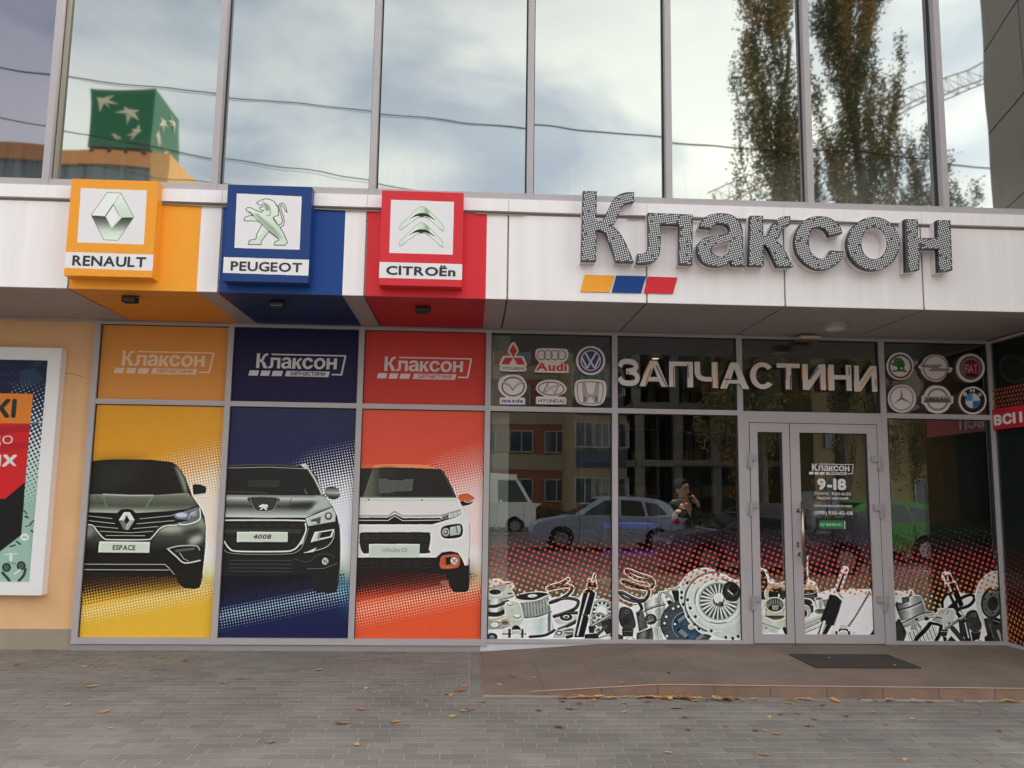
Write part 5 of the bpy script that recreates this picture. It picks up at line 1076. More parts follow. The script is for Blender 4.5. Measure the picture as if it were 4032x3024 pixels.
    plate(B, ell(1457, 960, 206, 206), 'round dark ringed plate with blue and white quarters', bmw, [('B', (1322, 842, 1374, 895), M_PRW, .02), ('M', (1418, 795, 1484, 842), M_PRW, .02), ('W', (1538, 848, 1592, 900), M_PRW, .02)])
plates()
# ================================================================== FILM WITH CAR PARTS AND DOTS ON THE GLASS
def parts_film():
    Yp = -.012
    p = Print(.2, 5.41, .115, 1.34, Yp, 520, (200, 200, 200), 0.)
    W = (252, 248, 250); K = (24, 23, 25); K2 = (58, 58, 62); SV = (206, 212, 208)
    def steel(x0, x1, y=600, dk=(86, 90, 90)): return p.hg([(x0, dk), (x0+(x1-x0)*.25, (214, 220, 216)), (x0+(x1-x0)*.45, (244, 246, 244)), (x0+(x1-x0)*.7, (150, 156, 154)), (x0+(x1-x0)*.85, (206, 212, 208)), (x1, dk)], y)
    def halo(pts, w=26): p.line(pts, w, W); 
    def coil(pts, w=44):
        p.line(pts, w+34, W, sm=True)
    def coil2(pts, w=44): p.line(pts, w, K, sm=True); p.line([(x-4, y-6) for x, y in pts], 7, (120, 120, 120), sm=True)
    # dots first (red at the top to orange below), parts over them
    pit = .0505*p.ppm; ang = -19.5; r = math.radians(ang)
    u = (p.U*math.cos(r)+p.V*math.sin(r))/pit; v = (-p.U*math.sin(r)+p.V*math.cos(r))/pit
    du = (u-np.round(u))*pit; dv = (v-np.round(v))*pit; Rr = np.clip((1.20*p.ppm-p.V-.0*p.ppm)/(.36*p.ppm), 0, 1)*.0118*p.ppm+.8
    Rr = np.where(p.V > 1.13*p.ppm, 0, Rr); m = np.clip(Rr+.5-np.sqrt(du*du+dv*dv), 0, 1)
    def dotcol(s, j0, j1, i0, i1):
        z = (np.arange(j0, j1)+.5)/s.ppm+s.z0; st = [(.55, (246, 150, 72)), (.68, (242, 124, 74)), (.80, (232, 92, 78)), (1.0, (206, 66, 70)), (1.1, (120, 60, 70)), (1.16, (60, 56, 66))]
        return np.stack([np.interp(z, [a for a, b in st], [b[k]/255. for a, b in st]) for k in range(3)], 1)[:, None, :].astype(np.float32)
    DOT = (m.astype(np.float32), 0, p.H, 0, p.W)
    p.put(DOT, dotcol)
    # ---------- bay 1
    p.crop = Crop(1900, 2200, .27125)
    p.poly([(60, 290), (250, 285), (310, 330), (430, 330), (470, 400), (430, 450), (480, 540), (490, 600), (560, 500), (800, 470), (940, 480), (930, 440), (1000, 560), (1400, 560), (1470, 460), (1570, 450), (1660, 520), (1640, 580), (1760, 585), (1900, 640), (1900, 1300), (60, 1300)], W)
    p.poly(sm([(60, 330), (200, 325), (310, 350), (430, 345), (460, 380), (420, 430), (460, 500), (460, 560), (360, 590), (60, 620)]), (206, 214, 200)); p.line([(60, 625), (200, 600), (360, 575), (455, 540)], 20, (150, 156, 142), sm=True)
    p.poly([(60, 300), (240, 290), (300, 330), (300, 380), (200, 440), (60, 450)], (232, 236, 230)); p.line([(60, 430), (180, 425), (290, 380)], 26, (170, 174, 166), soft=2); p.poly(ell(375, 365, 34, 12), (120, 120, 112)); p.poly(ell(400, 508, 38, 14), (120, 122, 112))
    p.poly(ell(240, 440, 95, 60, -15), (180, 182, 172)); p.poly(ell(185, 485, 85, 38), (52, 54, 52)); p.poly(ell(165, 490, 42, 28), (22, 22, 24))
    p.poly([(60, 610), (250, 570), (370, 600), (370, 820), (240, 860), (60, 850)], steel(60, 380)); p.line([(60, 690), (200, 690), (368, 620)], 44, (66, 64, 62), sm=True); p.line([(60, 800), (220, 810), (370, 740)], 62, (44, 40, 40), sm=True); p.line([(60, 890), (220, 880), (360, 830)], 30, (214, 202, 160), sm=True)
    p.poly(sm([(330, 640), (480, 630), (590, 690), (625, 800), (600, 900), (500, 1000), (380, 1000), (330, 860)]), (210, 218, 202)); p.poly(ell(505, 832, 48, 26), (240, 242, 236)); p.line(ell(505, 836, 50, 28, 0, 16, 0, 180), 12, (84, 86, 80)); p.poly(ell(400, 655, 40, 26), (226, 230, 220)); p.line(ell(400, 660, 38, 24, 0, 12, 0, 180), 8, (70, 70, 66))
    p.poly([(60, 900), (400, 920), (400, 980), (300, 1020), (60, 1030)], (168, 172, 166)); p.poly(ell(178, 960, 58, 38), (236, 240, 234)); p.line(ell(178, 966, 58, 38, 0, 20, 0, 180), 6, (120, 124, 118)); p.poly(ell(330, 920, 70, 45), (190, 186, 170)); p.poly(ell(330, 935, 50, 28), (120, 112, 96))
    p.poly(ell(140, 1135, 78, 56), (36, 46, 54)); p.poly(ell(140, 1135, 36, 26), (110, 128, 134)); p.poly([(300, 1030), (680, 1030), (680, 1150), (300, 1150)], (236, 232, 226)); p.line([(300, 1095), (670, 1095)], 26, (186, 150, 110)); p.poly([(375, 1020), (410, 1020), (410, 1150), (375, 1150)], (40, 44, 46)); p.poly([(565, 1020), (595, 1020), (595, 1150), (565, 1150)], (40, 44, 46))
    p.poly(ell(490, 1040, 66, 72), (36, 38, 40)); p.poly([(430, 1030), (550, 1030), (560, 1150), (420, 1150)], (190, 198, 194)); p.poly(ell(488, 1140, 62, 50), (230, 234, 230))
    p.poly([(495, 570), (720, 500), (960, 510), (990, 760), (1040, 1060), (990, 1110), (720, 1145), (640, 1130), (620, 850), (550, 700)], W)   # oil filter
    p.poly(ell(735, 545, 240, 55, -4), (34, 34, 34)); p.poly(ell(725, 540, 70, 26, -4), (214, 218, 214)); p.line([(495, 590), (700, 625), (960, 530)], 22, (200, 208, 204), sm=True)
    p.poly([(550, 640), (700, 635), (960, 560), (992, 760), (800, 840), (610, 850)], (150, 156, 152)); 
    for i in range(17): x = 600+i*22; p.line([(x, 650-(i*4)), (x+14, 840-(i*4))], 5, (206, 210, 206) if i % 2 else (104, 110, 108))
    p.line([(615, 858), (800, 842), (1000, 770)], 14, (60, 64, 64), sm=True)
    p.poly([(610, 865), (800, 850), (1000, 780), (1035, 1030), (880, 1100), (690, 1120), (560, 960)], p.hg([(560, (232, 238, 234)), (700, (240, 244, 242)), (860, (206, 226, 228)), (940, (244, 246, 246)), (975, (96, 110, 118)), (1010, (236, 240, 240)), (1040, (150, 160, 162))])); p.line([(690, 1135), (900, 1115), (1050, 1040)], 36, (34, 32, 34), sm=True)
    c1 = [(1240, 300), (1150, 360), (1000, 405), (950, 440), (1100, 410), (1230, 395), (1300, 430), (1240, 520), (1100, 600), (980, 640)]; c2 = [(980, 640), (1150, 580), (1300, 580), (1390, 620), (1350, 720), (1200, 790), (1040, 840)]; c3 = [(1220, 790), (1400, 790), (1440, 840), (1330, 930), (1110, 1030)]
    for c in (c1, c2, c3): coil(c)
    p.poly([(1060, 820), (1380, 780), (1390, 860), (1300, 940), (1100, 960), (1040, 900)], (206, 210, 206)); p.poly(ell(1215, 850, 92, 52), (52, 54, 54)); p.poly(ell(1215, 842, 46, 26), (206, 210, 206)); p.poly(ell(1215, 846, 26, 15), K)
    for c in (c1, c2, c3): coil2(c)
    p.poly([(1050, 1050), (1200, 1000), (1340, 1010), (1340, 1150), (1030, 1150)], (190, 194, 192)); p.poly(ell(1110, 1080, 50, 36), (96, 98, 98)); p.poly(ell(1110, 1080, 26, 18), W); p.poly(ell(1260, 1060, 70, 40), (110, 112, 112)); p.line([(1200, 1060), (1320, 1060)], 12, W); p.line([(1230, 1140), (1340, 1110)], 40, K)
    for rr_, c_ in ((165, (176, 182, 178)), (128, (60, 60, 62)), (96, (206, 210, 206)), (70, W)): p.poly(ell(1735, 770, rr_*1.05, rr_*1.15), c_)      # bearings
    for a in range(0, 360, 30): p.poly(ell(1735+116*math.cos(math.radians(a)), 770+126*math.sin(math.radians(a)), 17, 17), (226, 228, 226))
    for rr_, c_ in ((130, (150, 156, 152)), (102, (70, 70, 72)), (76, (206, 210, 206)), (52, (110, 112, 112))): p.poly(ell(1700, 930, rr_*1.0, rr_*1.15), c_)
    for a in range(0, 360, 40): p.poly(ell(1700+90*math.cos(math.radians(a)), 930+100*math.sin(math.radians(a)), 14, 14), (226, 228, 226))
    S_ = [(1540, 300), (1640, 310), (1660, 420), (1590, 460), (1640, 500), (1470, 1140), (1330, 1140), (1470, 470), (1530, 440), (1520, 400)]
    p.line(S_+[S_[0]], 34, W); p.poly(S_, K); p.line([(1630, 230), (1600, 320)], 60, W); p.line([(1630, 235), (1605, 310)], 22, K); p.line([(1545, 330), (1650, 345)], 10, (190, 190, 190)); p.line([(1530, 410), (1640, 425)], 8, (170, 170, 170)); p.line([(1545, 500), (1460, 800)], 24, (196, 216, 212)); p.line([(1450, 830), (1380, 1110)], 24, (196, 212, 208)); p.line([(1400, 800), (1580, 830)], 5, (120, 120, 120))
    p.line([(1545, 830), (1580, 950)], 34, (190, 196, 190)); p.line([(1580, 980), (1860, 820)], 46, (120, 124, 122)); p.line([(1580, 975), (1860, 812)], 12, (214, 218, 216)); p.poly([(1540, 980), (1630, 980), (1620, 1080), (1550, 1080)], (44, 46, 46)); p.poly([(1720, 920), (1900, 850), (1900, 1150), (1800, 1100), (1740, 1000)], (54, 54, 58)); p.line([(1640, 1140), (1800, 980)], 40, (78, 80, 82)); p.line([(1700, 1150), (1850, 1100)], 26, (170, 176, 174)); p.poly([(1480, 1100), (1660, 1080), (1700, 1160), (1480, 1160)], (40, 40, 42))
    # ---------- bay 2
    p.crop = Crop(2400, 2200, .27125)
    p.poly([(100, 600), (300, 700), (480, 640), (600, 560), (660, 520), (760, 470), (980, 400), (1060, 300), (1900, 300), (1950, 1300), (60, 1300), (100, 900)], W)
    top = [(620, 380), (560, 320), (400, 290), (250, 200), (270, 170), (420, 230), (600, 290), (640, 370), (580, 430), (430, 420), (280, 390), (190, 330)]; mid = [(190, 330), (230, 330), (420, 400), (560, 440), (560, 540), (480, 620), (330, 610), (200, 560), (140, 490)]; low = [(140, 490), (200, 500), (380, 590), (500, 600), (540, 560)]
    for c in (top, mid, low): coil(c, 40)
    for c in (top, mid, low): coil2(c, 42)
    p.line([(430, 640), (470, 720), (440, 780)], 44, (44, 44, 46), sm=True)
    p.poly([(500, 640), (610, 570), (760, 560), (800, 650), (810, 900), (700, 1150), (640, 1150), (520, 780)], steel(500, 820)); p.line([(500, 770), (640, 710), (810, 670)], 14, K, sm=True); p.line([(500, 740), (640, 690), (800, 645)], 6, (120, 124, 122), sm=True); p.line([(690, 900), (800, 860)], 10, K)
    p.poly(sm([(150, 730), (230, 700), (320, 740), (360, 850), (380, 980), (300, 1040), (200, 1010), (140, 900)]), (66, 67, 68)); p.poly(ell(258, 775, 32, 30), (104, 106, 106)); p.poly(ell(258, 775, 18, 17), K); p.poly(ell(250, 900, 60, 60), (44, 44, 46), soft=5); p.poly([(180, 1010), (350, 1030), (340, 1130), (190, 1130)], (48, 48, 50)); p.line([(190, 1050), (340, 1060)], 8, (110, 110, 110))
    p.poly([(385, 780), (480, 740), (560, 1000), (430, 1060)], (92, 94, 94)); p.poly(ell(428, 812, 20, 18), (40, 40, 42)); p.poly(ell(600, 880, 88, 78), (62, 64, 64)); p.poly(ell(600, 860, 36, 34), (110, 112, 112)); p.poly(ell(600, 860, 16, 15), K); p.line([(540, 920), (640, 890)], 12, (170, 172, 170))
    p.poly([(400, 1080), (620, 1000), (650, 1170), (390, 1170)], p.hg([(390, (60, 62, 62)), (500, (130, 134, 132)), (560, (64, 66, 66)), (650, (110, 112, 110))])); p.poly([(640, 1000), (740, 990), (780, 1170), (640, 1170)], (206, 208, 204)); p.line([(690, 1020), (710, 1170)], 8, (120, 124, 122)); p.poly([(100, 1080), (200, 1120), (200, 1170), (100, 1170)], (58, 60, 60)); p.line(ell(300, 1180, 60, 40, 0, 16, 180, 360), 14, (170, 176, 160))
    for q in ([(720, 620), (740, 500), (800, 490), (900, 560), (940, 640)], [(830, 560), (860, 450), (930, 450), (1000, 520), (1010, 580)], [(960, 480), (990, 410), (1050, 420)]): p.line(q, 40, (150, 156, 150), sm=True); p.line([(x, y-10) for x, y in q], 8, (220, 224, 218), sm=True)
    p.poly([(900, 470), (1000, 460), (1040, 640), (960, 640)], (34, 34, 36)); p.poly([(830, 620), (880, 600), (930, 640), (860, 680)], (50, 50, 50))
    p.poly(ell(1130, 950, 395, 350, 10), (74, 82, 86)); 
    for a in range(90, 290, 14): p.line([(1130+250*math.cos(math.radians(a)), 950+225*math.sin(math.radians(a))), (1130+392*math.cos(math.radians(a)), 950+345*math.sin(math.radians(a)))], 5, (40, 44, 48))
    for q in ((925, 725), (1000, 695), (825, 843), (800, 938), (835, 1125)): p.poly(ell(q[0], q[1], 19, 19), (232, 234, 230))
    p.poly(ell(1150, 980, 255, 225, 10), (52, 78, 100)); e = ell(1150, 980, 240, 212, 10, 40, 120, 300); p.line(e, 12, (120, 146, 164)); p.poly([(1060, 950), (1150, 880), (1300, 1100), (1200, 1160), (1110, 1120)], (58, 92, 122)); p.poly(ell(1190, 990, 50, 46), (206, 210, 186)); p.poly(ell(950, 950, 18, 16), (226, 228, 226))
    for (x, y, a) in ((1045, 870, -38), (1070, 1085, 40), (1310, 1140, -35)):
        d = math.radians(a); p.line([(x-70*math.cos(d), y-70*math.sin(d)), (x+70*math.cos(d), y+70*math.sin(d))], 60, (30, 32, 34))
        for i in range(-3, 4): xx, yy = x+i*20*math.cos(d), y+i*20*math.sin(d); p.line([(xx-26*math.sin(d), yy+26*math.cos(d)), (xx+26*math.sin(d)+8, yy-26*math.cos(d))], 7, (196, 200, 196))
    CC = (1500, 650); rim = sm([(1050, 330), (1130, 230), (1240, 160), (1400, 135), (1500, 160), (1560, 200), (1700, 240), (1760, 320), (1880, 380), (1990, 500), (1990, 1000), (1900, 1100), (1900, 1170), (1650, 1170), (1530, 1130), (1420, 1090), (1330, 1080), (1240, 1000), (1130, 880), (1080, 740), (1020, 620), (1020, 480)])
    p.poly(rim, (214, 224, 218)); p.line(rim+[rim[0]], 14, W); p.line(ell(1560, 640, 470, 440, 20, 60, 90, 280), 22, (96, 104, 102), soft=2); p.line(ell(1560, 640, 440, 410, 20, 60, 60, 300), 14, (238, 242, 240)); p.poly(ell(1570, 630, 420, 390, 20), (226, 232, 228))
    for rr_, c_ in ((350, (196, 204, 200)), (340, (236, 240, 238)), (290, (176, 184, 180)), (272, (110, 118, 114))): p.poly(ell(1585, 625, rr_, rr_*.95, 20), c_)
    p.line(ell(1560, 590, 320, 300, 0, 20, 285, 330), 20, (110, 116, 112)); p.line(ell(1560, 600, 320, 300, 0, 20, 170, 215), 14, (120, 126, 122)); p.line(ell(1585, 640, 320, 300, 0, 20, 70, 110), 14, (140, 146, 142))
    for a in range(0, 360, 15):
        t_ = math.radians(a+3); c_ = (226, 232, 228) if a % 30 else (206, 214, 208); p.line([(1585+95*math.cos(t_), 610+90*math.sin(t_)), (1585+262*math.cos(t_), 625+250*math.sin(t_))], 20 if 60 < a < 150 or a > 210 else 26, c_); p.line([(1585+100*math.cos(t_+.13), 610+95*math.sin(t_+.13)), (1585+250*math.cos(t_+.13), 625+240*math.sin(t_+.13))], 7, (44, 48, 46))
    p.poly(ell(1585, 575, 72, 76), (244, 244, 242)); p.poly([(1560, 690), (1600, 620), (1660, 640), (1650, 700), (1600, 710)], (120, 124, 118)); p.poly([(1600, 680), (1640, 630), (1665, 690)], (44, 44, 44))
    for q in ((1130, 355), (1050, 492), (1048, 570), (1135, 600), (1072, 668), (1175, 720), (1150, 845), (1250, 845), (1235, 955), (1480, 1050), (1300, 1020), (1395, 180), (1690, 1145), (1870, 1130), (1580, 230), (1790, 1160)): p.poly(ell(q[0], q[1], 20, 22), (50, 54, 54)); p.line(ell(q[0], q[1], 22, 24, 0, 12, 180, 320), 5, (150, 158, 154))
    p.poly(ell(1770, 480, 128, 150, -18), (44, 45, 46)); p.poly(ell(1790, 465, 80, 95, -18), (70, 72, 70)); p.poly(ell(1800, 440, 60, 70, -18), (24, 24, 24)); p.line([(1720, 460), (1790, 520)], 16, (196, 198, 192)); p.line([(1650, 520), (1700, 600), (1800, 620)], 8, (100, 102, 100), sm=True)
    # ---------- doors
    p.crop = Crop(2900, 2150, .27125)
    p.poly([(100, 900), (320, 300), (430, 340), (470, 460), (540, 540), (640, 520), (700, 500), (900, 560), (1030, 480), (1120, 520), (1170, 600), (1190, 680), (1300, 640), (1430, 600), (1480, 620), (1600, 640), (1640, 600), (1720, 620), (2100, 620), (2100, 1400), (100, 1400)], W)
    p.line([(330, 340), (400, 340), (440, 380), (460, 460), (520, 490), (545, 540)], 26, W, sm=True); p.poly([(300, 360), (400, 360), (440, 480), (450, 560), (420, 780), (300, 780)], (28, 28, 30))
    for y in (460, 520, 580, 650, 770): p.line([(300, y), (410, y+6)], 6, (120, 126, 120))
    p.poly(ell(560, 690, 165, 150), (196, 198, 168)); p.poly(ell(585, 700, 125, 112), (60, 60, 52)); p.poly(ell(560, 690, 90, 82), (26, 26, 26)); p.poly(ell(610, 720, 14, 30), W); p.line([(540, 610), (600, 604)], 10, W); p.line([(650, 560), (720, 520)], 30, (206, 206, 180))
    p.poly([(410, 850), (690, 850), (690, 1010), (620, 1070), (500, 1070), (420, 1010)], p.hg([(410, (150, 150, 120)), (480, (236, 236, 214)), (560, (196, 196, 170)), (640, (230, 230, 206)), (690, (120, 120, 96))])); p.poly(ell(552, 1010, 140, 60), (90, 86, 62)); p.poly([(420, 940), (690, 940), (690, 1010), (420, 1010)], (206, 206, 182)); 
    p.poly(ell(552, 852, 146, 116), (206, 208, 186)); p.poly(ell(552, 852, 124, 98), (40, 40, 38))
    for a in range(190, 350, 14): t_ = math.radians(a); p.line([(552+118*math.cos(t_), 852+92*math.sin(t_)), (552+100*math.cos(t_), 852+70*math.sin(t_)+60)], 9, (150, 152, 140))
    p.poly([(510, 860), (610, 860), (600, 930), (520, 930)], (150, 152, 142)); p.line([(380, 790), (400, 850), (370, 920)], 12, (214, 214, 190), sm=True)
    p.poly([(360, 1000), (560, 1080), (720, 1180), (560, 1260), (340, 1260)], (226, 230, 222)); p.poly([(350, 1110), (620, 1200), (580, 1270), (340, 1200)], (206, 214, 206)); p.line([(350, 1110), (630, 1205)], 7, (70, 74, 72)); p.poly(ell(430, 1190, 12, 12), K); p.poly([(560, 1090), (720, 1060), (730, 1170), (620, 1190)], (222, 224, 190)); p.line([(690, 1200), (720, 1270)], 50, (34, 34, 36))
    p.poly([(940, 200), (1005, 200), (1010, 620), (930, 620)], (38, 39, 42)); p.line([(1025, 150), (1032, 460), (1130, 530), (1165, 610), (1185, 690)], 22, W, sm=True); p.line([(940, 320), (1010, 320)], 8, (170, 170, 170))
    p.poly(ell(1010, 620, 150, 60), (206, 206, 176)); p.poly([(930, 640), (1160, 630), (1170, 760), (1100, 820), (930, 820)], (46, 47, 48)); p.line([(930, 700), (1100, 690), (1160, 650)], 8, (206, 206, 190), sm=True)
    for i in range(9): p.line([(950+i*22, 715), (950+i*22, 760)], 6, (130, 132, 130))
    p.poly(ell(1000, 820, 118, 70), (206, 210, 200)); p.poly(ell(995, 824, 98, 54), (40, 40, 40)); p.poly([(930, 850), (1110, 860), (1110, 960), (1000, 1000), (930, 1000)], (70, 72, 70)); p.poly(ell(990, 950, 85, 100), (196, 200, 194)); p.poly(ell(985, 980, 34, 50), (50, 50, 50))
    p.poly([(1120, 760), (1250, 760), (1240, 900), (1150, 900)], steel(1120, 1250, 800)); p.poly(ell(1185, 765, 66, 26), (190, 194, 190)); p.poly(ell(1185, 766, 44, 16), (110, 114, 112)); p.poly(ell(1220, 948, 90, 42), (150, 154, 146)); p.poly(ell(1220, 946, 56, 24), (110, 112, 84)); p.poly([(1250, 780), (1330, 770), (1330, 860), (1260, 880)], (150, 154, 150))
    for k_, (a, b) in enumerate((((960, 1130), (1240, 1010)), ((960, 1190), (1230, 1070)), ((960, 1250), (1200, 1150)))): p.line([a, b], 44, (226, 230, 226) if k_ % 2 == 0 else (196, 202, 198)); p.line([(a[0], a[1]+24), (b[0], b[1]+24)], 6, (70, 74, 74))
    p.line([(1570, 340), (1460, 640)], 110, W); p.line([(1560, 370), (1470, 640)], 60, (60, 44, 42)); p.line([(1575, 400), (1500, 620)], 16, W); p.line([(1540, 370), (1450, 620)], 12, W); p.poly(ell(1570, 355, 50, 40), W); p.poly(ell(1580, 360, 20, 18), (196, 90, 70))
    p.poly([(1350, 700), (1440, 720), (1520, 790), (1480, 940), (1400, 1150), (1330, 1160), (1210, 1080), (1290, 860)], (26, 27, 30))
    for i in range(24): t_ = i/23; x, y = 1512-t_*110, 800+t_*345; p.line([(x, y), (x+16, y+4)], 7, (26, 27, 30))
    p.poly([(1250, 1050), (1310, 1070), (1240, 1280), (1170, 1280)], (30, 31, 34)); p.line([(1270, 1100), (1215, 1280)], 40, (232, 236, 236)); p.poly([(1310, 1110), (1380, 1140), (1300, 1280), (1240, 1280)], (34, 35, 38)); p.poly([(1440, 650), (1530, 730), (1560, 780), (1500, 740)], (170, 176, 166))
    p.line([(1925, 660), (1830, 830), (1720, 1020), (1615, 1160)], 12, (34, 36, 36))
    for i in range(20):
        t_ = i/19; x, y = 1922-t_*300, 675+t_*480; p.poly([(x, y), (x+28, y+8), (x+2, y+18)], (34, 36, 36))
    p.poly([(1370, 1240), (1720, 1240), (1720, 1300), (1370, 1300)], (236, 234, 232)); p.poly([(1430, 1235), (1460, 1235), (1460, 1300), (1430, 1300)], K2); p.poly([(1610, 1235), (1645, 1235), (1645, 1300), (1610, 1300)], K2); p.poly(ell(1545, 1230, 70, 48), (36, 38, 40)); p.poly(ell(1545, 1262, 66, 46), (214, 218, 214)); p.poly([(1495, 1150), (1610, 1150), (1600, 1200), (1500, 1200)], (220, 220, 216)); p.poly([(1990, 1200), (2000, 1300), (1920, 1300)], (44, 38, 40))
    # ---------- right bay
    p.crop = Crop(3440, 2150, .27119)
    p.poly([(200, 640), (500, 650), (530, 615), (570, 640), (600, 700), (690, 720), (720, 790), (770, 960), (860, 960), (880, 990), (960, 920), (1000, 740), (1080, 660), (1200, 660), (1330, 690), (1430, 690), (1480, 680), (1500, 600), (1560, 500), (1640, 420), (1740, 370), (1950, 350), (1950, 1450), (200, 1450)], W)
    for q in (150, 154, 156): pass
    p.poly([(1040, 360), (1120, 390), (1150, 480), (1200, 520), (1290, 780), (1300, 860), (1120, 700), (1020, 580), (1030, 520), (980, 460), (990, 390)], W)
    p.poly([(1020, 430), (1110, 410), (1150, 510), (1060, 535)], (26, 26, 28)); p.poly([(1030, 560), (1180, 530), (1310, 860), (1180, 920), (1080, 690)], (24, 24, 26)); p.line([(1085, 560), (1150, 720), (1230, 880)], 30, (206, 218, 214)); p.line([(1070, 450), (1085, 500)], 20, (230, 232, 230)); p.line([(1180, 900), (1260, 1000), (1340, 1200), (1380, 1390)], 90, (34, 34, 36)); p.line([(1250, 960), (1290, 1000)], 30, (206, 218, 214)); p.line([(1330, 1120), (1380, 1330)], 22, (190, 200, 196))
    o = sm([(1000, 880), (1000, 780), (1060, 700), (1180, 680), (1280, 730), (1450, 700), (1470, 780), (1400, 870), (1250, 920), (1120, 890)]); p.line([(1000, 890), (1002, 790), (1060, 705), (1160, 680)], 40, (28, 28, 30), sm=True); p.line([(1100, 900), (1240, 780), (1380, 712), (1450, 725), (1455, 790), (1380, 870), (1250, 910)], 42, (28, 28, 30), sm=True); p.poly([(1090, 905), (1210, 810), (1230, 900)], (28, 28, 30))
    p.poly([(320, 860), (345, 820), (410, 830), (420, 750), (520, 730), (530, 700), (560, 720), (690, 730), (710, 800), (770, 970), (560, 1060), (400, 1090), (340, 930)], p.hg([(320, (70, 74, 72)), (420, (130, 136, 132)), (520, (232, 236, 232)), (600, (176, 182, 178)), (720, (130, 136, 132)), (770, (206, 210, 206))])); p.poly([(410, 750), (520, 735), (520, 810), (420, 840)], (92, 98, 94)); p.poly([(312, 850), (345, 800), (360, 900), (340, 930)], (50, 52, 52)); p.line([(345, 935), (520, 890), (700, 815)], 16, (28, 28, 30), sm=True); p.poly([(510, 730), (550, 650), (570, 700), (540, 740)], (56, 58, 56))
    p.line([(330, 1180), (500, 1110), (700, 1010), (860, 980)], 66, (176, 182, 176), sm=True); p.line([(330, 1150), (500, 1080), (700, 985), (850, 965)], 14, (40, 42, 42), sm=True); p.line([(330, 1225), (520, 1150), (720, 1060), (870, 1030)], 10, (70, 74, 72), sm=True); p.poly(ell(770, 1055, 36, 26), (40, 42, 42)); p.poly(ell(625, 1068, 26, 18), (60, 62, 60))
    p.poly([(300, 1130), (370, 1050), (420, 1130), (480, 1260), (430, 1420), (300, 1420)], (58, 60, 60)); p.poly([(470, 1260), (760, 1100), (900, 1250), (900, 1330), (780, 1420), (520, 1420)], W)
    for i in range(15): x = 490+i*28; p.line([(x, 1260-i*7), (x+60, 1410-i*5)], 13, (120, 126, 124) if i % 2 else (206, 212, 208))
    p.poly([(550, 1100), (620, 1130), (640, 1220), (540, 1220)], (176, 182, 176)); p.line([(640, 1130), (680, 1180)], 34, (150, 154, 150))
    p.line([(820, 1130), (740, 1230), (640, 1330), (590, 1420)], 58, (30, 31, 32), sm=True); p.line([(830, 1120), (990, 1150)], 40, (30, 31, 32)); p.line([(980, 1160), (960, 1280), (880, 1420)], 50, (34, 36, 36), sm=True)
    p.poly([(850, 1080), (960, 900), (1160, 905), (1200, 960), (1150, 1100), (1100, 1150), (980, 1140)], (214, 216, 208)); p.poly([(850, 1080), (880, 1030), (1010, 1050), (1000, 1140)], (176, 178, 170)); p.poly([(960, 930), (1050, 930), (1010, 990), (930, 985)], (190, 192, 184)); p.line([(910, 1035), (990, 1050)], 16, (70, 70, 68)); p.line([(1060, 1000), (1100, 940)], 7, (60, 60, 60)); p.line([(1100, 1120), (1120, 1180)], 26, (60, 62, 62))
    p.line([(1010, 1080), (1040, 1200)], 50, (206, 212, 204)); p.line([(1060, 1200), (1180, 1110), (1320, 1030)], 44, (130, 134, 130), sm=True); p.line([(1060, 1190), (1180, 1095), (1320, 1015)], 10, (206, 210, 206), sm=True); p.poly([(970, 1210), (1080, 1220), (1060, 1310), (970, 1310)], (52, 54, 54)); p.line([(975, 1240), (1070, 1245)], 8, (170, 176, 172)); p.line([(1150, 1200), (1320, 1400)], 70, (66, 68, 70)); p.poly([(1040, 1410), (1130, 1310), (1230, 1410)], (50, 50, 52)); p.poly([(1000, 1300), (1060, 1330), (1060, 1400), (1020, 1400)], (48, 50, 50))
    p.poly(sm([(1340, 1000), (1400, 940), (1490, 940), (1540, 1060), (1570, 1150), (1540, 1230), (1420, 1230), (1350, 1120)]), (62, 63, 64)); p.poly(ell(1462, 1002, 32, 28), (104, 106, 106)); p.poly(ell(1462, 1002, 16, 14), K); p.poly([(1410, 1240), (1560, 1240), (1530, 1380), (1430, 1380)], (44, 44, 46)); p.line([(1430, 1255), (1545, 1258)], 8, (110, 112, 110)); p.line(ell(1520, 1410, 60, 44, 0, 16, 180, 360), 16, (176, 180, 164)); p.poly([(1230, 1060), (1330, 1150), (1340, 1340), (1260, 1300)], (54, 54, 56), soft=1)
    disc = [(1480, 760), (1490, 640), (1540, 520), (1620, 430), (1720, 375), (1950, 350), (1950, 1100), (1620, 1200), (1560, 1050), (1500, 920)]; p.poly(disc, (214, 222, 218)); p.line(disc[:6], 18, W)
    rr = random.Random(1)
    for i in range(60): x, y = rr.uniform(1500, 1820), rr.uniform(400, 1000); p.poly(ell(x, y, 5, 4), (130, 138, 136))
    p.poly(ell(1730, 820, 170, 235, 8), (50, 52, 54)); p.poly(ell(1720, 835, 130, 190, 8), (98, 102, 102)); p.poly(ell(1735, 840, 75, 105, 5), (44, 46, 48))
    for q in ((1715, 705), (1622, 775), (1635, 930), (1735, 975)): p.poly(ell(q[0], q[1], 13, 18), K)
    p.poly(ell(1738, 608, 22, 18), (222, 224, 204)); p.poly(ell(1822, 672, 16, 22), (232, 232, 220))
    p.poly([(1600, 1060), (1740, 1020), (1880, 1080), (1950, 1450), (1700, 1450), (1640, 1250)], (58, 60, 60)); p.poly(ell(1790, 1100, 60, 50), (34, 34, 34)); p.line([(1740, 1080), (1850, 1120)], 12, (130, 132, 130)); p.line([(1810, 1240), (1880, 1420)], 40, (150, 156, 152)); p.poly([(1610, 1330), (1700, 1240), (1780, 1420), (1620, 1420)], (40, 41, 42)); p.line([(1690, 1140), (1740, 1330)], 22, (90, 92, 92))
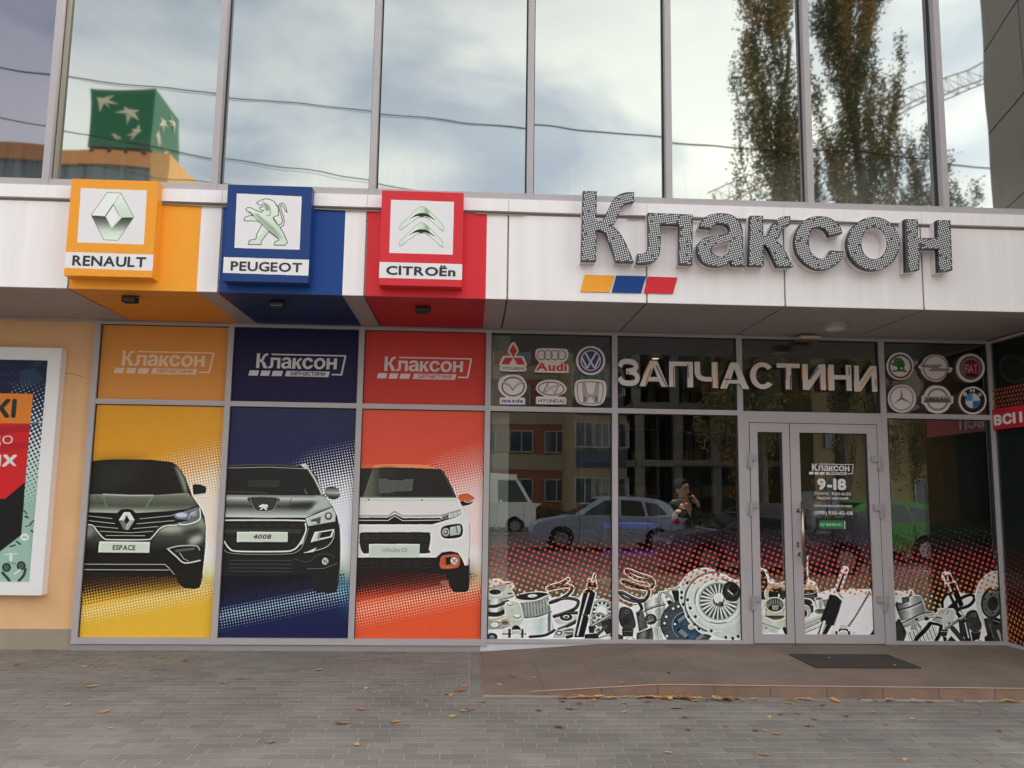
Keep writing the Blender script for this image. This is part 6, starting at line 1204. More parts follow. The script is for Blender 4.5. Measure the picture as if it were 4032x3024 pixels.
    p.photo(.55, .9, .10, 9)
    # dots again over the upper rims of the parts, as on the film
    ztop = (np.interp(p.U/p.ppm+p.x0, [.2, 1.3, 1.5, 2.6, 2.9, 4.1, 5.4], [.62, .56, .56, .70, .60, .56, .60])-p.z0)*p.ppm
    p.put((m.astype(np.float32)*(p.V > ztop), 0, p.H, 0, p.W), dotcol)
    M_F = p.material('parts_film', .3, alpha=True)
    bays = [('glass film of springs, filter and shock absorber, in the first glass bay', (LM[3]+MW+.01, LM[4]), -.012, 'film_1'), ('glass film with a big silver clutch, left of the door', (LM[4]+MW, LM[5]), -.012, 'film_2'),
            ('glass film of ring bearings in the narrow door leaf', (2.933, 3.190), -.024, 'film_3'), ('glass film of a black shock absorber in the wide door leaf', (3.368, 4.078), -.024, 'film_4'),
            ('glass film of a piston and drilled brake disc, right of the door', (LM[6]+MW, LM[7]), -.012, 'film_5')]
    for k, (lab, (a, b), y, _) in enumerate(bays):
        z0 = .122 if k not in (2, 3) else .182
        o = p.sheet('window_film', M_F, None, (a+.003, b-.003, z0, 1.34), y, th=None); tag(o, lab, 'window film', 'printed films with car parts and orange dots')
    # return pane: dots low and a red banner with lettering
    X = 5.42
    mb = MB(); mo = []
    for i in range(26):
        for j in range(22):
            yy = -.08-i*.05; z = .16+j*.05
            r_ = .016*max(0, min(1, (1.25-z)/.9))
            if r_ < .003: continue
            n0 = len(mb.v); K_ = 8; y_, z_ = yy+(j % 2)*.022, z-i*.012
            if z_ < .13: continue
            for q in range(K_): mb.v.append((X+.012, y_+r_*math.cos(q*math.pi/4), z_+r_*math.sin(q*math.pi/4)))
            mb.f.append(tuple(range(n0, n0+K_))[::-1]); mb.mi.append(0 if z_ < .45 else 1)
    o = mb.build('dot_film', [mat('dot_orange', (230, 120, 60), .5), mat('dot_red', (206, 62, 56), .5)]); tag(o, 'orange and red dots on the return pane at the right edge', 'window film')
    t = thing('banner', 'red banner strip with white letters across the return pane', 'banner', (X, -.5, 2.2))
    MB().quad([(X-.008, -.055, 2.462), (X-.008, -.047, 2.248), (X-.008, -1.2, 2.25), (X-.008, -1.2, 2.465)]).build('strip', mat('banner_red', (196, 24, 36), .45), t)
    mb = MB()
    for i in range(22):
        for j in range(5):
            y_, z_ = -.06-i*.05+(j % 2)*.02, 2.49+j*.042; n0 = len(mb.v)
            for q in range(8): mb.v.append((X+.006, y_+.014*math.cos(q*math.pi/4), z_+.014*math.sin(q*math.pi/4)))
            mb.f.append(tuple(range(n0, n0+8))[::-1]); mb.mi.append(0)
    mb.build('dots', mat('dot_rust', (190, 84, 48), .5), t)
    tx = text('ВСІ І', .08, .53, 2.29, 2.402, 0, M_PRW, 'lettering', t, .05)
    a = np.empty(len(tx.data.vertices)*3); tx.data.vertices.foreach_get('co', a); a = a.reshape(-1, 3); b = np.stack([np.full(len(a), X-.012)+a[:, 1]*1.0, -a[:, 0], a[:, 2]], 1); tx.data.vertices.foreach_set('co', b.ravel()); tx.data.update()
    tx.matrix_parent_inverse = parent_inv(t)
parts_film()
# ================================================================== DOOR LETTERING
def door_text():
    D = Crop(3120, 1760, .24116); Y = -.026
    M_ = mat('vinyl_white', (226, 220, 220), .5)
    a = D.w((322, 388), Y); b = D.w((935, 392), Y)
    t = small_logo('shop_logo_sticker', a[0], a[1], b[0]-a[0], Y, M_, M_BLACK, 'white vinyl shop logo on the upper door glass', 'sticker')
    t = thing('opening_hours_sticker', 'white vinyl opening hours and phone number on the door glass', 'sticker', (3.6, Y, 1.2))
    for s_, bb, bo in (('9-18', (405, 515, 878, 705), .04), ('Субота:', (358, 735, 590, 790), .008), ('9:00-16:00', (640, 740, 952, 792), .008), ('Неділя: вихідний', (408, 808, 912, 866), .008),
                       ('Зателефонуйте нам', (355, 935, 972, 992), .012), ('(098) 930-42-08', (355, 1045, 985, 1125), .018)):
        x0, x1, z0, z1 = D.box(*bb, Y); text(s_, x0, x1, z0, z1, Y, M_, 'lettering', t, bo)
    t = thing('open_sign', 'small black framed green sign on the door glass', 'sign', (3.6, Y, 1.0))
    x0, x1, z0, z1 = D.box(395, 1160, 985, 1368, Y); MB().box(x0, x1, Y+.001, -.012, z0, z1).build('sign_frame', M_BLACK, t)
    x0, x1, z0, z1 = D.box(448, 1200, 850, 1335, Y-.002); MB().box(x0, x1, Y-.003, Y+.001, z0, z1).build('sign_plate', mat('sign_green', (34, 122, 62), .4), t)
    x0, x1, z0, z1 = D.box(850, 1210, 862, 1338, Y-.003); MB().box(x0, x1, Y-.004, Y+.001, z0, z1).build('slider', M_PRW, t)
    x0, x1, z0, z1 = D.box(445, 1245, 808, 1300, Y-.003); text('ІДЧИНЕНО', x0, x1, z0, z1, Y-.0038, mat('sign_text', (190, 215, 196), .4), 'lettering', t, .01)
door_text()
# ================================================================== INTERIOR OF THE SHOP (dim, seen through the glass)
M_WOOD = mat('carton', (120, 88, 50), .8, var=.1, scale=6)
def interior():
    root = thing('shop_interior', 'dark shop interior behind the glass with pale side screen', 'shop interior', (2.5, 2.5, .09))
    MB().box(.1, 5.6, .10, 5.15, .02, .085).build('floor', mat('shop_floor', (92, 84, 76), .5, var=.1, scale=3), root)
    MB().box(.1, 5.6, 5.0, 5.15, .085, 3.25).build('back_wall', mat('back_wall', (86, 82, 76), .8), root)
    MB().box(.1, .16, .10, 5.0, .085, 3.25).build('side_wall', mat('side_wall', (110, 108, 102), .8), root)
    MB().box(.1, 5.6, .10, 5.15, 3.2, 3.26).build('ceiling', mat('shop_ceiling', (120, 118, 114), .9), root)
    MB().box(.21, .405, .10, .14, .085, 3.15).build('pale_screen', mat('pale_screen', (176, 182, 172), .7, var=.05, scale=14, stretch=(6, 1, .3)), root)
    rr = random.Random(9)
    for k, (x0, x1, y) in enumerate(((1.6, 2.75, 3.6), (3.0, 4.2, 3.9))):
        t = thing('storage_shelf', ['tall dark shelf of cartons behind the second glass bay', 'tall dark shelf of cartons behind the door'][k], 'shelf', ((x0+x1)/2, y, .085), 'shelves inside the shop')
        for z in (.5, 1.0, 1.5, 2.0, 2.45): MB().box(x0, x1, y, y+.4, z, z+.03).build('shelf_board', mat('shelf_metal', (90, 92, 96), .5), t)
        for x in (x0, x1-.04): MB().box(x, x+.04, y-.002, y+.402, .086, 2.8).build('post', mat('shelf_metal', (90, 92, 96), .5), t)
        for z in (1.53, 2.03, 2.48):
            x = x0+.06
            while x < x1-.28:
                w_ = rr.uniform(.12, .22); h = rr.uniform(.10, .2)
                c = MB().box(x, x+w_, y+.02, y+.34, z+.001, z+h).build('carton', [M_WOOD, mat('carton_yellow', (140, 104, 48), .8), mat('carton_grey', (120, 118, 116), .8)][rr.randrange(3)])
                tag(c, 'small cardboard carton on a shelf deep in the dark shop', 'carton', 'cartons on the shop shelves'); x += w_+rr.uniform(.02, .12)
    c = MB().box(1.18, 2.0, .55, .95, .086, .62).build('cabinet', mat('cabinet_grey', (150, 154, 156), .5)); tag(c, 'low grey cabinet behind the first and second glass bays', 'cabinet')
    t = thing('display_case', 'blue edged glass display case behind the second glass bay', 'display case', (1.75, 1.2, .09))
    for z in (.52, .86, 1.16): MB().box(1.52, 2.12, 1.0, 1.5, z, z+.05).build('blue_shelf', mat('blue_shelf', (46, 70, 200), .4), t)
    for x in (1.52, 2.09): MB().box(x, x+.03, 1.001, 1.499, .086, 1.16).build('post', mat('case_post', (60, 64, 80), .4), t)
interior()
# ================================================================== PEOPLE (voxel-fused bodies)
def capsule(bm, a, b, ra, rb, n=10):
    a, b = Vector(a), Vector(b); d = (b-a); L_ = d.length; q = d.to_track_quat('Z', 'Y')
    rings = []
    for i in range(-3, 8):
        if i < 0: t = math.radians(90*(-i)/3); z = -ra*math.sin(t); r = ra*math.cos(t)
        elif i > 4: t = math.radians(90*(i-4)/3); z = L_+rb*math.sin(t); r = rb*math.cos(t)
        else: z = L_*i/4; r = ra+(rb-ra)*i/4
        rings.append([bm.verts.new(a+q @ Vector((max(r, .0005)*math.cos(k*2*math.pi/n), max(r, .0005)*math.sin(k*2*math.pi/n), z))) for k in range(n)])
    for r0, r1 in zip(rings[:-1], rings[1:]):
        for k in range(n): bm.faces.new((r0[k], r0[(k+1) % n], r1[(k+1) % n], r1[k]))
    bm.faces.new(rings[0][::-1]); bm.faces.new(rings[-1])
def ellipsoid(bm, c, r, rot=(0, 0, 0)):
    m = Matrix.Translation(Vector(c)) @ Matrix.Rotation(rot[2], 4, 'Z') @ Matrix.Rotation(rot[1], 4, 'Y') @ Matrix.Rotation(rot[0], 4, 'X') @ Matrix.Diagonal((*r, 1))
    bmesh.ops.create_uvsphere(bm, u_segments=16, v_segments=12, radius=1, matrix=m)
def fused(name, parts, m, parent, vox=.009, sm_=4):
    bm = bmesh.new()
    for p in parts:
        if p[0] == 'c': capsule(bm, *p[1:])
        else: ellipsoid(bm, *p[1:])
    me = bpy.data.meshes.new(name); bm.to_mesh(me); bm.free(); me.materials.append(m); o = link(name, me, parent)
    r = o.modifiers.new('fuse', 'REMESH'); r.mode = 'VOXEL'; r.voxel_size = vox; r.use_smooth_shade = True
    s_ = o.modifiers.new('relax', 'SMOOTH'); s_.iterations = sm_; s_.factor = .5
    return o
def person_build(label, base, facing, hgt, skin, top_m, pants_m, hair_m, woman, pose):
    """local frame: x = person's left, y = forward, z up"""
    t = thing('person', label, 'person', base, rz=facing)
    k = hgt/1.70
    Wd = Matrix.Translation(Vector(base)) @ Matrix.Rotation(facing, 4, 'Z')
    P = lambda x, y, z: tuple(Wd @ Vector((x*k, y*k, z*k)))
    hd = 1.565; sw = .165 if woman else .19
    body = [('c', P(0, 0, .98), P(0, .0, 1.22), .115*k, .10*k if woman else .125*k), ('c', P(-.04, 0, 1.34), P(.04, 0, 1.34), .105*k, .105*k), ('c', P(-sw+.03, 0, 1.405), P(sw-.03, 0, 1.405), .052*k, .052*k), ('c', P(0, -.01, 1.38), P(0, .015, 1.52), .052*k, .047*k),
            ('e', P(0, .01, hd+.035), (.074*k, .094*k, .098*k), (0, 0, facing)), ('e', P(0, .035, hd-.035), (.056*k, .062*k, .068*k), (0, 0, facing)), ('c', P(0, .095, hd+.015), P(0, .108, hd-.015), .009*k, .014*k), ('c', P(-.016, .088, hd-.052), P(.016, .088, hd-.052), .009*k, .009*k),
            ('e', P(.074, 0, hd), (.012*k, .02*k, .03*k), (0, 0, facing)), ('e', P(-.074, 0, hd), (.012*k, .02*k, .03*k), (0, 0, facing)), ('e', P(0, .075, hd-.085), (.022*k, .02*k, .018*k), (0, 0, facing))]
    for s_ in (-1, 1):
        body += [('c', P(s_*.085, 0, .93), P(s_*.09, .01, .50), .085*k, .055*k), ('c', P(s_*.09, .01, .50), P(s_*.095, -.02, .10), .055*k, .036*k), ('c', P(s_*.095, -.03, .05), P(s_*.105, .14, .035), .036*k, .028*k)]
        sh, el, wr = P(s_*sw, 0, 1.39), P(*pose[s_][0]), P(*pose[s_][1])
        body += [('c', sh, el, .044*k, .034*k), ('c', el, wr, .034*k, .023*k)]
        pal = Vector(P(*pose[s_][2])); w_ = Vector(wr); body.append(('c', wr, tuple(pal), .024*k, .030*k))
        d = (pal-w_).normalized(); side = Vector(P(*pose[s_][3]))-Vector(P(0, 0, 0)); side = (side-d*side.dot(d)).normalized(); cur = d.cross(side)*pose[s_][4]
        for i, L_ in enumerate((.062, .072, .068, .054)):
            o_ = pal+side*(i-1.5)*.017*k; j = o_+(d*.7+cur*.5).normalized()*L_*.55*k; e_ = j+(d*.2+cur*.9).normalized()*L_*.45*k
            body += [('c', tuple(o_), tuple(j), .0095*k, .0088*k, 7), ('c', tuple(j), tuple(e_), .0088*k, .0075*k, 7)]
        th = w_+(pal-w_)*.35-side*.03*k; body += [('c', tuple(th), tuple(th+(d*.6+cur*.6-side*.5).normalized()*.055*k), .012*k, .009*k, 7)]
    fused('body', body, skin, t, .006, 3)
    # clothing
    top = [('c', P(0, 0, .96), P(0, 0, 1.22), .128*k, (.108 if woman else .135)*k), ('c', P(-.045, .0, 1.30), P(.045, .0, 1.30), .116*k, .116*k), ('c', P(-sw+.03, 0, 1.395), P(sw-.03, 0, 1.395), .062*k, .062*k)]
    if woman: top += [('e', P(.055, .07, 1.27), (.06*k, .06*k, .06*k)), ('e', P(-.055, .07, 1.27), (.06*k, .06*k, .06*k))]
    for s_ in (-1, 1):
        sh, el, wr = Vector(P(s_*sw, 0, 1.39)), Vector(P(*pose[s_][0])), Vector(P(*pose[s_][1])); top.append(('c', tuple(sh), tuple(el if woman else sh+(el-sh)*.75), .056*k, .046*k if woman else .058*k))
        if woman: top.append(('c', tuple(el), tuple(el+(wr-el)*.8), .046*k, .034*k))
    fused('top', top, top_m, t, .009, 4)
    if woman: fused('neckline', [('c', P(-.025, .098, 1.40), P(0, .142, 1.25), .026*k, .006*k), ('c', P(.025, .098, 1.40), P(0, .142, 1.25), .026*k, .006*k), ('c', P(-.02, .07, 1.44), P(.02, .07, 1.44), .03*k, .03*k)], skin, t, .006, 2)
    tr = [('c', P(0, 0, .95), P(0, 0, 1.0), .13*k, .13*k)]
    for s_ in (-1, 1): tr += [('c', P(s_*.08, 0, .92), P(s_*.09, .01, .50), .098*k, .07*k), ('c', P(s_*.09, .01, .50), P(s_*.095, -.02, .13), .07*k, .055*k)]
    fused('trousers', tr, pants_m, t, .01, 3)
    sh_ = []
    for s_ in (-1, 1): sh_ += [('c', P(s_*.095, -.04, .05), P(s_*.107, .16, .036), .045*k, .034*k)]
    fused('shoes', sh_, mat('shoe_black', (30, 28, 28), .5), t, .008, 2)
    hair = [('e', P(0, -.012, hd+.062), (.092*k, .102*k, .094*k), (0, 0, facing)), ('e', P(0, -.055, hd+.0), (.074*k, .058*k, .075*k), (0, 0, facing))]
    if woman: hair += [('e', P(0, -.10, hd+.03), (.045*k, .045*k, .045*k)), ('c', P(-.03, .062, hd+.105), P(.03, .062, hd+.105), .022*k, .022*k)]
    fused('hair', hair, hair_m, t, .007, 2)
    for s_ in (-1, 1):
        fused('eye', [('e', P(s_*.031, .091, hd+.018), (.012*k, .006*k, .006*k), (0, 0, facing))], mat('eye_dark', (40, 30, 26), .3), t, .003, 1); fused('eyebrow', [('c', P(s_*.016, .102, hd+.037), P(s_*.046, .092, hd+.04), .004*k, .003*k)], hair_m, t, .003, 1)
    fused('lips', [('c', P(-.014, .1, hd-.052), P(.014, .1, hd-.052), .0065*k, .0065*k)], mat('lips', (140, 62, 58), .5), t, .003, 1)
    return t, P, k
def shop_lamp():
    t = thing('shop_lamp', 'small lit warm ceiling lamp glowing inside the shop behind the pale letters', 'ceiling lamp', (2.2, 1.35, 3.19))
    MB().tube([(2.2, 1.35, 3.195), (2.2, 1.35, 3.15)], .09, 20).build('housing', mat('lamp_white', (210, 205, 196), .5), t)
    l = bpy.data.lights.new('woman_fill_spot', 'SPOT'); l.spot_size = math.radians(64); l.spot_blend = .6; l.shadow_soft_size = .05; l.energy = 70; l.color = (1, .92, .8); o = bpy.data.objects.new('woman_fill_spot', l); COL.objects.link(o); o.parent = t; o.matrix_parent_inverse = parent_inv(t); o.location = (2.2, 1.35, 3.14); o.rotation_euler = (math.radians(-14), math.radians(-8), 0)  # spot added under the glowing lamp, aimed to brighten the woman
    m = bpy.data.materials.new('lamp_glow'); m.use_nodes = True; b = m.node_tree.nodes['Principled BSDF']; b.inputs['Emission Color'].default_value = (1, .62, .3, 1); b.inputs['Emission Strength'].default_value = .6; MB().tube([(2.2, 1.35, 3.1495), (2.2, 1.35, 3.146)], .04, 20).build('diffuser', m, t)
shop_lamp()
def people():
    SK = mat('skin', (214, 160, 130), .5); SKd = mat('skin_tan', (150, 98, 72), .5); HB = mat('hair_black', (26, 20, 18), .85, spec=.15)
    f = onY(2682, 1925, 1.25)      # eyes of the woman
    fz = f[2]-1.583*1.0
    hgt = 1.70*(f[2]-.09)/1.583
    pose = {1: ((.26, -.01, 1.11), (.285, .13, 1.235), (.28, .165, 1.305), (0, 1, .3), 1), -1: ((-.27, .09, 1.17), (-.185, .10, 1.41), (-.125, .06, 1.49), (.3, 1, 0), -1)}
    fac = math.radians(180+35)
    t, P, k = person_build('woman in a black v-neck top with dark tied hair and a phone at her ear', (f[0]+.02, 1.25+.07, .086), fac, hgt, SK, mat('top_black', (20, 22, 26), .7), mat('jeans_dark', (40, 44, 60), .8), HB, True, pose)
    MB().tube([P(.052*math.cos(a), .012+.052*math.sin(a), 1.475+.004*math.sin(a)) for a in np.linspace(0, 2*math.pi, 24)], .0035, 5, caps=False).build('choker', M_BLACK, t)
    ph = MB().tube([P(-.096, .02, 1.60), P(-.10, .08, 1.47)], .016, 4).build('mobile_phone', M_BLACK); tag(ph, 'black mobile phone held to the ear of the woman', 'phone')
    f2 = onY(3205, 1880, .95); h2 = 1.70*(f2[2]-.086)/1.60
    pose = {-1: ((-.27, .02, 1.12), (-.20, .20, .98), (-.17, .27, .99), (0, 0, 1), 1), 1: ((.26, .0, 1.12), (.25, .14, .92), (.24, .21, .89), (0, 0, 1), -1)}
    t, P, k = person_build('man in a pale grey t-shirt with a dark chest strap behind the door', (f2[0]+.05, .98, .086), math.radians(180+15), h2, SKd, mat('tshirt_grey', (170, 176, 180), .8), mat('trousers_grey', (66, 70, 78), .8), HB, False, pose)
    MB().tube([P(-.16, .04, 1.46), P(-.10, .125, 1.38), P(0, .145, 1.26), P(.09, .145, 1.12), P(.15, .1, 1.0)], .014, 6).build('strap', M_BLACK, t)
people()
# ================================================================== FALLEN LEAVES
def leaves():
    rr = random.Random(21); cols = [(196, 140, 84), (176, 112, 66), (206, 158, 92), (150, 92, 60), (188, 128, 92), (214, 176, 84), (170, 150, 124), (120, 84, 62)]
    Ms = [mat('leaf_%d' % i, c, .7, var=.15, scale=60) for i, c in enumerate(cols)]
    shapes = []
    for k in range(6):
        mb = MB(); n = 11; pts = []
        for i in range(n*2):
            a = math.pi*i/n; r = (1.0 if i % 2 == 0 else .62)*(1.25 if i in (0, 1, n*2-1) else 1)*rr.uniform(.8, 1.1)
            if k >= 3: r = (.9+.25*math.cos(2*a))*rr.uniform(.92, 1.05)
            pts.append((r*math.cos(a), r*.8*math.sin(a)))
        cu = rr.uniform(.25, .7)
        z = lambda x, y: abs(y)*cu*.6+x*x*cu*.25+.04
        c = (0, 0, .03); P3 = [(x, y, z(x, y)) for x, y in pts]
        for i in range(len(P3)): mb.quad([c, P3[i], P3[(i+1) % len(P3)]])
        mb.tube([(-1.0, 0, .1), (-1.6, .1, .22)], .04, 4)
        o = mb.build('leaf', Ms[0]); shapes.append(o.data); bpy.data.objects.remove(o)
    variants = {}
    def put(px, py, zg, s, lab, grp, ci=None):
        p = onZ(px, py, zg+.003)
        ci = rr.randrange(len(Ms)) if ci is None else ci; k = rr.randrange(len(shapes))
        if (k, ci) not in variants: me = shapes[k].copy(); me.materials.clear(); me.materials.append(Ms[ci]); variants[(k, ci)] = me
        o = bpy.data.objects.new('fallen_leaf', variants[(k, ci)]); COL.objects.link(o); o.location = Vector(p.tolist()); o.scale = (s, s, s); o.rotation_euler = (rr.uniform(-.15, .15), rr.uniform(-.15, .15), rr.uniform(0, 6.28))
        tag(o, lab, 'leaf', grp)
    s7 = lambda q: (q[0]*.6076, 2016+q[1]*.6076); s8 = lambda q: (1344+q[0]*.6076, 2016+q[1]*.6076); s9 = lambda q: (2688+q[0]*.6076, 2016+q[1]*.6076)
    L1 = 'dry brown leaf lying loose on the grey block paving'; G1 = 'leaves scattered on the paving'
    for q in [(255, 866), (385, 868), (625, 890), (255, 912), (545, 1005), (1050, 945), (1325, 900), (1010, 1070), (1450, 1108), (1560, 1083), (2065, 1025), (600, 1132), (435, 1250), (680, 1295), (1575, 1230), (1935, 1222), (715, 1403), (1755, 1493), (2200, 1372), (110, 990), (1200, 965), (820, 1070)]: put(*s7(q), 0, rr.uniform(.022, .04), L1, G1)
    for q in [(447, 900), (550, 1220), (710, 1188), (800, 1290), (720, 1325), (340, 1362), (135, 1280), (20, 1370), (100, 1510), (918, 1232), (215, 1172), (160, 1142), (770, 1160), (800, 1130), (1280, 1288), (1480, 1278), (1835, 1295), (1838, 1240), (2170, 1272), (1410, 1395), (1985, 1230), (1435, 1225), (835, 1283), (365, 1360), (1540, 1240), (2120, 1560), (680, 1180)]: put(*s8(q), 0, rr.uniform(.02, .038), L1, G1)
    for q in [(75, 1225), (690, 1240), (905, 1253), (740, 1305), (630, 1308), (565, 1330), (1235, 1295), (945, 1357), (1320, 1377), (610, 1440), (535, 1418), (470, 1418), (35, 1412), (15, 1333), (1705, 1293), (1890, 1308), (1490, 1342), (2050, 1420), (530, 1575), (810, 1390), (850, 1342), (1060, 1322), (1440, 1605), (285, 1385), (390, 1220)]: put(*s9(q), 0, rr.uniform(.018, .034), L1, G1)
    L2 = 'dry leaf lying on the brown tiled platform'; G2 = 'leaves on the tiled platform'
    for q in [(1200, 1040), (1115, 1068), (1245, 1075), (1025, 1118), (1385, 925), (2035, 890), (1912, 948), (2122, 1042), (1812, 1030), (1820, 1108), (1790, 868), (1578, 1015), (1630, 935)]:
        x = onZ(*s8(q), .05)[0]; put(*s8(q), .005+.086*max(0, min(1, (x-.147)/1.35)), rr.uniform(.014, .028), L2, G2)
    for q in [(950, 945), (1275, 938), (880, 990), (1375, 993)]: put(*s9(q), .102, rr.uniform(.012, .02), 'small pale leaf lying on the dark door mat', 'leaves on the door mat')
    for q in [(1560, 965), (255, 1070), (452, 960), (52, 972)]: put(*s9(q), .092, rr.uniform(.012, .02), L2, G2)
    for i in range(84):
        x = rr.choice((rr.uniform(.7, 2.3), rr.uniform(2.0, 5.2), rr.uniform(.8, 1.9))); y = -1.752-.038*min(x, 4.4)-abs(rr.gauss(0.02, .03))-.03
        v = RW.T @ np.array([x-CAM[0], y-CAM[1], -CAM[2]]); put(2016+FPX*v[0]/-v[2], 1512-FPX*v[1]/-v[2], 0 if rr.random() < .7 else .012, rr.uniform(.022, .046), 'dry leaf swept up against the foot of the step', 'leaves gathered along the step')
leaves()
# ================================================================== THE STREET BEHIND THE CAMERA (seen only as reflections)
def mk_car(name, label, cx, cy, Ln, Wd, H, paint, rz=0., kind='hatch', wheel=.31):
    t = thing(name, label, 'van' if kind == 'van' else 'car', (cx, cy, -.035), 'vehicles reflected from the street', rz)
    M = Matrix.Translation(Vector((cx, cy, -.035))) @ Matrix.Rotation(rz, 4, 'Z')
    def tr(v): return [tuple(M @ Vector(p)) for p in v]
    h = Ln/2
    if kind == 'van':
        low = [(-h, .28), (-h, 1.0), (-h+.12, 1.18), (h, 1.18), (h, .28)]; roof = [(-h+.15, 1.18), (-h+.75, H-.12), (-h+1.05, H), (h-.05, H-.03), (h-.0, 1.18)]; belt = 1.18
    else:
        belt = H*.62
        low = [(-h, .32), (-h-.0, .55), (-h+.12, .74), (-h+.9, belt-.02), (-h+1.25, belt+.02), (h-.10, belt+.03), (h, belt-.12), (h, .35)]
        roof = [(-h+1.05, belt), (-h+1.85, H-.05), (-h+2.3, H), (h-.95, H-.03), (h-.42, H-.16), (h-.12, belt+.02)]
    wx = [-h+.78, h-.72]; R = wheel+.06
    def arch(prof):
        bot = []
        for x in sorted(wx, reverse=True): bot += [(x+R*math.cos(a), wheel+R*math.sin(a)) for a in np.linspace(-.1, math.pi+.1, 14)]
        return [q for q in prof]+[(q[0], max(q[1], .24)) for q in [(h-.02, .24)]+bot+[(-h+.02, .24)]]
    def yw(z): return Wd/2*(1-.16*max(0, (z-belt)/(H-belt))) - (.03 if z < .4 else 0)
    bm = bmesh.new()
    def shell(prof):
        A = [bm.verts.new(M @ Vector((x, -yw(z), z))) for x, z in prof]; B = [bm.verts.new(M @ Vector((x, yw(z), z))) for x, z in prof]; n = len(prof)
        for i in range(n): bm.faces.new((A[i], A[(i+1) % n], B[(i+1) % n], B[i]))
        bm.faces.new(A[::-1]); bm.faces.new(B)
    shell(arch(smooth(low, False, 3))); shell(smooth(roof, False, 3)+[(roof[0][0], belt-.05)] if False else smooth(roof, False, 3))
    bmesh.ops.triangulate(bm, faces=bm.faces[:]); me = bpy.data.meshes.new('body'); bm.to_mesh(me); bm.free(); me.materials.append(paint); b = link('body', me, t)
    G = mat('car_glass', (44, 50, 52), .05, 0, spec=1.); T = mat('tyre', (24, 24, 26), .9); RM = mat('alloy', (160, 162, 166), .35, .8)
    zt = H-.14; zb = belt+.04
    if kind == 'van': wins = [[(-h+.32, zb+.02), (-h+.80, zt-.08), (-h+1.45, zt-.08), (-h+1.45, zb+.02)]]
    else: wins = [[(-h+1.32, zb), (-h+1.98, zt+.02), (-h+2.35, zt+.04), (-h+2.35, zb)], [(-h+2.42, zb), (-h+2.42, zt+.04), (h-1.15, zt+.02), (h-1.05, zb)], [(h-.98, zb), (h-1.06, zt), (h-.72, zt-.05), (h-.42, zb+.06)]]
    for w_ in wins:
        for s_ in (-1, 1): MB().quad(tr([(x, s_*(yw(z)+.006), z) for x, z in w_])).build('side_window', G, t)
    if kind == 'van': MB().quad(tr([(-h+.13, y, 1.24) for y in (-Wd*.42, Wd*.42)]+[(-h+.70, Wd*.38, zt), (-h+.70, -Wd*.38, zt)])).build('windscreen', G, t)
    else: MB().quad(tr([(-h+1.08, -Wd*.42, belt+.05), (-h+1.08, Wd*.42, belt+.05), (-h+1.82, Wd*.36, H-.06), (-h+1.82, -Wd*.36, H-.06)])).build('windscreen', G, t)
    for x in wx:
        for s_ in (-1, 1):
            w_ = MB().tube(tr([(x, s_*(Wd/2-.2), wheel), (x, s_*(Wd/2-.005), wheel)]), wheel, 24).build('wheel', T, t); MB().tube(tr([(x, s_*(Wd/2-.01), wheel), (x, s_*(Wd/2+.006), wheel)]), wheel*.62, 16).build('rim', RM, w_)
    for s_ in (-1, 1):
        MB().box(0, 1, 0, 1, 0, 1)
        MB().quad(tr([(-h-.006, s_*Wd*.48, .60), (-h-.006, s_*Wd*.30, .60), (-h+.10, s_*Wd*.30, .74), (-h+.14, s_*Wd*.49, .74)])).build('headlight', mat('headlight', (206, 212, 220), .1), t)
        MB().quad(tr([(h-.25, s_*(Wd/2+.004), belt-.16), (h+.004, s_*(Wd/2-.02), belt-.16), (h+.0, s_*(Wd/2-.02), belt-.0), (h-.30, s_*(Wd/2+.004), belt-.02)])).build('tail_light', mat('tail_light', (200, 24, 24), .2), t)
        MB().tube(tr([(-h+1.38, s_*(Wd/2+.0), belt+.06), (-h+1.34, s_*(Wd/2+.13), belt+.10)]), .05, 8).build('side_mirror', paint, t)
    for x in ((-h+1.30, -h+2.385, h-1.0) if kind != 'van' else (-h+.45, -h+1.5)):
        for s_ in (-1, 1): MB().tube(tr([(x, s_*(yw(.4)+.006), .36), (x, s_*(yw(belt)+.004), belt)]), .006, 4).build('door_seam', M_BLACK, t)
    return t
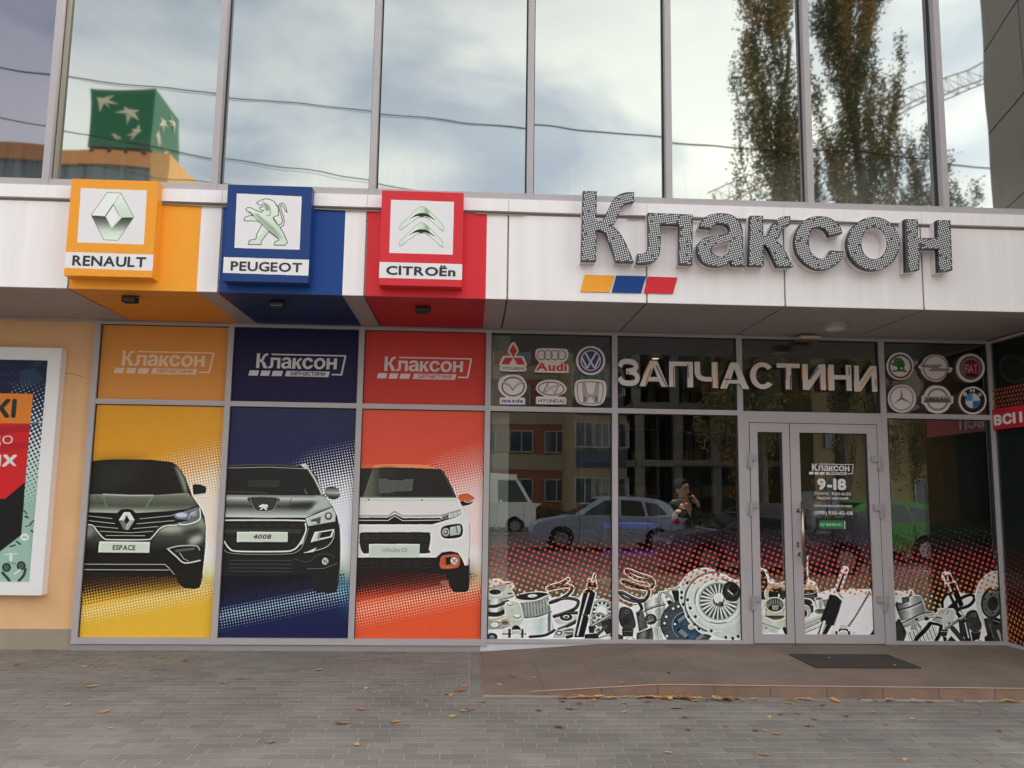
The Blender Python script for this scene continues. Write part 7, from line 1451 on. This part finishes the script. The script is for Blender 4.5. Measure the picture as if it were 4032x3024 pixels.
def street():
    silver = mat('paint_silver', (176, 184, 204), .22, .3); purple = mat('paint_plum', (104, 94, 116), .2, .3); green = mat('paint_green', (84, 156, 70), .3); white = mat('paint_white', (226, 222, 216), .4)
    a = mirror(2080, 2100, 24); b = mirror(2650, 2100, 24); mk_car('parked_car', 'silver hatchback reflected across the first two glass bays', (a[0]+b[0])/2, a[1], b[0]-a[0], 1.75, 1.5, silver)
    a = mirror(2600, 2150, 17.6); mk_car('parked_car', 'dark plum car reflected left of the door, nearest to the glass', a[0]+2.1, a[1], 4.3, 1.75, 1.42, purple)
    a = mirror(3700, 2100, 21); mk_car('parked_car', 'bright green car reflected in the bay right of the door', a[0]-2.05, a[1], 4.1, 1.7, 1.5, green)
    a = mirror(2085, 2000, 33); mk_car('parked_van', 'white van reflected at the left of the first glass bay', a[0]-2.3, a[1], 4.7, 1.9, 2.25, white, math.pi, 'van')
    a = mirror(3960, 2100, 25); mk_car('parked_car', 'pale grey car reflected at the far right of the shopfront', a[0]+.3, a[1], 4.1, 1.7, 1.5, mat('paint_pale', (190, 196, 198), .3, .4))
    # --- buildings
    WFR = mat('window_white', (170, 170, 166), .6); WPN = mat('window_dark', (62, 72, 82), .08, spec=.8)
    wm = {}
    def win(root, x, y, z, w_, h, panes=2, fm=None):
        key = (round(w_, 2), round(h, 2), panes)
        if key not in wm:
            f = MB().box(-w_/2, w_/2, 0, .06, 0, .07).box(-w_/2, w_/2, 0, .06, h-.07, h)
            for i in range(panes+1): xx = -w_/2+(w_-.07)*i/panes; f.box(xx, xx+.07, 0, .06, .07, h-.07)
            o1 = f.build('window', WFR); o2 = MB().quad([(w_/2, .02, 0), (-w_/2, .02, 0), (-w_/2, .02, h), (w_/2, .02, h)]).build('pane', WPN); wm[key] = (o1.data, o2.data); bpy.data.objects.remove(o1); bpy.data.objects.remove(o2)
        o = bpy.data.objects.new('window', wm[key][0]); COL.objects.link(o); o.parent = root; o.matrix_parent_inverse = parent_inv(root); o.location = (x, y, z)
        p = bpy.data.objects.new('pane', wm[key][1]); COL.objects.link(p); p.parent = o
    def block(label, x0, x1, y, H, wall, bands, cols, floors, dep=10, z0=.03, gf=2.8, ww=1.5, wh=1.4, panes=2):
        t = thing('apartment_building', label, 'building', ((x0+x1)/2, y, z0), 'buildings reflected from across the street')
        MB().box(x0, x1, y-dep, y, z0, H).build('wall', wall, t)
        if bands is not None:
            for k in range(1, floors+1):
                z = gf*k+.1
                if z < H-.5: MB().box(x0-.03, x1+.03, y-.1, y+.05, z, z+.9).build('facade_band', bands, t)
        MB().box(x0-.2, x1+.2, y-dep-.2, y+.25, H, H+.4).build('roof', mat('roof_grey', (90, 88, 86), .8), t)
        for k in range(floors):
            for c in range(cols):
                win(t, x0+(x1-x0)*(c+.5)/cols, y+.051, gf*k+1.1 if k else 1.0, ww, wh, panes)
        return t
    a = mirror(1820, 1700, 52); b = mirror(2170, 1700, 52); y = a[1]
    block('terracotta and ochre apartment block with white windows, mirrored in the first bay', a[0], b[0]+1.3, y, 15.5, mat('terracotta', (146, 92, 70), .85, var=.06, scale=.6), mat('band_cream', (160, 146, 128), .85), 3, 5)
    c = mirror(2290, 1700, 47); block('cream and blue trimmed house mirrored at the right of the first bay', b[0]+.5, c[0]+2.0, c[1]+2, 13.0, mat('cream_wall', (160, 144, 114), .85, var=.05, scale=.5), mat('band_blue', (74, 84, 100), .8), 3, 4, ww=1.1)
    # shell of a concrete building under construction
    a = mirror(2400, 1700, 42); b = mirror(3080, 1700, 42); y = a[1]
    t = thing('concrete_frame_building', 'unfinished concrete frame building with bare slabs, mirrored in the second bay', 'building', ((a[0]+b[0])/2, y, .03), 'buildings reflected from across the street'); MC = mat('raw_concrete', (112, 110, 104), .9, var=.1, scale=.8); x0, x1 = a[0]+1.2, b[0]+2.5
    for k in range(4): MB().box(x0, x1, y-12, y, 2.9*k+2.9, 2.9*k+3.2).build('floor_slab', MC, t)
    n = 5
    for i in range(n+1):
        for yy in (y-.5, y-6, y-11.5):
            xx = x0+(x1-x0-.4)*i/n; MB().box(xx, xx+.4, yy, yy+.4, .03, 11.6).build('column', MC, t)
    MB().box(x0, x1, y-12.3, y-12.02, .03, 12.4).build('rear_wall', mat('brick_dark', (92, 62, 50), .9, var=.1, scale=1.), t)
    a = mirror(3080, 1700, 36); b = mirror(4200, 1700, 36)
    block('plain beige five storey block mirrored right of the door', a[0]+3.0, b[0]+4, a[1]-4, 11.6, mat('beige_wall', (168, 150, 108), .85, var=.06, scale=.5), None, 6, 4, ww=1.2)
    # office with the green cube on its roof, mirrored in the second upper pane
    d = 45.; a = mirror(330, 350, d, -1.3); b = mirror(605, 600, d, -1.3); top = mirror(450, 585, d, -1.3)[2]
    t = thing('bank_building', 'ochre office corner with dark glass band below the green cube', 'building', (b[0], b[1], .03), 'buildings reflected from across the street')
    x0 = mirror(-300, 600, d, -1.3)[0]-12; x1 = b[0]+.05; y = b[1]; OC = mat('ochre_cladding', (216, 140, 72), .7)
    MB().box(x0, x1, y-6, y, .03, top-1.0).build('glass_wall', mat('teal_glass', (52, 92, 96), .15, spec=.8), t); MB().box(x0, x1+.05, y-6.2, y+.25, top-1.0, top-.15).build('cornice', OC, t)
    MB().box(x1, x1+.9, y-6, y+.3, .03, top-.15).build('corner_pier', mat('pier_yellow', (240, 176, 84), .6), t); MB().box(x0, x0+13.3, y-5, y-1, top-.15, top+1.6).build('roof_block', OC, t)
    for i in range(16): MB().box(x0+16+i*1.1, x0+16.1+i*1.1, y+.0, y+.06, .03, top-1.0).build('glazing_bar', mat('teal_bar', (60, 80, 84), .5), t) if x0+16.1+i*1.1 < x1 else None
    t = thing('cube_sign', 'large green cube sign with pale stars, mirrored in the second upper pane', 'sign', (a[0]+1, y-1, top)); x0 = mirror(345, 500, d, -1.3)[0]; z1 = mirror(480, 355, d, -1.3)[2]; x1 = b[0]; sz = x1-x0; z0 = top+.0
    GR = mat('cube_green', (22, 104, 66), .45); MB().box(x0, x1, y-sz, y+.2, z0+.05, z1).build('cube', GR, t)
    for x in np.linspace(x0+.3, x1-.3, 4): MB().box(x-.12, x+.12, y+.0, y+.25, z0-.3, z0+.05).build('bracket', M_BLACK, t)
    SM = mat('star_cream', (216, 208, 180), .6)
    C2 = Crop(200, 300, .27723); yy = y+.2
    stars = [[(660, 300), (760, 310), (940, 268), (840, 335), (1000, 405), (830, 385), (865, 445), (770, 385), (730, 400), (705, 515), (690, 390)], [(1075, 440), (1140, 478), (1290, 495), (1215, 530), (1282, 635), (1160, 580), (1115, 690), (1100, 545), (940, 520), (1075, 490)],
             [(1288, 690), (1300, 770), (1332, 800), (1270, 835), (1200, 920), (1205, 850), (1120, 845), (1215, 800), (1185, 755), (1250, 765)], [(945, 790), (975, 840), (1052, 855), (1015, 870), (1048, 900), (975, 880), (1000, 925), (930, 870), (880, 790), (940, 825)]]
    for s_ in stars:
        mb = MB(); P = []
        for q in s_: w_ = mirror(*C2.px(q), d, -1.3); P.append((w_[0], yy+.02, w_[2]))
        cx = sum(p[0] for p in P)/len(P); cz = sum(p[2] for p in P)/len(P)
        for i in range(len(P)): mb.quad([(cx, yy+.08, cz), P[i], P[(i+1) % len(P)]])
        mb.build('star', SM, t)
        mb = MB()
        for i in range(len(P)): f = lambda p: (x1+.02, yy-(x1-p[0]), p[2]); mb.quad([(x1+.08, yy-(x1-cx), cz), f(P[i]), f(P[(i+1) % len(P)])])
        mb.build('star', SM, t)
    # overhead wires
    def wire(pts, lab, dist=20., r=.015):
        P = [mirror(x, y, dist, -1.3) for x, y in pts]; P = smooth([tuple(p) for p in P], False, 6)
        o = MB().tube(P, r, 5).build('overhead_wire', mat('wire_black', (30, 30, 34), .7)); tag(o, lab, 'wire', 'overhead wires mirrored in the upper glass')
    wire([(-900, 170), (0, 268), (430, 320), (830, 368), (1290, 415), (1490, 438), (2070, 500), (2620, 552), (3000, 583), (3720, 632), (4400, 650)], 'upper overhead wire, running across nearly all upper panes')
    wire([(-900, 172), (0, 270), (430, 328), (830, 376), (1290, 422), (1490, 447), (2070, 503), (2620, 556), (3000, 585), (3720, 636), (4400, 655)], 'thin wire twisted beside the upper overhead wire', 20.2, .0065)
    wire([(-900, 300), (0, 463), (230, 505), (600, 572), (860, 618), (1340, 692), (1720, 757), (2200, 830)], 'lower overhead wire, crossing below the green cube')
    wire([(500, 560), (860, 626), (1340, 705), (1720, 763), (2200, 832)], 'thin wire beside the lower overhead wire', 20.3, .006)
    wire([(300, 640), (600, 694), (860, 722), (1300, 790)], 'lowest overhead wire, behind the yellow sign box', 22)
    # tower crane
    t = thing('tower_crane', 'lattice crane jib mirrored behind the poplars', 'crane', (0, -80, 0)); MR = mat('crane_paint', (128, 98, 88), .7)
    A = mirror(2790, 800, 88, -1.3); B = mirror(4150, 165, 80, -1.3); A, B = Vector(A.tolist()), Vector(B.tolist()); dr = (B-A).normalized(); upv = Vector((0, 0, 1)); sd_ = dr.cross(upv).normalized(); up2 = sd_.cross(dr)
    n = 26; ch = [lambda s: A+(B-A)*s, lambda s: A+(B-A)*s+sd_*1.8, lambda s: A+(B-A)*s+sd_*.9+up2*1.8]
    for f in ch: MB().tube([f(0), f(1)], .075, 5).build('chord', MR, t)
    mb = MB()
    for i in range(n):
        s0, s1, sm_ = i/n, (i+1)/n, (i+.5)/n
        for f in ch[:2]: mb.tube([f(s0), ch[2](sm_), f(s1)], .045, 4)
        mb.tube([ch[0](s0), ch[1](s1)], .045, 4)
    o = mb.build('lacing', MR, t); o['kind'] = 'stuff'
    m_ = B+dr*2; MB().box(m_.x-.8, m_.x+.8, m_.y-.8, m_.y+.8, -.05, m_.z+4).build('mast', MR, t)
street()
def poplars():
    LM_ = bpy.data.materials.new('poplar_leaves'); LM_.use_nodes = True; nt_ = LM_.node_tree; b = nt_.nodes['Principled BSDF']; b.inputs['Roughness'].default_value = .75
    g = N(nt_, 'ShaderNodeNewGeometry'); tc = N(nt_, 'ShaderNodeTexCoord'); n = N(nt_, 'ShaderNodeTexNoise'); n.inputs['Scale'].default_value = .55; n.inputs['Detail'].default_value = 2; L(nt_, tc.outputs['Object'], n.inputs[0])
    ad = N(nt_, 'ShaderNodeMath', operation='MULTIPLY_ADD'); L(nt_, g.outputs['Random Per Island'], ad.inputs[0]); ad.inputs[1].default_value = .45; L(nt_, n.outputs[0], ad.inputs[2])
    r = N(nt_, 'ShaderNodeValToRGB'); L(nt_, ad.outputs[0], r.inputs[0]); e = r.color_ramp.elements; e[0].position = .40; e[0].color = lin((72, 86, 60)); e[1].position = 1.0; e[1].color = lin((180, 140, 82))
    x = e.new(.62); x.color = lin((100, 106, 72)); x = e.new(.80); x.color = lin((134, 122, 78)); L(nt_, r.outputs[0], b.inputs['Base Color'])
    BK = mat('poplar_bark', (86, 76, 66), .9, var=.2, scale=3, bump=.3)
    specs = [(3065, 33, 2.3, 33, 'left poplar mirrored in the sixth upper pane, thin and dark green', .85, 58000), (3400, 35, 2.5, 40, 'tall middle poplar mirrored in the seventh upper pane, dense and rust brown', 1.0, 100000), (3665, 38, 2.9, 20, 'shorter leafy poplar mirrored right of the tall one', .9, 52000),
             (3545, 37, 1.6, 23, 'sparse bare branched poplar mirrored between the tall and short ones', .3, 7000), (2995, 36, 3.3, 15.5, 'low spreading poplar mirrored at the left of the group', .8, 48000), (3230, 40, 1.1, 20, 'sparse poplar mirrored behind the left and middle ones', .3, 7000)]
    for k, (px, dist, R, H, lab, dens, nl) in enumerate(specs):
        q = mirror(px, 1200, dist, -1.3); bx, by = q[0], q[1]; rr = random.Random(50+k); t = thing('poplar_tree', lab, 'tree', (bx, by, -.035), 'poplars reflected from across the street')
        MB().tube([(bx+rr.uniform(-.12, .12)*i, by, -.035+H*i/8) for i in range(9)], [(.30 if dens > .5 else .13)*(1-i/8.15)**1.4*(H/26)**.5 for i in range(9)], 8).build('trunk', BK, t)
        limbs = []
        nb = int(46+60*dens)
        for i in range(nb):
            z0 = H*(.03+.80*rr.random()**1.1); a = rr.uniform(0, 6.28); ln = H*rr.uniform(.10, .24)*(1.1-.4*z0/H)
            prof = R*min(1, .55+1.6*(z0/H))*(1 if z0 < .62*H else max(.3, 1-(z0/H-.62)*1.7))*(.8+.28*math.sin(z0*.9+k)+.15*math.sin(z0*2.3+a)); rad = prof*rr.uniform(.35, 1.05)
            pts = [(bx+rad*math.cos(a)*(1-(1-s)**2.2)+rr.gauss(0, .04), by+rad*math.sin(a)*(1-(1-s)**2.2)+rr.gauss(0, .04), z0+ln*s) for s in (0, .15, .35, .6, .8, 1.)]; limbs.append((pts, rr.random()))
            MB().tube(pts, [.05, .042, .032, .022, .014, .006], 4).build('limb', BK, t) if i < 26 else None
        tw = MB()
        for pts, _ in limbs[26:]: tw.tube(pts, [.035, .03, .024, .017, .011, .005], 3)
        for pts, _ in limbs:
            for q in range(3):
                c0 = pts[rr.randrange(1, 5)]; a = rr.uniform(0, 6.28); l_ = rr.uniform(.5, 1.5); tw.tube([c0, (c0[0]+.25*l_*math.cos(a), c0[1]+.25*l_*math.sin(a), c0[2]+.55*l_), (c0[0]+.32*l_*math.cos(a), c0[1]+.32*l_*math.sin(a), c0[2]+1.2*l_)], [.012, .008, .003], 3)
        o = tw.build('twigs', BK, t); o['kind'] = 'stuff'
        V = []; F = []
        for i in range(nl):
            pts, lf = limbs[int(rr.random()*len(limbs))]
            if lf < .12 and dens > .5: continue
            s_ = 5*rr.random()**.75; i0 = min(4, int(s_)); f = s_-i0; sp = .10+.12*rr.random(); c = [pts[i0][j]*(1-f)+pts[i0+1][j]*f for j in range(3)]
            if math.sin(c[2]*5.3+c[0]*9+k)*math.sin(c[2]*2.1+c[1]*7) < -.45 and rr.random() < .7: continue
            c = [c[0]+rr.gauss(0, sp), c[1]+rr.gauss(0, sp), c[2]+rr.gauss(0, sp*2.2)]
            s = rr.uniform(.040, .085); d1 = Vector((rr.gauss(0, 1), rr.gauss(0, 1), rr.gauss(0, 1))).normalized(); d2 = d1.orthogonal().normalized(); c = Vector(c); m0 = len(V)
            V += [tuple(c-d1*s), tuple(c+d2*s*.7), tuple(c+d1*s), tuple(c-d2*s*.7)]; F.append((m0, m0+1, m0+2, m0+3))
        me = bpy.data.meshes.new('crown'); me.from_pydata(V, [], F); me.materials.append(LM_); link('crown', me, t)
poplars()
# a few street trees and a fence low across the road, for the lower reflections
def hedge():
    rr = random.Random(77); V = []; F = []
    for i in range(9000):
        x = rr.uniform(-4, 30); c = Vector((x, -26.5+rr.gauss(0, .35), rr.random()**.7*(.9+.2*math.sin(x)))); s = rr.uniform(.05, .09)
        d1 = Vector((rr.gauss(0, 1), rr.gauss(0, 1), rr.gauss(0, 1))).normalized(); d2 = d1.orthogonal().normalized(); m0 = len(V); V += [tuple(c-d1*s), tuple(c+d2*s*.7), tuple(c+d1*s), tuple(c-d2*s*.7)]; F.append((m0, m0+1, m0+2, m0+3))
    me = bpy.data.meshes.new('hedge'); me.from_pydata(V, [], F); me.materials.append(mat('hedge_leaf', (52, 62, 40), .8)); o = link('hedge', me); tag(o, 'low dark hedge along the far pavement, mirrored behind the cars', 'hedge', kind='stuff')
hedge()
